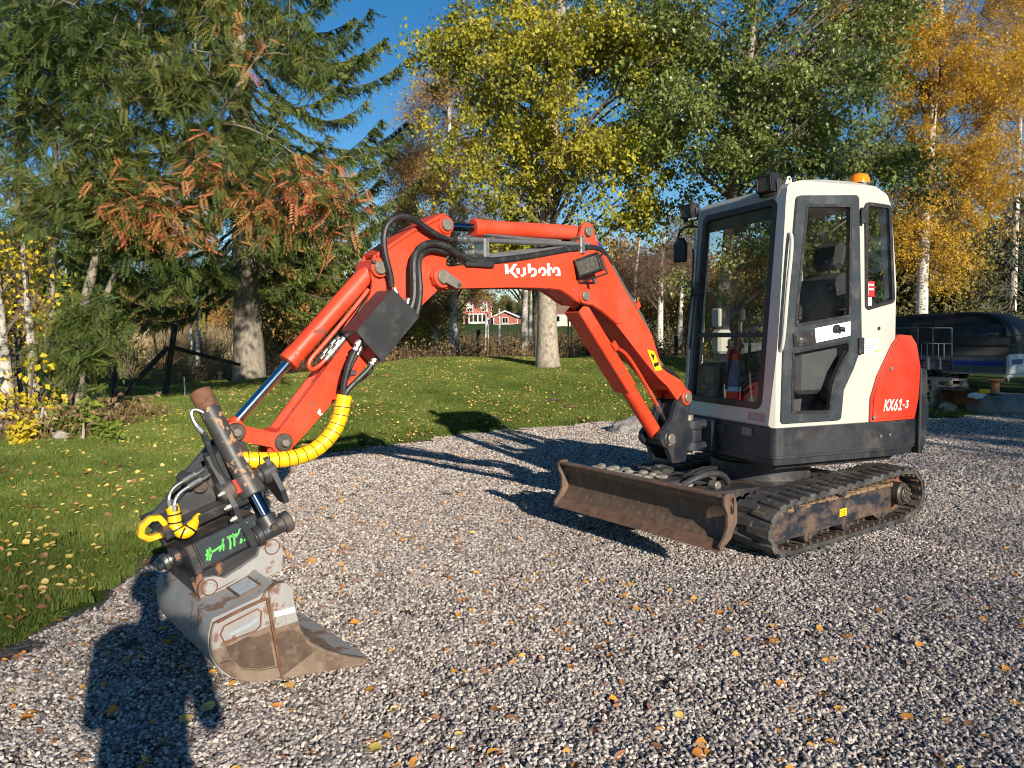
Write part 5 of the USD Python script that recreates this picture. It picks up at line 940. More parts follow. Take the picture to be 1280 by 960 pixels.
uc = tpart(EX, 'coupler_head', cat([hull([(a, y, n) for a, n in ((-0.155, 0.205), (0.27, 0.195), (0.27, 0.235), (-0.16, 0.24)) for y in (-0.16, 0.20)]),
     extrude(Polygon([(-0.18, 0.22), (-0.15, 0.205), (0.28, 0.20), (0.31, 0.33), (0.30, 0.43), (0.22, 0.45), (0.08, 0.37), (-0.06, 0.28)]), -0.095, -0.068), extrude(Polygon([(-0.18, 0.22), (-0.15, 0.205), (0.28, 0.20), (0.31, 0.33), (0.30, 0.43), (0.22, 0.45), (0.08, 0.37), (-0.06, 0.28)]), 0.068, 0.095)]), 'steel_dark', label='black coupler head with plates pinned to the arm')
tpart(uc, 'head_rail', rbox((-0.155, 0.198, 0.202), (0.262, 0.206, 0.232), 0.002), 'black_plastic')
for (a, n) in ((0.225, 0.40), (0.06, 0.33)):
    tpart(uc, 'head_pin', cyl((a, -0.12, n), (a, 0.12, n), 0.034, 20, ch=0.005), 'bolt_dark')
# brackets each side of the tilt cylinder
tpart(uc, 'trunnion_bracket', cat([hull([(a, y, n) for a in (0.115, 0.137) for y, n in ((0.20, 0.16), (0.245, 0.145), (0.255, 0.22), (0.14, 0.44), (0.10, 0.45), (0.10, 0.24))]), cyl((0.10, 0.176, 0.277), (0.165, 0.176, 0.277), 0.050, 24, ch=0.006)]), 'steel_dark')
tpart(uc, 'trunnion_bracket', cat([hull([(a, y, n) for a in (0.322, 0.345) for y, n in ((0.18, 0.14), (0.25, 0.135), (0.26, 0.20), (0.20, 0.34), (0.15, 0.365), (0.11, 0.34), (0.11, 0.20))]), cyl((0.29, 0.176, 0.277), (0.355, 0.176, 0.277), 0.050, 24, ch=0.006)]), 'steel_dark')
for (y, n) in ((0.245, 0.175), (0.225, 0.225), (0.21, 0.285)):
    tpart(uc, 'bracket_bolt', cat([cyl((0.115, y + 0.006, n), (0.094, y + 0.006, n), 0.014, 6), cyl((0.10, y + 0.006, n), (0.085, y + 0.006, n), 0.009, 10)]), 'fitting', smooth=False)
# yellow lifting eye at the tip
le = LineString([(-0.125, 0.245), (-0.135, 0.278), (-0.165, 0.290), (-0.205, 0.275), (-0.222, 0.245), (-0.20, 0.215), (-0.125, 0.205)]).buffer(0.011, join_style='round')
tpart(uc, 'lifting_eye', extrude(le, 0.10, 0.13), 'paint_yellow')
# tilt cylinder
A_ = 0.227
def tc(n): 
    t = (n - 0.06) / (0.684 - 0.06); return np.array([A_, 0.27 - 0.27 * t, n])
tcp = tpart(EX, 'tilt_cylinder', cat([cyl(tc(0.235), tc(0.61), 0.044, 30, ch=0.004), cyl(tc(0.215), tc(0.305), 0.058, 30, ch=0.005), cyl((0.13, 0.176, 0.277), (0.33, 0.176, 0.277), 0.034, 20)]), 'tilt_paint', label='worn grey tilt cylinder standing on the coupler')
tpart(tcp, 'cylinder_cap', cyl(tc(0.605), tc(0.69), 0.047, 30, ch=0.006), 'rust')
tpart(tcp, 'piston_rod', cyl(tc(0.10), tc(0.225), 0.030, 24), 'chrome_dark')
tpart(tcp, 'rod_clevis', cat([cyl(tc(0.05), tc(0.125), 0.042, 24, ch=0.005), cyl((A_ - 0.085, 0.268, 0.065), (A_ + 0.09, 0.268, 0.065), 0.036, 22, ch=0.006), cyl((A_ - 0.075, 0.268, 0.065), (A_ - 0.045, 0.268, 0.065), 0.047, 22, ch=0.005), cyl((A_ + 0.05, 0.268, 0.065), (A_ + 0.088, 0.268, 0.065), 0.047, 22, ch=0.005)]), 'steel_dark')
tpart(tcp, 'clevis_bolt', cyl((A_, 0.30, 0.082), (A_, 0.318, 0.082), 0.016, 6), 'bolt_dark', smooth=False)
tpart(cp, 'rod_lug', hull([(A_ - 0.08, y, n) for y, n in ((0.235, 0.02), (0.235, 0.14), (0.29, 0.09), (0.29, 0.04))] + [(A_ - 0.11, y, n) for y, n in ((0.235, 0.02), (0.235, 0.14), (0.29, 0.09), (0.29, 0.04))]), 'steel_dark')
# small hoses on the tilt cylinder
tpart(tcp, 'port_fitting', cat([tube(curve([tc(0.60) + [-0.03, 0.02, 0], tc(0.615) + [-0.075, 0.02, 0.012], tc(0.585) + [-0.085, 0.02, 0.0], tc(0.53) + [-0.07, 0.02, 0]], 14), 0.009, 8), cyl(tc(0.56) + [-0.082, 0.02, 0], tc(0.515) + [-0.07, 0.02, 0], 0.013, 8)]), 'fitting')
tpart(tcp, 'cylinder_hose', tube(curve([tc(0.53) + [-0.072, 0.02, 0], tc(0.44) + [-0.085, 0.03, 0], tc(0.36) + [-0.09, 0.03, 0], tc(0.30) + [-0.075, 0.02, 0], tc(0.27) + [-0.03, 0.0, 0.02]], 24), 0.013, 8), 'hose_black')
tpart(tcp, 'red_cap', cyl(tc(0.32) + [-0.055, 0.03, -0.01], tc(0.265) + [-0.055, 0.035, -0.01], 0.014, 10), 'orange_panel')
for k, dy in enumerate((0.0, 0.055)):
    tpart(EX, 'coupler_pipe', cat([tube(curve([(0.10, 0.10 + dy, 0.385 - dy * .3), (0.02, 0.12 + dy, 0.38 - dy * .3), (-0.045, 0.13 + dy, 0.37 - dy * .3), (-0.075, 0.14 + dy, 0.345 - dy * .3), (-0.085, 0.145 + dy, 0.30)], 20), 0.008, 8), cyl((0.06, 0.11 + dy, 0.383 - dy * .3), (0.0, 0.124 + dy, 0.379 - dy * .3), 0.013, 6), cyl((-0.078, 0.142 + dy, 0.335 - dy * .3), (-0.086, 0.145 + dy, 0.30), 0.013, 6)]), 'fitting', smooth=25)
ysm = curve([(-0.085, 0.17, 0.315), (-0.093, 0.18, 0.265), (-0.10, 0.19, 0.222), (-0.082, 0.205, 0.200), (-0.045, 0.20, 0.212), (0.0, 0.18, 0.235)], 60)
L2 = np.r_[0, np.cumsum(np.linalg.norm(np.diff(ysm, axis=0), axis=1))]
tpart(EX, 'hose_guard', tube(ysm, np.where(L2 > L2[-1] * 0.72, 0.026 * (1 - (L2 / L2[-1] - 0.72) * 2.2), 0.026), 14), 'hose_yellow', label='short yellow hose guard at the coupler tip')
for d_ in np.arange(0.028, L2[-1] * 0.75, 0.030):
    i_ = int(np.searchsorted(L2, d_)); i_ = min(max(i_, 2), len(ysm) - 3); tg = ysm[i_ + 1] - ysm[i_ - 1]; tg /= np.linalg.norm(tg); a_ = np.cross(tg, [1, 0.2, 0]); a_ /= np.linalg.norm(a_); b_ = np.cross(tg, a_)
    tpart(EX, 'guard_gap', tube([ysm[i_] + 0.0255 * (math.cos(t) * a_ + math.sin(t) * b_) + tg * 0.008 * math.sin(t / 2) for t in np.linspace(0, 2 * PI, 18)], 0.004, 5, False), 'print_black')
# bucket
LIP, YN, YF = 2.902, 0.52, -0.22
def D(d, z): return (LIP + d, z)
bo = curve([(0.40, 0.070), (0.52, 0.092), (0.607, 0.145), (0.655, 0.23), (0.645, 0.350)], 22)
outer = [(0.0, 0.004)] + [tuple(x) for x in bo] + [(0.474, 0.390), (0.40, 0.432)]
inn = LineString(outer).buffer(0.016, single_sided=False, cap_style='flat', join_style='mitre')
bk = bpart(EX, 'bucket', extrude(Polygon([D(*p) for p in inn.exterior.coords]).buffer(0), YF + 0.01, YN - 0.012), 'bucket_grey', smooth=35, label='worn grey steel bucket standing on the gravel')
sidep = Polygon([D(*p) for p in [(0.0, 0.0)] + [tuple(x + np.array([0, -0.012]) if i < 8 else x + np.array([0.012, 0])) for i, x in enumerate(bo)] + [(0.470, 0.395), (0.452, 0.425), (0.41, 0.452), (0.375, 0.448), (0.345, 0.418), (0.338, 0.335), (0.318, 0.240), (0.275, 0.172), (0.20, 0.115), (0.10, 0.062), (0.02, 0.030)]]).buffer(-0.006).buffer(0.006)
for (y0, y1) in ((YN - 0.016, YN), (YF, YF + 0.016)):
    sp_ = bpart(bk, 'side_plate', extrude(sidep, y0, y1), 'bucket_worn' )
grey_top = sidep.intersection(Polygon([D(0.70, 0.235), D(0.34, 0.30), D(0.34, 0.50), D(0.70, 0.50)])).buffer(-0.004)
bpart(bk, 'upper_side_plate', extrude(grey_top, YN - 0.002, YN + 0.004), 'bucket_grey')
bpart(bk, 'side_cutter', extrude(sidep.intersection(Polygon([D(0.40, 0.0), D(0.455, 0.5), D(0.2, 0.5), D(-0.05, 0.1), D(-0.05, -0.05)])).buffer(-0.001), YN + 0.001, YN + 0.011), 'bucket_worn')
bpart(bk, 'cutter_ear', extrude(sidep.intersection(Polygon([D(0.425, 0.27), D(0.455, 0.5), D(0.2, 0.5), D(0.25, 0.28)])).buffer(-0.002), YN + 0.010, YN + 0.0135), 'bucket_grey')
bpart(bk, 'paper_strip', extrude(Polygon([D(0.425, 0.318), D(0.34, 0.318), D(0.34, 0.340), D(0.427, 0.340)]), YN + 0.0135, YN + 0.0148), 'sticker_pale', smooth=False)
bpart(bk, 'mud_patch', extrude(Polygon([D(0.425, 0.115), D(0.49, 0.122), D(0.56, 0.150), D(0.60, 0.20), D(0.615, 0.245), D(0.58, 0.25), D(0.53, 0.262), D(0.50, 0.252), D(0.445, 0.255)]), YN - 0.001, YN + 0.0035), 'mud_stain', smooth=False)
bpart(bk, 'mud_patch', extrude(Polygon([D(0.40, 0.07), D(0.425, 0.22), D(0.40, 0.25), D(0.345, 0.245), D(0.325, 0.215), D(0.29, 0.17), D(0.25, 0.135), D(0.33, 0.10)]), YN + 0.010, YN + 0.0125), 'mud_stain', smooth=False)
bpart(bk, 'wear_strip', extrude(Polygon([D(0.40, 0.058), D(0.52, 0.079), D(0.60, 0.125), D(0.64, 0.19), D(0.60, 0.19), D(0.56, 0.145), D(0.49, 0.118), D(0.41, 0.108)]), YN + 0.001, YN + 0.009), 'bucket_worn')
bpart(bk, 'weld_seam', tube([(LIP + 0.402, YN + 0.012, 0.060), (LIP + 0.43, YN + 0.012, 0.25), (LIP + 0.452, YN + 0.012, 0.40)], 0.006, 6), 'rust')
bpart(bk, 'weld_seam', tube(curve([(LIP + 0.455, YN + 0.006, 0.398), (LIP + 0.55, YN + 0.006, 0.378), (LIP + 0.645, YN + 0.006, 0.352)], 10), 0.006, 6), 'rust')
wl = LineString([D(*p) for p in ((0.635, 0.30), (0.62, 0.33), (0.49, 0.365), (0.475, 0.35), (0.48, 0.295), (0.50, 0.28), (0.62, 0.265), (0.635, 0.30))]).buffer(0.003)
bpart(bk, 'weld_outline', extrude(wl, YN + 0.004, YN + 0.0065), 'rust', smooth=False)
bpart(bk, 'weld_blue_trace', extrude(Polygon([D(0.60, 0.285), D(0.52, 0.302), D(0.49, 0.32), D(0.49, 0.332), D(0.53, 0.315), D(0.60, 0.297)]), YN + 0.004, YN + 0.0055), 'print_grey', smooth=False)
bpart(bk, 'cutting_edge', hull([(LIP - 0.012, y, 0.0) for y in (YF, YN + 0.012)] + [(LIP + 0.13, y, 0.020) for y in (YF, YN + 0.012)] + [(LIP + 0.0, y, 0.016) for y in (YF, YN + 0.012)] + [(LIP + 0.13, y, 0.044) for y in (YF, YN + 0.012)]), 'bucket_worn', smooth=False)
bpart(bk, 'floor_plate', hull([(LIP + 0.02, y, 0.022) for y in (YF + 0.02, YN - 0.02)] + [(LIP + 0.40, y, 0.088) for y in (YF + 0.02, YN - 0.02)] + [(LIP + 0.02, y, 0.018) for y in (YF + 0.02, YN - 0.02)] + [(LIP + 0.40, y, 0.082) for y in (YF + 0.02, YN - 0.02)]), 'bucket_floor', smooth=False)
ear = Polygon([(-0.135, -0.13), (-0.135, -0.03), (-0.12, 0.0), (-0.09, 0.012), (-0.055, 0.0), (-0.02, -0.03), (0.13, -0.012), (0.155, 0.02), (0.185, 0.042), (0.225, 0.036), (0.245, 0.0), (0.235, -0.05), (0.205, -0.12), (0.05, -0.115)]).buffer(-0.006).buffer(0.006)
for (y0, y1) in ((0.255, 0.280), (-0.18, -0.155)):
    eb = tpart(bk, 'hanger_ear', extrude(ear, y0, y1), 'bucket_grey')
    for (a, n) in ((-0.090, -0.032), (0.200, -0.004)):
        tpart(bk, 'ear_pin', cat([cyl((a, y0 - 0.004, n), (a, y1 + 0.004, n), 0.030, 22, ch=0.002), cyl((a, y1, n), (a, y1 + 0.008, n), 0.018, 18)]), 'bucket_grey')
        ring = [(a + 0.031 * math.cos(t), y1 + 0.001, n + 0.031 * math.sin(t)) for t in np.linspace(0, 2 * PI, 26)]
        tpart(bk, 'weld_ring', tube(ring, 0.0035, 5, False), 'rust')
def topz(d): return 0.352 + (0.645 - d) * 0.32
bpart(bk, 'name_plate', (np.array([(LIP + d, y, topz(d) + 0.022) for d, y in ((0.455, 0.33), (0.455, 0.46), (0.53, 0.46), (0.53, 0.33))]), np.array([[0, 1, 2], [0, 2, 3], [2, 1, 0], [3, 2, 0]])), 'sticker_pale', smooth=False)
bpart(bk, 'name_plate_frame', cat([tube([(LIP + a_, b_, topz(a_) + 0.022), (LIP + c_, d_, topz(c_) + 0.022)], 0.004, 5) for a_, b_, c_, d_ in ((0.45, 0.325, 0.45, 0.465), (0.45, 0.465, 0.535, 0.465), (0.535, 0.465, 0.535, 0.325), (0.535, 0.325, 0.45, 0.325))]), 'edge_rust')
bpart(bk, 'weld_seam', tube(curve([(LIP + 0.40, 0.27, 0.45), (LIP + 0.50, 0.275, 0.415), (LIP + 0.63, 0.275, 0.372)], 10), 0.006, 6), 'rust')

# ------------------------------------------------------------------ vegetation
def leaf_rhombs(c, d, n, ln, wd, fold=0.25, droop=0.0):
    """c base points, d unit directions, n unit normals -> folded leaves (2 triangles each)"""
    sd = np.cross(n, d); sd /= np.linalg.norm(sd, axis=1, keepdims=True) + 1e-9
    ln = np.broadcast_to(ln, (len(c),))[:, None]; wd = np.broadcast_to(wd, (len(c),))[:, None]
    tip = c + d * ln - np.array([0, 0, 1.0]) * droop * ln
    mid = c + d * ln * 0.45 + n * fold * wd * 0.5
    v = np.stack([c, mid + sd * wd * 0.5, tip, mid - sd * wd * 0.5], 1).reshape(-1, 3)
    f = (np.array([[0, 1, 2], [0, 2, 3]])[None] + 4 * np.arange(len(c))[:, None, None]).reshape(-1, 3)
    return v, f
def unit(v): return v / (np.linalg.norm(v, axis=-1, keepdims=True) + 1e-9)
def rand_dirs(n, zb=0.0):
    d = rng.normal(0, 1, (n, 3)); d[:, 2] += zb; return unit(d)
def blob_points(blobs, n):
    """sample inside a list of ellipsoids (x, y, z, rx, ry, rz, weight)"""
    b = np.array(blobs, float); w = b[:, 6] / b[:, 6].sum(); k = rng.choice(len(b), n, p=w)
    d = rand_dirs(n) * rng.random((n, 1)) ** 0.42
    return b[k, :3] + d * b[k, 3:6], k
def px_blob(px, py, Y, rpx, weight=1.0, flat=1.0, deep=0.8):
    c = depth_at(px, py, Y); r = rpx * Y / F_PX
    return (c[0], c[1], c[2], r, r * deep, r * flat, weight)
def limbs(trunk, tips, r_base, n_main, sides=6):
    """limbs from the trunk line to the tips, smaller branches from the limbs"""
    tr = np.asarray(trunk, float); ms = []; tips = np.asarray(tips)
    order = rng.permutation(len(tips)); main = order[:n_main]; paths = []
    for i in main:
        t = tips[i]; h = np.hypot(*(t[:2] - tr[np.argmin(abs(tr[:, 2] - t[2])), :2]))
        k = int(np.argmin(abs(tr[:, 2] - max(tr[2, 2], t[2] - 0.75 * h - 0.2))))
        a = tr[k]; mid = a * 0.45 + t * 0.55 + np.array([0, 0, 0.10 * h]) + rng.normal(0, 0.06 * h + 0.01, 3)
        p = curve([a, mid, t], 10); r = min(0.05, r_base * (0.36 * (1 - k / len(tr)) + 0.10))
        paths.append(p); ms.append(tube(p, np.linspace(r, 0.006, 10), sides, False))
    allp = np.vstack(paths); kd = cKDTree(allp[:, :3])
    for i in order[n_main:]:
        t = tips[i]; dist, kk = kd.query(t, 4); kk = kk[-1]; a = allp[kk]
        mid = (a + t) / 2 + rng.normal(0, 0.08 * np.linalg.norm(t - a), 3)
        ms.append(tube(curve([a, mid, t], 6), np.linspace(0.008, 0.003, 6), 4, False))
    return cat(ms)
def twigs(tips, n_each, length, r=0.003, droop=0.3):
    t = np.repeat(np.asarray(tips), n_each, 0); d = rand_dirs(len(t)); d[:, 2] -= droop; d = unit(d)
    L = length * rng.uniform(0.5, 1.2, (len(t), 1)); e = t + d * L; s = unit(np.cross(d, rand_dirs(len(t)))) * r
    b = np.cross(d, s)
    v = np.stack([t + s, t - 0.5 * s + 0.87 * b, t - 0.5 * s - 0.87 * b, e], 1).reshape(-1, 3)
    f = (np.array([[0, 1, 3], [1, 2, 3], [2, 0, 3]])[None] + 4 * np.arange(len(t))[:, None, None]).reshape(-1, 3)
    return v, f
def broadleaf(name, trunk, r0, blobs, ncl, nleaf, lsize, sigma, crown, barkm, label, cat_='tree', group=None, n_main=14, r_top=0.25, lw=0.85, gap=0.42, twig=6, sides=12, branchm='limb_bark', extra=None, fold=0.25, droop=0.15, ntrunk=26):
    trunk = curve(trunk, ntrunk)
    t = empty(name, trunk[0], label=label, cat=cat_, group=group); o = trunk[0]
    tr_r = r0 * (1 - (1 - r_top) * np.linspace(0, 1, ntrunk)); tr_r[:3] *= np.array([1.30, 1.12, 1.03])
    tr_v, tr_f = tube(trunk, tr_r, sides)
    part(t, 'trunk', (tr_v - o, tr_f), barkm, smooth=True)
    c, k = blob_points(blobs, int(ncl * 1.7)); nz = meshkit.fbm(c * 0.9 + 7.3, 3)
    keep = nz > np.quantile(nz, gap); c, k = c[keep][:ncl], k[keep][:ncl]
    bv, bf = limbs(trunk, c, r0, n_main)
    part(t, 'branches', (bv - o, bf), branchm or barkm, smooth=True)
    if twig:
        tv, tf = twigs(c, twig, sigma * 1.6); part(t, 'twigs', (tv - o, tf), 'twig_brown', smooth=False)
    axis0 = trunk[np.argmin(np.abs(trunk[None, :, 2] - c[:, None, 2]), axis=1)]
    outd = unit((c - axis0) * [1, 1, 0.5] + rng.normal(0, 0.5, c.shape)); outd[:, 2] -= 0.25; outd = unit(outd)
    def crown_mesh(cc, n):
        od = outd[np.isin(np.arange(len(c)), cc)]; cc = c[cc]; cnt = rng.poisson(n * rng.uniform(0.35, 1.65, len(cc)))
        spl = sigma * rng.uniform(1.2, 4.2, len(cc)); idx_ = np.repeat(np.arange(len(cc)), cnt)
        nsub = 5; sub = unit(od[:, None] + rng.normal(0, 0.55, (len(cc), nsub, 3))); ks = rng.integers(0, nsub, len(idx_))
        u = rng.random((len(idx_), 1)) ** 0.8 - 0.25; p = cc[idx_] + sub[idx_, ks] * u * spl[idx_, None]; p[:, 2] -= 0.18 * (u[:, 0] ** 2) * spl[idx_]
        p += rng.normal(0, sigma * 0.26, p.shape)
        d = rand_dirs(len(p), -0.35); nn = unit(rand_dirs(len(p), 0.6) + 0.6 * TO_SUN * rng.random((len(p), 1)))
        nn = unit(nn - d * (nn * d).sum(1, keepdims=True))
        s = lsize * rng.choice([0.55, 0.8, 1.0, 1.25], len(p), p=[.2, .3, .3, .2]) * rng.uniform(0.85, 1.15, len(p)); v, f = leaf_rhombs(p, d, nn, s, s * lw, fold, droop); return v - o, f
    if isinstance(crown, str): part(t, 'crown', crown_mesh(np.arange(len(c)), nleaf), crown, smooth=False)
    else:
        for m_, ks in crown:
            sel = np.isin(k, ks); 
            if sel.any(): part(t, 'crown', crown_mesh(np.where(sel)[0], nleaf), m_, smooth=False)
    if extra: extra(t, o)
    return t
def gz(x, y): return float(land(np.array([x]), np.array([y]))[0])
def base_at(px, py, Y):
    p = depth_at(px, py, Y); return np.array([p[0], p[1], gz(p[0], p[1]) - 0.05])
def col(px, pys, Y, base=True):
    """trunk line through image column(s) at depth Y"""
    pts = [depth_at(x, y, Y) for x, y in zip(np.broadcast_to(px, len(pys)), pys)]
    if base: pts[0][2] = gz(pts[0][0], pts[0][1]) - 0.08
    return pts

# the aspen in the middle, yellowing
Y1 = 16.5
broadleaf('aspen_tree', col([685, 684, 690, 700, 712], [455, 330, 150, 20, -260], Y1), 0.235,
          [px_blob(690, 10, Y1, 140, 3), px_blob(635, 95, Y1, 115, 2.4), px_blob(740, 105, Y1 - .6, 105, 2.4), px_blob(620, 200, Y1, 75, 1.2), px_blob(740, 200, Y1 - .8, 85, 1.7), px_blob(690, 262, Y1, 80, 1.2, 0.6), px_blob(575, 50, Y1, 55, .7), px_blob(790, 60, Y1, 80, 1.2),
           px_blob(800, 190, Y1 + .5, 60, .8), px_blob(690, -160, Y1, 190, 4.5), px_blob(640, 300, Y1, 45, .25, 0.5), px_blob(800, 262, Y1 + .3, 40, .35, .7)],
          1000, 70, 0.080, 0.24, 'aspen_yellow', 'aspen_bark', 'yellowing aspen with a thick pale trunk on the lawn crest behind the boom', n_main=60, gap=0.40)
broadleaf('aspen_tree', col([672, 668, 664, 668], [447, 360, 180, 60], 19.5), 0.085, [px_blob(665, 200, 19.5, 90, 1), px_blob(660, 90, 19.5, 100, 1)], 200, 50, 0.085, 0.30, 'aspen_yellow', 'dark_bark', 'thin dark aspen stem just left of the thick pale trunk', n_main=12)
# green aspens behind the cab
Y2 = 15.5
broadleaf('green_aspen', col([900, 905, 918, 935, 955], [470, 380, 220, 90, -200], Y2), 0.16,
          [px_blob(935, 70, Y2, 120, 2.4), px_blob(870, 140, Y2 - .4, 85, 1.3), px_blob(1000, 120, Y2, 105, 2), px_blob(1060, 70, Y2, 85, 1.3), px_blob(1075, 190, Y2 + .4, 70, 1.1), px_blob(960, 215, Y2, 85, 1.3), px_blob(900, -100, Y2, 190, 4), px_blob(1060, -70, Y2, 130, 2),
           px_blob(880, 230, Y2, 50, .5), px_blob(1115, 225, Y2 + .6, 42, .5), px_blob(900, 320, Y2, 60, .9), px_blob(985, 320, Y2 + .5, 65, .9), px_blob(1060, 280, Y2 + .8, 45, .5), px_blob(820, 30, Y2, 70, .9)],
          1120, 68, 0.078, 0.25, 'aspen_green', 'grey_bark', 'green leaved aspen rising behind the excavator cab', n_main=64, gap=0.42)
broadleaf('green_aspen', col([1012, 1010, 1020, 1030], [470, 330, 160, -60], 18.0), 0.11, [px_blob(1020, 140, 18, 90, 1), px_blob(1000, 260, 18, 80, 1), px_blob(1040, -40, 18, 120, 1)], 300, 56, 0.078, 0.27, 'aspen_green', 'grey_bark', 'slimmer green aspen standing behind the cab roof', n_main=14)
# golden birches on the right
Y3 = 23.0
broadleaf('golden_birch', col([1152, 1153, 1160, 1172, 1185], [452, 360, 220, 60, -260], Y3), 0.19,
          [px_blob(1180, 90, Y3, 105, 2.4), px_blob(1150, 225, Y3, 75, 1.2), px_blob(1215, 240, Y3, 70, 1.2), px_blob(1130, 60, Y3, 75, 1.2), px_blob(1180, 310, Y3, 50, .6), px_blob(1190, -120, Y3, 180, 4), px_blob(1240, 90, Y3, 70, 1), px_blob(1130, 300, Y3, 32, .3), px_blob(1060, 10, Y3, 60, .6), px_blob(1190, 175, Y3, 80, 1.2)],
          1700, 92, 0.056, 0.28, 'birch_gold', 'birch_bark', 'golden birch with a white trunk behind the trailer', n_main=60, gap=0.34, twig=9)
broadleaf('golden_birch', col([1265, 1268, 1275, 1285], [450, 330, 150, -100], 27.0), 0.13, [px_blob(1265, 120, 27, 60, 1), px_blob(1285, 30, 27, 80, 1.2), px_blob(1270, 230, 27, 50, .7), px_blob(1290, -80, 27, 100, 1)], 420, 40, 0.056, 0.36, 'birch_brown', 'birch_bark', 'half bare birch at the right edge with thin brown leaves', n_main=18, twig=26)
# far birches left of centre
Y4 = 30.0
broadleaf('far_birch', col([567, 567, 564, 560], [440, 350, 230, 100], Y4), 0.20, [px_blob(565, 190, Y4, 60, 1.2), px_blob(535, 240, Y4, 55, 1.2), px_blob(590, 290, Y4, 60, 1.2), px_blob(550, 130, Y4, 48, .9), px_blob(598, 330, Y4, 32, .6), px_blob(592, 366, Y4, 17, .14), px_blob(530, 335, Y4, 55, 1.1), px_blob(545, 385, Y4, 34, .5)], 900, 62, 0.066, 0.36, 'birch_brown', 'birch_bark', 'white stemmed birch with brown gold leaves behind the boom tip', n_main=18, twig=16, gap=0.35)
broadleaf('far_birch', col([542, 544, 540], [436, 380, 240], 31), 0.15, [px_blob(520, 210, 31, 45, .8), px_blob(525, 300, 31, 50, 1), px_blob(505, 380, 31, 40, .6)], 380, 60, 0.066, 0.36, 'birch_brown', 'birch_bark', 'slender birch just left of the white stemmed birch', n_main=10, twig=14)
broadleaf('far_birch', col([654, 656, 660], [430, 390, 300], 33), 0.20, [px_blob(645, 330, 33, 45, 1), px_blob(662, 270, 33, 55, 1), px_blob(625, 345, 33, 25, .4)], 170, 36, 0.055, 0.36, 'birch_gold', 'birch_bark', 'birch trunk between the small red cottage and the thick pale trunk', n_main=10, twig=12)
broadleaf('far_birch', col([662, 663, 668], [432, 400, 320], 35), 0.13, [px_blob(672, 310, 35, 50, 1)], 60, 34, 0.055, 0.36, 'birch_gold', 'birch_bark', 'second slimmer birch trunk right of the cottage', n_main=8, twig=10)
# bare birches in the gap left of the cab
def bare_birch(trunk, r0, blobs, ncl, label, Yd, nt=26):
    return broadleaf('bare_birch', trunk, r0, blobs, ncl, 5, 0.05, 0.45, 'birch_brown', 'birch_bark', label, n_main=22, twig=nt, gap=0.25)
bare_birch(col([824, 826, 830, 838], [430, 360, 300, 262], 28), 0.14, [px_blob(830, 330, 28, 45, 1), px_blob(840, 290, 28, 30, .7), px_blob(800, 340, 28, 35, .8)], 170, 'leafless pale birch in the gap left of the cab', 36)
bare_birch(col([792, 792, 796, 800], [430, 380, 330, 300], 28), 0.10, [px_blob(795, 345, 28, 40, 1), px_blob(775, 360, 28, 30, .8)], 120, 'leafless birch right of the boom elbow', 38)
bare_birch(col([848, 852, 856], [430, 370, 300], 28), 0.12, [px_blob(852, 340, 28, 35, 1), px_blob(860, 300, 28, 30, 1)], 110, 'leafless birch half hidden behind the cab mirror', 40)
bare_birch(col([247, 246, 244], [432, 400, 330], 34), 0.12, [px_blob(240, 350, 34, 35, 1), px_blob(270, 340, 34, 35, 1)], 90, 'pale double birch stem behind the lawn at the left', 34)
bare_birch(col([240, 238, 236], [433, 402, 340], 35), 0.08, [px_blob(225, 340, 35, 35, 1)], 50, 'thin birch stem beside the pale double stem', 35)

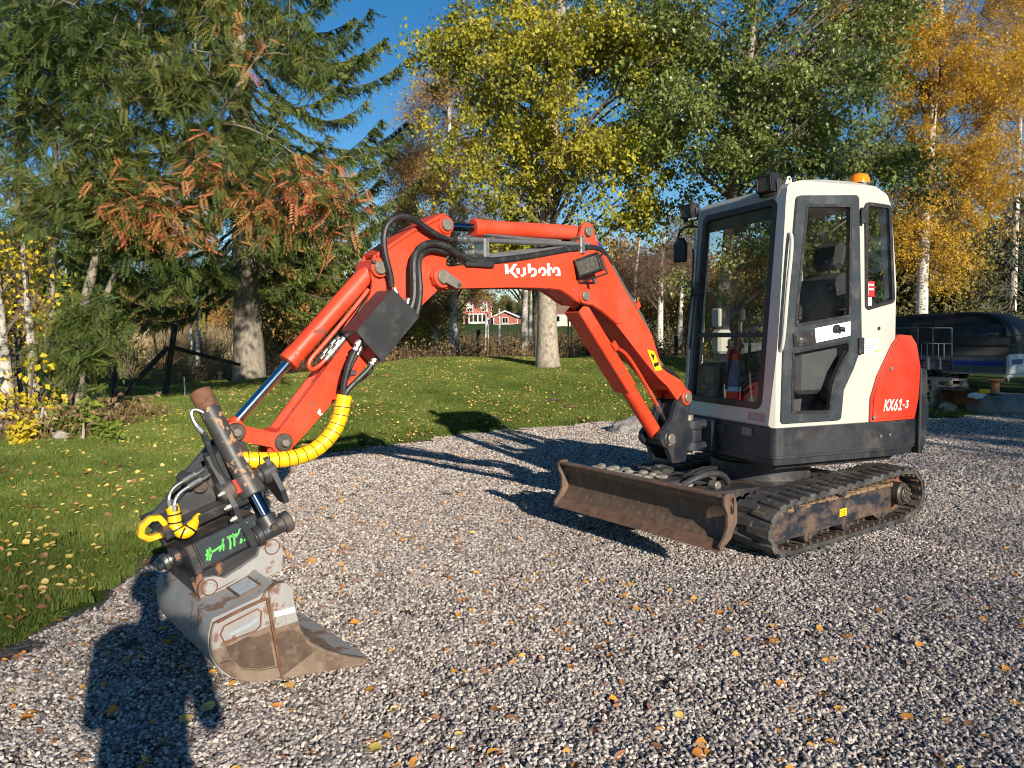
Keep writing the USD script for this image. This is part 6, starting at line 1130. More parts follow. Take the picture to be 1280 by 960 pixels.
# ------- the big spruce
def spruce(name, base, h, r0, rad, matn, label, nwh, n_per, ntw, first=0.16, group=None, lean=0.0, seed_gap=0.1, needle=0.075, nneed=26, top_thin=2.0, low_r=0.7):
    t = empty(name, base, label=label, cat='tree', group=group)
    tp = np.array([[lean * z / h, 0, z] for z in np.linspace(0, h, 14)])
    rr = r0 * (1 - np.linspace(0, 1, 14)) ** 0.9 + 0.015; rr[0] *= 1.22
    part(t, 'trunk', tube(tp, rr, 14), 'grey_bark', smooth=True)
    br, tw_c, tw_d = [], [], []
    for w in range(nwh):
        fz = first + (1 - first) * (w / nwh) ** 1.05; z0 = fz * h
        prof_ = rad * (1 - fz) ** 0.78 * (low_r + (1 - low_r) * min(1, (fz - first) / 0.12))
        a0 = rng.uniform(0, 6.28)
        for k in range(n_per):
            if rng.random() < seed_gap: continue
            a = a0 + k * 2 * PI / n_per + rng.normal(0, 0.22); L = prof_ * rng.uniform(0.75, 1.12)
            z = z0 + rng.uniform(-0.25, 0.25); dr = np.array([math.cos(a), math.sin(a), 0])
            p = np.array([lean * fz, 0, z]) + np.outer(np.linspace(0, 1, 9), dr) * L
            s = np.linspace(0, 1, 9); p[:, 2] += L * (-0.34 * s - 0.14 * np.sin(PI * s) + 0.30 * s ** 3)
            br.append(tube(p, np.linspace(0.028 * L / rad + 0.012, 0.005, 9), 5, False))
            n = max(3, int(ntw * L / rad * (0.25 if fz > top_thin else 1.0))); u = rng.random(n) ** 0.75 * 0.94 + 0.06; idx = u * 8; i0 = np.minimum(idx.astype(int), 7)
            pos = p[i0] + (p[i0 + 1] - p[i0]) * (idx - i0)[:, None]
            sd = np.where(rng.random(n) < 0.5, -1, 1)[:, None] * np.cross(dr, [0, 0, 1])[None]
            d = unit(dr[None] * rng.uniform(0.4, 1.0, (n, 1)) + sd * rng.uniform(0.3, 1.0, (n, 1)) + np.array([0, 0, -1.0]) * rng.uniform(0.10, 1.3, (n, 1)))
            tw_c.append(pos); tw_d.append(d * (0.14 + 0.24 * (1 - u)[:, None] * L / rad + 0.16 * rng.random((n, 1))))
    part(t, 'branches', cat(br), 'dark_bark', smooth=True)
    c, d = np.vstack(tw_c), np.vstack(tw_d)
    L = np.linalg.norm(d, axis=1); n = len(c)
    u = np.tile(np.linspace(0.04, 1, nneed), (n, 1)) + rng.normal(0, 0.02, (n, nneed))
    P_ = (c[:, None] + d[:, None] * u[..., None]); P_[..., 2] -= 0.10 * (u ** 2) * L[:, None]
    dd_ = np.repeat(unit(d), nneed, 0); trnd = np.repeat(np.clip(rng.random(n) * 0.75 + 0.25 * rng.random(n), 0, 1), nneed * 3); P_ = P_.reshape(-1, 3)
    sdv = unit(np.cross(dd_, rand_dirs(len(P_)))); nd = unit(dd_ * 0.95 + sdv * 0.8 - np.array([0, 0, 0.25]))
    nl = needle * rng.uniform(0.7, 1.25, (len(P_), 1)) * (1.15 - 0.4 * u.reshape(-1, 1))
    wv = unit(np.cross(nd, rand_dirs(len(P_)))) * (0.13 * nl)
    v = np.stack([P_ - wv, P_ + wv, P_ + nd * nl], 1).reshape(-1, 3)
    f = np.arange(len(v)).reshape(-1, 3)
    part(t, 'crown', (v, f), matn, smooth=False, rnd=trnd)
    return t
sb_ = base_at(312, 470, 16.8); sb_[2] = gz(sb_[0], sb_[1]) - 0.05
spruce('spruce_tree', sb_, 22.0, 0.29, 4.9, 'spruce_needle', 'tall dark spruce on the lawn left of the bucket arm', 31, 8, 190, first=0.115, seed_gap=0.06, low_r=0.90, nneed=16, needle=0.105, top_thin=0.50)
spruce('grey_spruce', base_at(1262, 448, 25), 7.0, 0.12, 1.7, 'spruce_grey', 'grey green spruce at the right edge behind the trailer', 18, 7, 18, first=0.10, needle=0.10, nneed=18)

# ------- the rowan thicket at the left
def fronds(c, d, n, L, npair=7):
    """pinnate leaves: leaflets along a drooping stalk"""
    N = len(c); sd = unit(np.cross(n, d)); out = []
    L = np.broadcast_to(L, (N,))
    cs, ds, ns, ls = [], [], [], []
    for k in range(npair + 1):
        u = 0.22 + 0.78 * k / npair; p = c + d * (L * u)[:, None]; p[:, 2] -= 0.28 * L * u ** 2
        dcur = unit(d + np.array([0, 0, -0.5]) * u)
        if k == npair: cs.append(p); ds.append(dcur); ns.append(n); ls.append(L * 0.30)
        else:
            for s in (-1, 1):
                cs.append(p); ds.append(unit(sd * s * 0.9 + dcur * 0.55 + np.array([0, 0, -0.15]))); ns.append(unit(n + sd * s * 0.25)); ls.append(L * 0.31 * (1 - 0.35 * abs(u - 0.6)))
    c_, d_, n_, l_ = map(np.concatenate, (cs, ds, ns, ls))
    return leaf_rhombs(c_, d_, n_, l_, l_ * 0.31, 0.3, 0.05)
Y5 = 9.6
def rowan(name, stems, blobs, ncl, nfr, L, label, crowns, group=None, barkm='grey_bark', gap=0.38):
    o = np.array(stems[0][0][0]); t = empty(name, o, label=label, cat='tree', group=group)
    lines = []
    for pts, r in stems:
        p = curve(pts, 22); lines.append(p); v, f = tube(p, np.linspace(r, r * 0.3, 22), 10); part(t, 'trunk', (v - o, f), barkm, smooth=True)
    c, k = blob_points(blobs, int(ncl * 1.6)); nz = meshkit.fbm(c * 1.3 + 3.1, 3); keep = nz > np.quantile(nz, gap); c, k = c[keep][:ncl], k[keep][:ncl]
    allp = np.vstack(lines); kd = cKDTree(allp); ms = []; order = rng.permutation(len(c)); nm = max(10, len(c) // 14); lp = [allp]
    for i_, q_ in enumerate(order):
        ci = c[q_]
        if i_ == nm: kd = cKDTree(np.vstack(lp)); allp = np.vstack(lp)
        dd_, kk = kd.query(ci - [0, 0, 0.45 if i_ < nm else 0.12]); a = allp[kk]; m_ = (a + ci) / 2 + rng.normal(0, 0.07, 3) + [0, 0, 0.10 * dd_]
        p = curve([a, m_, ci], 9)
        if i_ < nm: lp.append(p[2:])
        ms.append(tube(p, np.linspace(0.016 if i_ < nm else 0.006, 0.003, 9), 4, False))
    bv, bf = cat(ms); part(t, 'branches', (bv - o, bf), barkm, smooth=True)
    for m_, ks, nf in crowns:
        cc = c[np.isin(k, ks)]
        if not len(cc): continue
        p = np.repeat(cc, nf, 0) + rng.normal(0, 0.15, (len(cc) * nf, 3)); d = rand_dirs(len(p), -0.25); d[:, 1] -= 0.25; d = unit(d)
        nn = unit(np.array([0, 0, 1.0]) + rng.normal(0, 0.45, (len(p), 3)) + 0.5 * TO_SUN); nn = unit(nn - d * (nn * d).sum(1, keepdims=True))
        v, f = fronds(p, d, nn, L * rng.uniform(0.7, 1.2, len(p))); fr_ = np.tile(rng.random(len(p)), 15); part(t, 'crown', (v - o, f), m_, smooth=False, rnd=np.repeat(np.clip(fr_ + rng.normal(0, 0.06, len(fr_)), 0, 1), 4))
    return t
def st(px, pys, Y, r): return (col(px, pys, Y), r)
rb = [px_blob(150, 90, Y5, 130, 2.2), px_blob(60, 60, Y5 + .6, 110, 1.4), px_blob(260, 60, Y5, 110, 1.6), px_blob(200, 180, Y5 - .3, 110, 2), px_blob(110, 250, Y5, 95, 1.6), px_blob(310, 140, Y5 - .3, 95, 1.5), px_blob(190, 300, Y5 - .2, 70, 1.0), px_blob(105, 360, Y5 - .2, 45, .6), px_blob(110, 420, Y5 - .1, 30, .3, 1.2), px_blob(200, -80, Y5, 200, 3.5), px_blob(345, 95, Y5, 62, .8), px_blob(335, 200, Y5 - .5, 66, .9), px_blob(90, 450, Y5, 40, .4, 1.1),
      px_blob(275, 190, Y5 - .6, 30, .24, 1.3), px_blob(275, 240, Y5 - .7, 22, .16), px_blob(365, 235, Y5 - .8, 42, .30, .6), px_blob(410, 250, Y5 - .9, 34, .24, .5), px_blob(175, 262, Y5 - .8, 24, .22, .7), px_blob(232, 290, Y5 - .8, 17, .14, .7), px_blob(330, 270, Y5 - .8, 26, .2, .5), px_blob(300, 60, Y5 - .8, 26, .12), px_blob(430, 285, Y5 - .9, 18, .10, .5)]
rowan('rowan_tree', [st([88, 92, 118, 140, 165, 190], [540, 440, 330, 230, 90, -120], Y5, 0.075), st([60, 62, 66, 70, 80], [545, 430, 300, 150, -60], Y5 + .5, 0.06), st([100, 104, 150, 230, 330], [540, 460, 330, 200, 60], Y5 - .1, 0.05)],
      rb, 960, 10, 0.20, 'rowan with several stems, green fronds and patches of orange at the left', [('rowan_leaf', list(range(13)), 14), ('rowan_autumn', list(range(13, 22)), 6), ('rowan_leaf', list(range(13, 22)), 5)])
lb = [px_blob(20, 130, 11, 100, 1.4), px_blob(-30, 260, 11, 110, 1.4), px_blob(40, 250, 11, 80, 1), px_blob(-40, 30, 11, 130, 1.6), px_blob(10, 330, 11, 50, .6)]
rowan('rowan_tree', [st([18, 22, 24, 20], [560, 380, 200, -60], 11, 0.07), st([-30, -28, -36], [560, 330, 60], 11, 0.07)], lb, 300, 9, 0.21, 'darker rowan crowding the left edge of the picture behind the yellow shrub', [('rowan_leaf', list(range(5)), 9)], barkm='dark_bark')
for i_, (px_, Yv, lab) in enumerate(((8, 9.2, 'white birch stem at the left edge of the picture'), (44, 9.4, 'white birch stem second from the left edge'), (28, 9.9, 'dark leaning birch stem between two white stems'))):
    broadleaf('birch_stem', col([px_ + 6, px_, px_ - 6, px_ - 16], [572, 490, 420, 300], Yv), 0.115 - 0.025 * i_, [px_blob(px_ - 14, 330, Yv, 40, 1), px_blob(px_ - 4, 400, Yv, 36, .8)], 24, 14, 0.055, 0.2, 'shrub_yellow', 'mottled_bark' if i_ < 2 else 'dark_bark', lab, n_main=8, twig=6)

# ------- shrubs, weeds, ground plants
def shrub(name, c, r, n, matn, label, lsize=0.06, stems=10, cat_='shrub', group=None, flat=1.0, lw=0.6, stem_m='twig_brown', up=0.2):
    c = np.asarray(c, float); t = empty(name, c, label=label, cat=cat_, group=group)
    tips = rand_dirs(stems, 0.8) * [r, r, r * 1.3 * flat] * rng.uniform(0.55, 1.0, (stems, 1)); tips[:, 2] = np.abs(tips[:, 2]) + 0.15 * r
    part(t, 'stems', cat([tube(curve([(tp[0] * 0.1, tp[1] * 0.1, -0.03), tp * [0.5, 0.5, 0.6], tp], 8), np.linspace(0.010 + 0.012 * r, 0.004, 8), 5, False) for tp in tips]), stem_m, smooth=True)
    k = rng.integers(0, stems, n); u = rng.uniform(0.3, 1.05, (n, 1)); p = tips[k] * u + rng.normal(0, 0.16 * r, (n, 3)); p[:, 2] = np.maximum(p[:, 2], 0.03)
    d = rand_dirs(n, up); nn = unit(rand_dirs(n, 0.7)); nn = unit(nn - d * (nn * d).sum(1, keepdims=True)); s = lsize * rng.uniform(0.6, 1.3, n)
    part(t, 'foliage', leaf_rhombs(p, d, nn, s, s * lw, 0.3, 0.2), matn, smooth=False)
    return t
def shrub_px(name, px, pyb, Y, rpx, n, matn, label, **k):
    b = base_at(px, pyb, Y); return shrub(name, b + [0, 0, 0.03], rpx * Y / F_PX, n, matn, label, **k)
shrub_px('yellow_shrub', 32, 470, 8.9, 55, 330, 'shrub_yellow', 'leafy shrub with yellow leaves at the left edge below the rowans', lsize=0.075, stems=14, lw=0.85, flat=1.3)
for px_, py_, Yv, rp, n, m_, lab in ((110, 520, 8.6, 40, 420, 'herb_green', 'bright green undergrowth plant at the foot of the rowan'), (18, 565, 7.9, 34, 300, 'shrub_yellow', 'low yellowing plant at the lower left edge of the thicket'), (62, 560, 8.3, 30, 300, 'herb_green', 'low green plant beside the white birch stems'),
                                      (140, 545, 8.3, 24, 190, 'herb_green', 'small leafy plant at the lawn edge right of the rowan stems'), (128, 536, 8.8, 18, 140, 'rowan_leaf', 'dark young rowan shoot right of the rowan stems'), (85, 505, 9.2, 30, 220, 'rowan_leaf', 'dark leafy undergrowth between the rowan stems')):
    shrub_px('ground_plant', px_, py_, Yv, rp, n, m_, lab, lsize=0.075, stems=9, cat_='plant', lw=0.7)
shrub_px('yellow_bush', 862, 440, 30, 26, 900, 'shrub_yellow', 'bright yellow bush in the gap left of the cab door pillar', lsize=0.09, stems=16)
for px_, py_, Yv, rp, n, m_, lab in ((810, 446, 28, 45, 1500, 'bush_dark', 'dark olive thicket behind the boom foot'), (760, 446, 29, 38, 1200, 'bush_dark', 'dark thicket right of the thick pale trunk'), (840, 446, 32, 60, 1600, 'bush_dark', 'tall dark thicket behind the yellow bush'),
                                      (1200, 452, 24, 75, 2600, 'bush_dark', 'dark twiggy bush rising behind the black trailer cover'), (1255, 452, 22, 70, 2400, 'bush_dark', 'dark bush behind the right end of the trailer'), (1130, 452, 22, 60, 1800, 'bush_dark', 'dark bush behind the steel cage gate'), (1175, 452, 20, 45, 1200, 'birch_gold', 'low golden bush behind the steel cage gate'),
                                      (200, 432, 36, 60, 1500, 'birch_brown', 'brown gold bush behind the reeds at the left'), (255, 434, 34, 45, 1300, 'bush_dark', 'olive bush behind the leaning post'), (285, 440, 27, 40, 1100, 'bush_dark', 'dark bush left of the spruce trunk'), (340, 440, 27, 42, 1200, 'bush_dark', 'dark bush right of the spruce trunk'), (385, 442, 28, 50, 1500, 'bush_dark', 'dark bush behind the bucket cylinder'),
                                      (430, 444, 28, 48, 1400, 'birch_brown', 'brown bush behind the arm'), (480, 444, 28, 46, 1300, 'bush_dark', 'dark bush below the valve cover'), (520, 444, 28, 46, 1300, 'birch_gold', 'brown gold bush left of the white stemmed birch'), (160, 440, 30, 55, 1300, 'bush_dark', 'dark bush behind the rowan'), (100, 450, 24, 60, 1400, 'bush_dark', 'dark bush far left behind the rowan stems'), (730, 440, 40, 40, 900, 'birch_brown', 'brown bush before the pale house'),
                                      (960, 450, 26, 60, 1500, 'bush_dark', 'dark thicket seen through the cab windows'), (1040, 450, 26, 60, 1500, 'bush_dark', 'dark thicket seen through the door window')):
    shrub_px('bush', px_, py_, Yv, rp, int(n * 2.0), m_, lab, lsize=0.075, stems=26, lw=0.6)
def weeds(name, pts, h, matn, label, w=0.010, cat_='weeds', leaves=2):
    n = len(pts); h = h * rng.uniform(0.45, 1.25, n); ln = rng.normal(0, 0.22, (n, 2)) * h[:, None]
    a = rng.uniform(0, 6.28, n); dx, dy = np.cos(a) * w / 2, np.sin(a) * w / 2; z0 = pts[:, 2] - 0.03
    v = np.stack([np.stack([pts[:, 0] - dx, pts[:, 1] - dy, z0], 1), np.stack([pts[:, 0] + dx, pts[:, 1] + dy, z0], 1), np.stack([pts[:, 0] + ln[:, 0], pts[:, 1] + ln[:, 1], z0 + h], 1)], 1).reshape(-1, 3)
    f = np.arange(3 * n).reshape(-1, 3); ms = [(v, f)]
    for _ in range(leaves):
        u = rng.uniform(0.3, 1.0, (n, 1)); p = np.c_[pts[:, :2] + ln * u, z0 + h * u[:, 0]]; d = rand_dirs(n, 0.2); nn = unit(np.cross(d, rand_dirs(n)))
        s = rng.uniform(0.05, 0.12, n) * (h / h.mean()) ** 0.5; ms.append(leaf_rhombs(p, d, nn, s, s * 0.5, 0.3, 0.2))
    part('/World', name, cat(ms), matn, smooth=False, kind='stuff', label=label, cat=cat_)
def strip(n, x0, x1, y0, y1):
    p = np.c_[rng.uniform(x0, x1, n), rng.uniform(y0, y1, n), np.zeros(n)]; p[:, 2] = land(p[:, 0], p[:, 1]); return p
weeds('brown_weeds', strip(15000, -10, 14, 20.5, 27), 0.66, 'weed_brown', 'belt of brown withered weeds behind the lawn crest')
weeds('dry_reeds', strip(6000, -28, -14, 42, 50), 1.9, 'reed_straw', 'pale dry reeds beyond the far meadow at the left', w=0.05, cat_='reeds', leaves=1)
weeds('thicket_weeds', strip(1500, -7.2, -4.75, 7.9, 10.6), 0.34, 'weed_brown', 'dead brown stalks and twigs below the rowans', w=0.007, leaves=1)
weeds('verge_grass', strip(1800, 6.6, 10.5, 12.2, 13.4), 0.16, 'herb_green', 'tufts of grass along the yard edge by the pallets', w=0.010, cat_='grass', leaves=0)
weeds('far_scrub', strip(9000, -30, 45, 50, 80), 1.5, 'weed_brown', 'brown scrub along the far field', w=0.04, leaves=3)
# far off wood on the hill, reads as one mass
def wood_tree(kind):
    if kind == 0:
        n = 3600; p = rand_dirs(n) * rng.random((n, 1)) ** 0.4 * [3.0, 3.0, 4.2] + [0, 0, 5.2]; tr_ = 9
    else:
        n = 4200; z = rng.random(n) ** 1.3 * 11 + 0.8; r = 2.6 * (1 - z / 12.2) ** 0.9 * np.sqrt(rng.random(n)); a = rng.uniform(0, 6.28, n); p = np.c_[r * np.cos(a), r * np.sin(a), z]; tr_ = 11
    d = rand_dirs(n, -0.3); nn = unit(np.cross(d, rand_dirs(n))); s = rng.uniform(0.20, 0.46, n) * (1.0 if kind == 0 else 1.2)
    p = p + rng.normal(0, 0.25, p.shape); p[:, 2] += 0.8 * (meshkit.fbm(p * 0.8, 2) - 0.5)
    return cat([leaf_rhombs(p, d, nn, s, s * 0.7, 0.3, 0.2), tube([(0, 0, -0.5), (0, 0, tr_)], [0.16, 0.05], 6)])
for nm, kd_, m_, n, lab in (('distant_birch_wood', 0, 'birch_brown', 330, 'far wood of brown gold birches on the hillside'), ('distant_mixed_wood', 0, 'bush_dark', 300, 'far wood of dull green trees on the hillside'), ('distant_spruce_wood', 1, 'spruce_needle', 170, 'far dark spruces on the hillside')):
    a = rng.uniform(-0.85, 0.85, n); r_ = np.where(rng.random(n) < 0.6, rng.uniform(36, 120, n), rng.uniform(215, 330, n))
    x = np.sin(a) * r_; y = np.cos(a) * r_; q_ = x / y
    gap2 = (y < 212) & (((q_ > -0.085) & (q_ < 0.09)) | ((q_ > 0.08) & (q_ < 0.27) & (rng.random(n) < (0.75 if nm == 'distant_birch_wood' else 0.97))) | ((q_ > -0.55) & (q_ < -0.36) & (y < 55))); x, y = x[~gap2], y[~gap2]
    z = land(x, y); s = rng.uniform(0.7, 1.35, len(x))[:, None] * np.ones((1, 3)); s[y < 212] *= 0.62
    instancer('/World/' + nm, [wood_tree(kd_), wood_tree(kd_)], m_, np.c_[x, y, z], rng.integers(0, 2, len(x)), rng.uniform(0, 6.28, len(x)), s, pname='tree_shape', label=lab, cat='wood')
# trees behind the photographer, outside the frame, placed to shade yard, lawn and trailer
broadleaf('yard_birch', [(13.5, -9, -0.1), (13.4, -9, 2.5), (13.6, -9, 6.0), (13.5, -9, 9.5)], 0.17, [(13.5, -9, 6.5, 2.4, 2.4, 2.6, 2), (12.2, -9, 4.6, 1.6, 1.6, 1.2, 1), (15, -9, 5.0, 1.6, 1.6, 1.4, 1)], 300, 26, 0.06, 0.3, 'birch_gold', 'birch_bark', 'golden birch out of view behind the viewpoint, shading the right of the yard', n_main=16)
for x, y, zc, rx, n_, nl_, lab in ((23.0, -38.2, 15.3, 2.8, 190, 30, 'tall birch out of view far behind the viewpoint, shading the gravel at the right'), (14.3, -35.8, 15.6, 1.5, 80, 28, 'tall birch out of view far behind the viewpoint, shading the lawn at the left')):
    broadleaf('tall_birch', [(x, y, -0.1), (x, y, 5), (x + .2, y, 11), (x, y, 18)], 0.16, [(x, y, zc, rx, rx, 0.9, 2), (x + 1, y, zc - 0.5, rx * .7, rx * .7, 0.6, 1)], n_, nl_, 0.09, 0.4, 'birch_gold', 'birch_bark', lab, n_main=14)  # out of view, flat crowns sized for soft shade on gravel and lawn
for k, (x, y, h, lab) in enumerate(((14.2, -5.0, 10.0, 'first'), (16.0, -5.6, 12.0, 'second'), (17.8, -4.8, 11.5, 'third'), (19.6, -4.4, 12.5, 'fourth'), (21.4, -4.0, 12.0, 'fifth'))):
    spruce('hedge_spruce', np.array([x, y, -0.05]), h + 3, 0.14, 3.0, 'spruce_needle', f'{lab} spruce of an unseen row beside the viewpoint, shading the gravel and trailer at the right', 18, 8, 44, first=0.05, needle=0.30, nneed=8)

# ------------------------------------------------------------------ houses, fence, trailer and small things
painted('house_red', (0.33, 0.105, 0.08), 0.8, 0.12, 2, bevel=0)
painted('trim_white', (0.60, 0.59, 0.56), 0.6, 0.03, 2, bevel=0)
painted('house_pale', (0.55, 0.46, 0.36), 0.8, 0.1, 1, bevel=0)
painted('roof_tile', (0.20, 0.115, 0.085), 0.8, 0.2, 3, bevel=0)
painted('roof_dark', (0.06, 0.055, 0.055), 0.7, 0.2, 3, bevel=0)
painted('trailer_cover', (0.016, 0.016, 0.017), 0.55, 0.2, 4, dirt=(0.06, 0.06, 0.06), dirt_amt=0.4, dirt_scale=3)
painted('galvanised', (0.36, 0.37, 0.38), 0.42, 0.15, 8, metallic=0.6)
painted('board_pale', (0.55, 0.60, 0.62), 0.5, 0.08, 5)
painted('tyre', (0.02, 0.02, 0.021), 0.8, 0.2, 10)
painted('copper_steel', (0.42, 0.17, 0.09), 0.35, 0.15, 12, metallic=0.5)
def on(fr, mesh):
    v, f, _ = meshkit.arrays(mesh); return v, f
def hframe(px, py, Y, rz):
    p = depth_at(px, py, Y); p[2] = gz(p[0], p[1]); return p, rz
def sash(par, x0, x1, z0, z1, y, fm='trim_white', depth=0.12, bars=1):
    w = part(par, 'window', cat([box((x0 - 0.12, y - depth, z0 - 0.12), (x0, y + 0.05, z1 + 0.12)), box((x1, y - depth, z0 - 0.12), (x1 + 0.12, y + 0.05, z1 + 0.12)), box((x0, y - depth, z1), (x1, y + 0.05, z1 + 0.12)), box((x0, y - depth, z0 - 0.12), (x1, y + 0.05, z0))] + [box((x0 + (x1 - x0) * k / (bars + 1) - 0.035, y - depth * 0.8, z0), (x0 + (x1 - x0) * k / (bars + 1) + 0.035, y, z1)) for k in range(1, bars + 1)]), fm, smooth=False)
    part(w, 'pane', box((x0, y - 0.04, z0), (x1, y - 0.02, z1)), 'house_glass', smooth=False)
def boards(par, name, x0, x1, y, z0, z1, step, mt):
    ms = []
    x = x0
    while x < x1 - 0.02:
        ms.append(box((x, y - 0.03, z0), (min(x + step - 0.03, x1), y, z1))); x += step
    part(par, name, cat(ms), mt, smooth=False, kind='stuff')
# the two storey red house (front towards the viewer, local -y)
p, rz = hframe(597, 402, 190, 0.12)
H = empty('red_house', p, rz, scale=(1, 1, 0.76), label='two storey red house with white glazed veranda on the far hillside', cat='house')
part(H, 'wall', cat([box((-3.5, 0, -1), (3.5, 7, 5.6)), hull([(x, y, z) for x in (-3.5, 3.5) for y, z in ((0, 5.6), (7, 5.6), (3.5, 7.4))])]), 'house_red', smooth=False)
boards(H, 'wall_boards', -3.5, 3.5, 0.0, 0, 5.6, 0.35, 'house_red')
rf = part(H, 'roof', cat([hull([(x, y, z) for x in (-3.9, 3.9) for y, z in ((-0.5, 5.45), (-0.5, 5.6), (3.5, 7.65), (3.5, 7.85))]), hull([(x, y, z) for x in (-3.9, 3.9) for y, z in ((7.5, 5.45), (7.5, 5.6), (3.5, 7.65), (3.5, 7.85))])]), 'roof_tile', smooth=False)
part(rf, 'chimney', box((-1.4, 3.2, 7.3), (-0.7, 3.9, 8.7)), 'house_red', smooth=False)
for s in (-1, 1): part(H, 'corner_board', box((s * 3.5 - 0.1, -0.07, -0.5), (s * 3.5 + 0.1, 0.12, 5.6)), 'trim_white', smooth=False)
for x0 in (-2.6, 1.2): sash(H, x0, x0 + 1.2, 3.9, 5.1, -0.02)
for x0 in (-2.9, 0.7):
    part(H, 'dormer', cat([box((x0, -0.45, 4.9), (x0 + 1.8, 1.2, 6.1)), hull([(x, y, z) for y in (-0.6, 1.3) for x, z in ((x0 - 0.2, 6.0), (x0 + 2.0, 6.0), (x0 + 0.9, 6.9))])]), 'trim_white', smooth=False)
ver = part(H, 'veranda', cat([box((-2.4, -2.2, 2.9), (2.2, 0.0, 3.15)), box((-2.4, -2.2, -0.6), (2.2, -2.05, 0.5))] + [box((x - 0.13, -2.2, 0.5), (x + 0.13, -2.0, 2.9)) for x in (-2.3, -1.2, -0.1, 1.0, 2.1)]), 'trim_white', smooth=False)
for x in (-1.75, -0.65, 0.45, 1.55): part(ver, 'pane', box((x - 0.42, -2.12, 0.5), (x + 0.42, -2.09, 2.9)), 'house_glass', smooth=False)
# the small red cottage, gable towards the viewer
p, rz = hframe(632, 404, 170, -0.15)
H = empty('red_cottage', p, rz, label='small red cottage with white gable trim right of the larger red house', cat='house')
part(H, 'wall', cat([box((-2.7, 0, -1), (2.7, 6, 1.7)), hull([(x, y, z) for y in (0, 6) for x, z in ((-2.7, 1.7), (2.7, 1.7), (0, 2.9))])]), 'house_red', smooth=False)
boards(H, 'wall_boards', -2.7, 2.7, 0.0, 0, 1.7, 0.30, 'house_red')
for s in (-1, 1):
    part(H, 'roof', hull([(x, y, z) for y in (-0.6, 6.4) for x, z in ((0, 2.95), (0, 3.12), (s * 3.2, 1.55), (s * 3.2, 1.72))]), 'roof_dark', smooth=False)
    part(H, 'gable_board', hull([(x, y, z) for y in (-0.68, -0.6) for x, z in ((0, 2.85), (0, 3.16), (s * 3.25, 1.42), (s * 3.25, 1.74))]), 'trim_white', smooth=False)
    part(H, 'corner_board', box((s * 2.7 - 0.1, -0.07, -0.6), (s * 2.7 + 0.1, 0.12, 1.6)), 'trim_white', smooth=False)
sash(H, -0.7, 0.5, 0.35, 1.5, -0.02)
part(H, 'foundation', box((-2.75, -0.06, -0.9), (2.75, 0.0, 0.12)), 'trim_white', smooth=False)
part(H, 'side_shed', cat([box((-4.6, 1.0, -0.9), (-2.75, 4.5, 1.3)), hull([(x, y, z) for y in (0.8, 4.7) for x, z in ((-4.8, 1.2), (-4.8, 1.32), (-2.72, 1.6), (-2.72, 1.75))])]), 'trim_white', smooth=False)
part(H, 'shed_door', box((-4.2, 0.95, -0.6), (-3.2, 1.0, 1.05)), 'roof_dark', smooth=False)
# the pale house, mostly behind the trunk
p, rz = hframe(707, 407, 150, 0.1)
H = empty('pale_house', p, rz, label='pale beige house half hidden right of the thick pale trunk', cat='house')
part(H, 'wall', cat([box((-3.2, 0, -1), (2.6, 6, 2.6)), hull([(x, y, z) for x in (-3.2, 2.6) for y, z in ((0, 2.6), (6, 2.6), (3, 4.0))])]), 'house_pale', smooth=False)
part(H, 'roof', cat([hull([(x, y, z) for x in (-3.5, 2.9) for y, z in ((-0.4, 2.45), (-0.4, 2.6), (3, 4.05), (3, 4.2))]), hull([(x, y, z) for x in (-3.5, 2.9) for y, z in ((6.4, 2.45), (6.4, 2.6), (3, 4.05), (3, 4.2))])]), 'roof_tile', smooth=False)
sash(H, -2.4, -1.2, 0.9, 2.0, -0.02); sash(H, 0.3, 1.5, 0.9, 2.0, -0.02)
part(H, 'corner_board', box((2.5, -0.06, -0.6), (2.7, 0.1, 2.6)), 'trim_white', smooth=False)
# posts and fence
def post(name, px, pyb, pyt, Y, w, m_, label, cat_, group=None, lean=0.0, rnd=True):
    b = depth_at(px, pyb, Y); b[2] = gz(b[0], b[1]) - 0.1; tpt = depth_at(px + lean, pyt, Y)
    t = empty(name, b, label=label, cat=cat_, group=group); h_ = tpt - b
    part(t, 'post_body', tube([(0, 0, 0), h_ * 0.5 + [0.01, 0, 0], h_ * 0.98, h_], [w / 2, w / 2, w / 2.1, w / 3], 8), m_, smooth=True)
    return b, tpt
fposts = []
for px_, top_, lab in ((598, 412, 'dark wooden fence post in the brown weeds left of the trunk'), (476, 418, 'dark wooden fence post behind the valve cover'), (735, 418, 'dark wooden fence post right of the thick trunk'), (845, 420, 'dark wooden fence post left of the cab')):
    fposts.append(post('fence_post', px_, 450, top_, 21.0, 0.11, 'post_dark', lab, 'post'))
wv_ = []
fp_s = sorted(fposts, key=lambda q_: q_[0][0])
for k, fz in enumerate((0.92, 0.55)):
    pts = [q_[0] * (1 - fz) + q_[1] * fz - np.array([0, 0.07, 0]) for q_ in fp_s]
    dense = []
    for a, b in zip(pts[:-1], pts[1:]):
        for u in np.linspace(0, 1, 8)[:-1]: dense.append(a * (1 - u) + b * u - np.array([0, 0, 0.06 * math.sin(PI * u)]))
    dense.append(pts[-1]); q0 = dense[0]
    w_ = part('/World', 'fence_wire', tube(np.array(dense), 0.0035, 5, False), 'post_dark', smooth=True, label='upper sagging wire between the fence posts' if k == 0 else 'lower sagging wire between the fence posts', cat='wire')
for px_, pyb, pyt, lab in ((606, 411, 378, 'white pole leaning before the two storey red house'), (624, 418, 386, 'white pole before the small red cottage'), (610, 425, 405, 'thin pale stake right of the dark fence post')):
    post('pale_pole', px_, pyb, pyt, 60, 0.16 if pyb < 420 else 0.10, 'trim_white', lab, 'pole', lean=2 if px_ == 606 else 0)
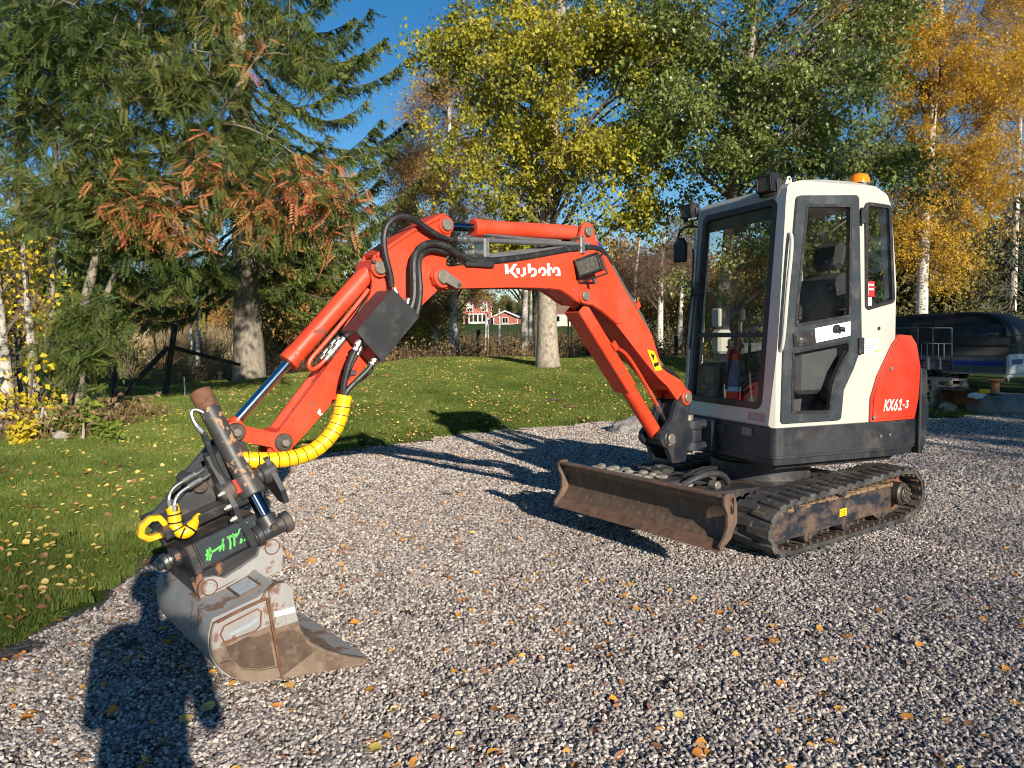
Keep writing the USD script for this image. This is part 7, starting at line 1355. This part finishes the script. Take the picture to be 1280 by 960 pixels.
for px_, pyb, pyt, lab in ((709, 450, 392, 'thin pale sapling stem right of the thick trunk'), (713, 448, 380, 'second pale sapling stem right of the thick trunk'), (652, 442, 425, 'dry stalk left of the thin dark stem')):
    post('sapling_stem', px_, pyb, pyt, 22, 0.05, 'dead_wood', lab, 'sapling', lean=1.5)
# leaning post with stay and rail at the left
Y6 = 14.0
B0 = depth_at(204, 476, Y6); B0[2] = gz(B0[0], B0[1]) - 0.1
LP = empty('leaning_post', B0, label='dark leaning post with a slanted stay and rail on the shaded lawn', cat='post')
T0 = depth_at(219, 405, Y6); J0 = depth_at(212, 435, Y6); S0 = depth_at(142, 488, Y6 - 0.4); S0[2] = gz(S0[0], S0[1]) - 0.05; R0 = depth_at(300, 456, Y6 + 1.2)
part(LP, 'upright', tube([B0 - B0, (T0 - B0) * 0.5, T0 - B0], 0.055, 8), 'post_dark', smooth=True)
part(LP, 'stay', tube([J0 - B0 + [0, -0.06, 0.02], S0 - B0], 0.045, 8), 'post_dark', smooth=True)
part(LP, 'rail', tube([J0 - B0 + [0, 0.05, 0.02], R0 - B0], [0.04, 0.03], 8), 'post_dark', smooth=True)
post('short_post', 142, 490, 458, Y6 - 0.5, 0.10, 'post_dark', 'short dark post at the foot of the slanted stay', 'post')
post('steel_stake', 230, 484, 470, 13.2, 0.03, 'galvanised', 'thin grey stake standing on the shaded lawn', 'stake')
# stump bits and stones under the rowans
def rock(c, r, sc, seed, amp=0.35):
    m = trimesh.creation.icosphere(3, 1.0); v = np.array(m.vertices); n = meshkit.fbm(v * 1.6 + seed * 7.7, 4) - 0.5
    return v * (1 + amp * 2 * n[:, None]) * r * np.array(sc) + np.asarray(c), np.array(m.faces)
b = base_at(76, 540, 8.1); ST = empty('pale_stone', b, label='pale stone at the foot of the rowan stems', cat='stone'); part(ST, 'stone', rock((0, 0, 0.12), 0.07, (1.3, 1, .8), 3), 'dead_wood', smooth=True)
for px_, py_, dx, dz, lab in ((38, 556, 0.16, 0.42, 'dead branch propped upright under the yellow shrub'), (52, 545, -0.05, 0.35, 'grey dead stub left of the rowan stems'), (70, 525, -0.12, 0.38, 'short dead branch leaning against the rowan stems'), (100, 545, 0.04, 0.26, 'grey dead stub right of the pale stone')):
    b = base_at(px_, py_, 8.2); t = empty('dead_branch', b, label=lab, cat='branch'); part(t, 'wood', tube(curve([(0, 0, 0), (dx * 0.6, 0.02, dz * 0.5), (dx, 0.0, dz)], 8), np.linspace(0.024, 0.014, 8), 7), 'dead_wood', smooth=True)
for k, (px_, py_, Yv) in enumerate(((690, 485, 13.0), (715, 489, 12.6))):
    b = depth_at(px_, py_, Yv); b[2] = gz(b[0], b[1]); t = empty('bark_piece', b, label='dark piece of bark lying on the lawn right of the cab shadow' if k == 0 else 'reddish clump of leaves and bark lying on the lawn, the right one', cat='bark')
    part(t, 'bark', xform(hull([(x * 0.17, y * 0.06, z * 0.03) for x, y in ((-1, -.4), (-.8, .6), (0, 1), (1, .3), (.7, -.8), (-.2, -1)) for z in (0.6, 1.6 - abs(x))]), rot([0, 0, 1], 0.6 * k), (0, 0, 0.02)), 'rust' if k else 'dark_bark', smooth=False)
# ---------------- the covered trailer
ct = ground_at(1258, 497)
TY = 14.6
C1 = depth_at(1259, 478, TY); rzT = math.radians(130)      # local +x = along the long side to the left of the picture
TR = empty('covered_trailer', (C1[0], C1[1], gz(C1[0], C1[1])), rzT, label='trailer with a black moulded cover parked at the right edge', cat='trailer')
# local: x from 0 (rear corner) to 2.75 (front), y from 0 (visible long side) to -1.5 (away)
part(TR, 'side_board', box((0.04, -0.03, 0.46), (2.75, 0.0, 0.80)), 'pipe_grey', smooth=False)  # darker grey than the far board: shade on it put into the colour
part(TR, 'blue_stripe', box((0.06, 0.0, 0.60), (2.72, 0.004, 0.69)), 'blue_print', smooth=False)
part(TR, 'tail_board', box((-0.02, -1.45, 0.44), (0.03, -0.01, 0.82)), 'board_pale', smooth=False)
part(TR, 'blue_plate', box((-0.027, -0.80, 0.62), (-0.02, -0.18, 0.72)), 'blue_print', smooth=False)
part(TR, 'bed', box((0.04, -1.45, 0.42), (2.75, -0.03, 0.48)), 'galvanised', smooth=False)
part(TR, 'far_side_board', box((0.04, -1.48, 0.46), (2.75, -1.45, 0.80)), 'galvanised', smooth=False)
cvp = Polygon([(0.0, 0.80), (0.0, 1.18), (0.03, 1.30), (0.10, 1.42), (0.22, 1.54), (0.40, 1.63), (0.62, 1.67), (1.3, 1.68), (2.0, 1.64), (2.45, 1.56), (2.68, 1.40), (2.76, 1.2), (2.78, 0.80)])
cvw = Polygon([(0.02, 0.79), (0.02, 1.20), (-0.03, 1.45), (-0.16, 1.62), (-0.35, 1.70), (-1.13, 1.70), (-1.32, 1.62), (-1.45, 1.45), (-1.50, 1.20), (-1.50, 0.79)])
v_, f_ = extrude(cvw, -0.1, 3.0); cov = man(extrude(cvp, -2, 1)) ^ man((np.stack([v_[:, 1], v_[:, 0], v_[:, 2]], 1), f_[:, ::-1]))
cv = part(TR, 'cover', cov, 'trailer_cover', smooth=35)
part(cv, 'arch_rim', tube(curve([(0.02, 0.03, 1.18), (0.06, 0.005, 1.36), (0.20, -0.05, 1.53), (0.45, -0.10, 1.615), (0.80, -0.12, 1.64), (1.0, -0.125, 1.64)], 24), 0.028, 8), 'trailer_cover')
for x in (1.30, 1.75):
    part(cv, 'cover_rib', hull([(x + dx, y, z) for dx in (-0.07, 0.07) for y, z in ((0.02, 0.98), (0.045, 1.0), (0.03, 1.22), (-0.02, 1.46), (-0.10, 1.60), (-0.13, 1.62))]), 'trailer_cover')
part(cv, 'cover_band', cat([rbox((-0.015, -1.51, 0.98), (2.79, 0.035, 1.02), 0.01), rbox((-0.02, -1.51, 1.18), (0.35, 0.03, 1.21), 0.01)]), 'trailer_cover')
for y in (0.10, -1.58):
    wx = 1.55
    wh = part(TR, 'wheel', lathe([(0.17, -0.085), (0.26, -0.09), (0.30, -0.07), (0.31, 0.0), (0.30, 0.07), (0.26, 0.09), (0.17, 0.085)], (wx, y, 0.31), [0, 1, 0], 30), 'tyre')
    part(wh, 'rim', lathe([(0.0, 0.02), (0.06, 0.03), (0.10, 0.01), (0.16, 0.03), (0.175, 0.08)], (wx, y, 0.31), [0, 1, 0], 24), 'galvanised')
    arc_ = [(wx + 0.37 * math.cos(a), 0.31 + 0.37 * math.sin(a)) for a in np.linspace(0.05, PI - 0.05, 18)]; arc2 = [(wx + 0.355 * math.cos(a), 0.31 + 0.355 * math.sin(a)) for a in np.linspace(PI - 0.05, 0.05, 18)]
    part(TR, 'mudguard', extrude(Polygon(arc_ + arc2), y - 0.11, y + 0.11), 'tyre')
part(TR, 'axle', cyl((1.55, -1.5, 0.31), (1.55, 0.02, 0.31), 0.03, 10), 'galvanised')
part(TR, 'rear_lamp_bar', cat([box((0.02, -1.42, 0.36), (0.07, -0.05, 0.42)), box((0.05, -0.30, 0.28), (0.06, -0.22, 0.36)), box((0.05, -1.25, 0.28), (0.06, -1.17, 0.36))]), 'trim_white', smooth=False)
part(TR, 'drawbar', hull([(2.75, -0.8, 0.40), (2.75, -0.66, 0.40), (2.75, -0.8, 0.47), (2.75, -0.66, 0.47), (4.1, -0.76, 0.42), (4.1, -0.70, 0.42), (4.1, -0.76, 0.48), (4.1, -0.70, 0.48)]), 'galvanised', smooth=False)
# ---------------- steel cage gate
Y7 = 13.2
def gp(px, py, dy=0.0): return depth_at(px, py, Y7 + dy)
G0 = gp(1148, 463); gzz = gz(G0[0], G0[1])
CG = empty('cage_trailer', (G0[0], G0[1], gzz), label='dark steel mesh cage of a small trailer beside the white birch trunk', cat='trailer')
def gl_(px, py, dy=0.0): return gp(px, py, dy) - np.array([G0[0], G0[1], gzz])
for (a, b, r) in (((1147, 410), (1147, 463), .018), ((1189.5, 410), (1189.5, 463), .018), ((1147, 410), (1190, 410), .014), ((1147, 429), (1190, 430), .011), ((1166, 410), (1166, 452), .012), ((1147, 450), (1190, 451), .016)):
    part(CG, 'frame_tube', tube([gl_(*a), gl_(*b)], r, 8), 'steel_dark')
for (a, b) in (((1147, 410), 1.3), ((1189.5, 410), 1.3), ((1147, 450), 1.3), ((1189.5, 450), 1.3), ((1189.5, 430), 1.3)):
    part(CG, 'side_tube', tube([gl_(*a), gl_(*a) + np.array([0.25, b, 0])], 0.012, 8), 'steel_dark')
for k in range(5):
    part(CG, 'cage_bar', tube([gl_(1152 + 7 * k, 429), gl_(1152 + 7 * k, 450)], 0.006, 6), 'galvanised')
part(CG, 'floor_frame', hull([gl_(x, y, d_) for x in (1147, 1190) for y in (452, 462) for d_ in (0.0, 1.2)]), 'steel_dark', smooth=False)
part(CG, 'coupling', cat([tube([gl_(1160, 462), gl_(1160, 446)], 0.03, 10), tube([gl_(1175, 462), gl_(1175, 448)], 0.022, 10)]), 'galvanised')
wc = gl_(1168, 462, 0.6); wc[2] = 0.24
part(CG, 'wheel', lathe([(0.12, -0.06), (0.22, -0.065), (0.24, 0.0), (0.22, 0.065), (0.12, 0.06)], wc, [1, 0.2, 0], 24), 'tyre')
for x in (1150, 1187): part(CG, 'leg', tube([gl_(x, 462), gl_(x, 462) * [1, 1, 0]], 0.02, 8), 'steel_dark')
# ---------------- stack of pallets
Y8 = 12.75
PB = depth_at(1170, 507, Y8); pz = gz(PB[0], PB[1])
wp = 0.36
for k in range(5):
    z = pz + 0.018 + k * 0.098
    t = empty('pallet', (PB[0] + 0.19 + 0.02 * (k % 2), PB[1] + 0.3, z), 0.10 + 0.02 * k, label=('bottom pallet of the small stack behind the counterweight', 'second pallet from the bottom of the small stack', 'middle pallet of the small stack behind the counterweight', 'second pallet from the top of the small stack', 'topmost pallet of the small stack behind the counterweight')[k], cat='pallet', group='stacked pallets')
    for j in range(4):
        x = -0.30 + j * 0.17; part(t, 'deck_board', box((x, -0.28, 0.078), (x + 0.13, 0.5, 0.094)), 'pallet_wood', smooth=False)
    for j in range(3):
        y = -0.28 + j * 0.35; part(t, 'stringer', box((-0.30, y, 0.060), (0.34, y + 0.08, 0.076)), 'pallet_wood', smooth=False)
        for x in (-0.30, -0.02, 0.26): part(t, 'block', box((x, y, 0.0), (x + 0.08, y + 0.08, 0.058)), 'pallet_wood', smooth=False)
# ---------------- rusty drum half, boulder, bollard, bits
db = depth_at(1200, 508, 12.5); db[2] = gz(db[0], db[1])
dm = empty('rusty_drum', db, 0.5, label='rusty half drum lying between the pallets and the boulder', cat='drum')
ho = [(0.34 * math.cos(a), 0.34 * math.sin(a)) for a in np.linspace(-0.25, PI * 0.62, 20)]; hi_ = [(0.325 * math.cos(a), 0.325 * math.sin(a)) for a in np.linspace(PI * 0.62, -0.25, 20)]
part(dm, 'shell', xform(extrude(Polygon(ho + hi_), -0.22, 0.22), None, (-0.15, 0, 0.07)), 'rust', smooth=40)
part(dm, 'end_disc', xform(extrude(Polygon(ho + [(0, 0)]), 0.19, 0.205), None, (-0.15, 0, 0.07)), 'rust')
for k, (px_, py_, r_, lab) in enumerate(((1184, 498, 0.10, 'larger brown stone block in front of the pallet stack'), (1192, 502, 0.07, 'smaller brown stone block in front of the pallet stack'), (1178, 492, 0.06, 'brown stone resting against the pallet stack'))):
    b = depth_at(px_, py_ + 8, 12.4); b[2] = gz(b[0], b[1]); t = empty('stone_block', b, 0.4 * k, label=lab, cat='stone'); part(t, 'stone', rock((0, 0, r_ * 0.7), r_, (1.4, 1, 0.9), k + 2), 'rust' if k else 'pallet_wood', smooth=True)
bb = depth_at(1252, 512, 12.6); bb[2] = gz(bb[0], bb[1])
BO = empty('boulder', bb, 0.2, label='large grey boulder under the copper bollard', cat='boulder'); part(BO, 'stone', rock((0.15, 0, 0.02), 0.58, (1.35, 0.8, 0.50), 5.3, 0.22), 'boulder_stone', smooth=True)
bp = depth_at(1244, 490, 12.45); BZ = bp[2]
MB_ = empty('copper_bollard', bp - np.array([0, 0, 0.03]), label='copper coloured mushroom headed bollard standing on the boulder', cat='bollard')
part(MB_, 'shaft', lathe([(0.085, 0.0), (0.075, 0.02), (0.06, 0.05), (0.058, 0.17), (0.07, 0.20)], (0, 0, 0), [0, 0, 1], 24), 'copper_steel')
part(MB_, 'head', lathe([(0.07, 0.195), (0.125, 0.215), (0.13, 0.235), (0.10, 0.25), (0.0, 0.255)], (0, 0, 0), [0, 0, 1], 24), 'copper_steel')
yp = depth_at(1231, 488, 12.3); t = empty('yellow_can', yp - np.array([0, 0, 0.04]), label='flat yellow can lying on the boulder left of the bollard', cat='can'); part(t, 'body', lathe([(0.0, 0.0), (0.075, 0.0), (0.08, 0.01), (0.08, 0.05), (0.07, 0.062), (0.0, 0.064)], (0, 0, 0), [0, 0, 1], 20), 'paint_yellow')
wb = depth_at(1221, 494, 12.2); t = empty('white_scrap', wb - np.array([0, 0, 0.05]), label='crumpled white plastic scrap left of the boulder', cat='scrap'); part(t, 'sheet', rock((0, 0, 0.04), 0.09, (1.6, 0.8, 0.5), 9, 0.7), 'trim_white', smooth=False)
painted('gravel_heap_stone', (0.36, 0.325, 0.295), 0.9, 0.6, 45, dirt=(0.10, 0.09, 0.085), dirt_amt=0.8, dirt_scale=38, dirt_lo=0.5, dirt_hi=0.56, bump=1.0, bump_scale=45, bevel=0)
# small heap of gravel behind the boom foot
hb_ = ground_at(800, 545); t = None
hv = trimesh.creation.icosphere(4, 1.0); v = np.array(hv.vertices); v = v[:, :] * (1 + 0.3 * (meshkit.fbm(v * 3 + 5, 4)[:, None] - 0.5))
part('/World', 'gravel_heap', (v * [0.75, 0.5, 0.26] + [hb_[0] + 0.35, hb_[1] + 0.4, 0.0], np.array(hv.faces)), 'gravel_heap_stone', smooth=True, label='low heap of gravel behind the boom foot', cat='gravel heap')
# ---------------- the photographer, behind the camera, whose shadow falls on the gravel
painted('jacket_blue', (0.03, 0.04, 0.07), 0.8, 0.1, 20, bevel=0); painted('trousers', (0.05, 0.05, 0.055), 0.85, 0.1, 20, bevel=0); painted('skin', (0.50, 0.32, 0.24), 0.5, 0.05, 20, bevel=0); painted('hair', (0.08, 0.055, 0.035), 0.7, 0.2, 60, bevel=0)
PX, PYv = 0.04, -0.34
def bones(bs, ref_len=0.03, it=8):
    ms = []
    for (a, ra, b, rb_) in bs:
        sa = trimesh.creation.icosphere(2, ra).vertices + np.array(a); sb2 = trimesh.creation.icosphere(2, rb_).vertices + np.array(b); ms.append(hull(np.vstack([sa, sb2])))
    m = manifold3d.Manifold.batch_boolean(ms, manifold3d.OpType.Add).refine_to_length(ref_len)
    v, f, _ = meshkit.arrays(m); tm_ = trimesh.Trimesh(v, f, process=True); trimesh.smoothing.filter_taubin(tm_, iterations=it); return np.array(tm_.vertices), np.array(tm_.faces)
PE = empty('person', (PX, PYv, 0), label='person in dark jacket standing behind the camera holding a phone up', cat='person')
bs = [((-.10, 0, 0.06), .05, (-.10, 0.14, 0.04), .04), ((.10, 0, 0.06), .05, (.10, 0.14, 0.04), .04), ((-.10, 0, .08), .05, (-.10, 0, .50), .065), ((.10, 0, .08), .05, (.10, 0, .50), .065), ((-.10, 0, .50), .068, (-.09, 0, .92), .095), ((.10, 0, .50), .068, (.09, 0, .92), .095),
      ((-.08, 0, .95), .12, (.08, 0, .95), .12), ((0, 0, .95), .15, (0, 0, 1.25), .15), ((-.13, 0, 1.44), .09, (.13, 0, 1.44), .09), ((0, 0, 1.2), .15, (-.10, 0, 1.42), .10), ((0, 0, 1.2), .15, (.10, 0, 1.42), .10), ((0, 0.0, 1.48), .058, (0, .02, 1.62), .055)]
for s in (-1, 1): bs += [((s * .19, 0, 1.42), .065, (s * .215, .06, 1.16), .050), ((s * .215, .06, 1.16), .048, (s * .08, .27, 1.355), .034)]
part(PE, 'body', bones(bs), 'jacket_blue', smooth=True)
hd = bones([((0, .02, 1.74), .098, (0, .035, 1.70), .088), ((0, .05, 1.66), .062, (0, .06, 1.645), .05), ((0, .118, 1.705), .014, (0, .128, 1.685), .016)], 0.015, 4)
part(PE, 'head', hd, 'skin', smooth=True)
for s in (-1, 1):
    part(PE, 'ear', sphere((s * .098, .01, 1.70), .026, 2, (.45, .8, 1.2)), 'skin', smooth=True)
    part(PE, 'eye', sphere((s * .035, .112, 1.715), .012, 2), 'trim_white', smooth=True)
    fb = []
    palm = np.array((s * .065, .285, 1.385))
    fb.append((palm - [0, .02, .02], .022, palm + [0, .015, .03], .022))
    for k in range(4):
        q_ = palm + [-s * .012, .018, .045 - .02 * k]; fb += [(q_, .0095, q_ + [-s * .03, .018, .006], .009), (q_ + [-s * .03, .018, .006], .009, q_ + [-s * (.052 - .004 * k), .004, .008], .008)]
    fb += [(palm + [0, -.01, -.005], .012, palm + [-s * .03, -.012, .01], .010), (palm + [-s * .03, -.012, .01], .010, palm + [-s * .05, -.012, .022], .009)]
    part(PE, 'hand', bones(fb, 0.006, 3), 'skin', smooth=True)
part(PE, 'hair', (lambda m: (m[0], m[1]))(bones([((0, -.01, 1.775), .096, (0, -.02, 1.73), .098)], 0.02, 3)), 'hair', smooth=True)
part(PE, 'mouth', sphere((0, .118, 1.655), .016, 2, (1.3, .3, .4)), 'ext_red', smooth=True)
PH = empty('phone', (PX + 0.0, PYv + 0.295, 1.395), label='black phone held in both hands behind the camera position', cat='phone')
part(PH, 'case', rbox((-.075, -.004, -.037), (.075, .004, .037), .003), 'black_plastic')
part(PH, 'screen', box((-.071, -.0048, -.033), (.071, -.004, .033)), 'house_glass', smooth=False)
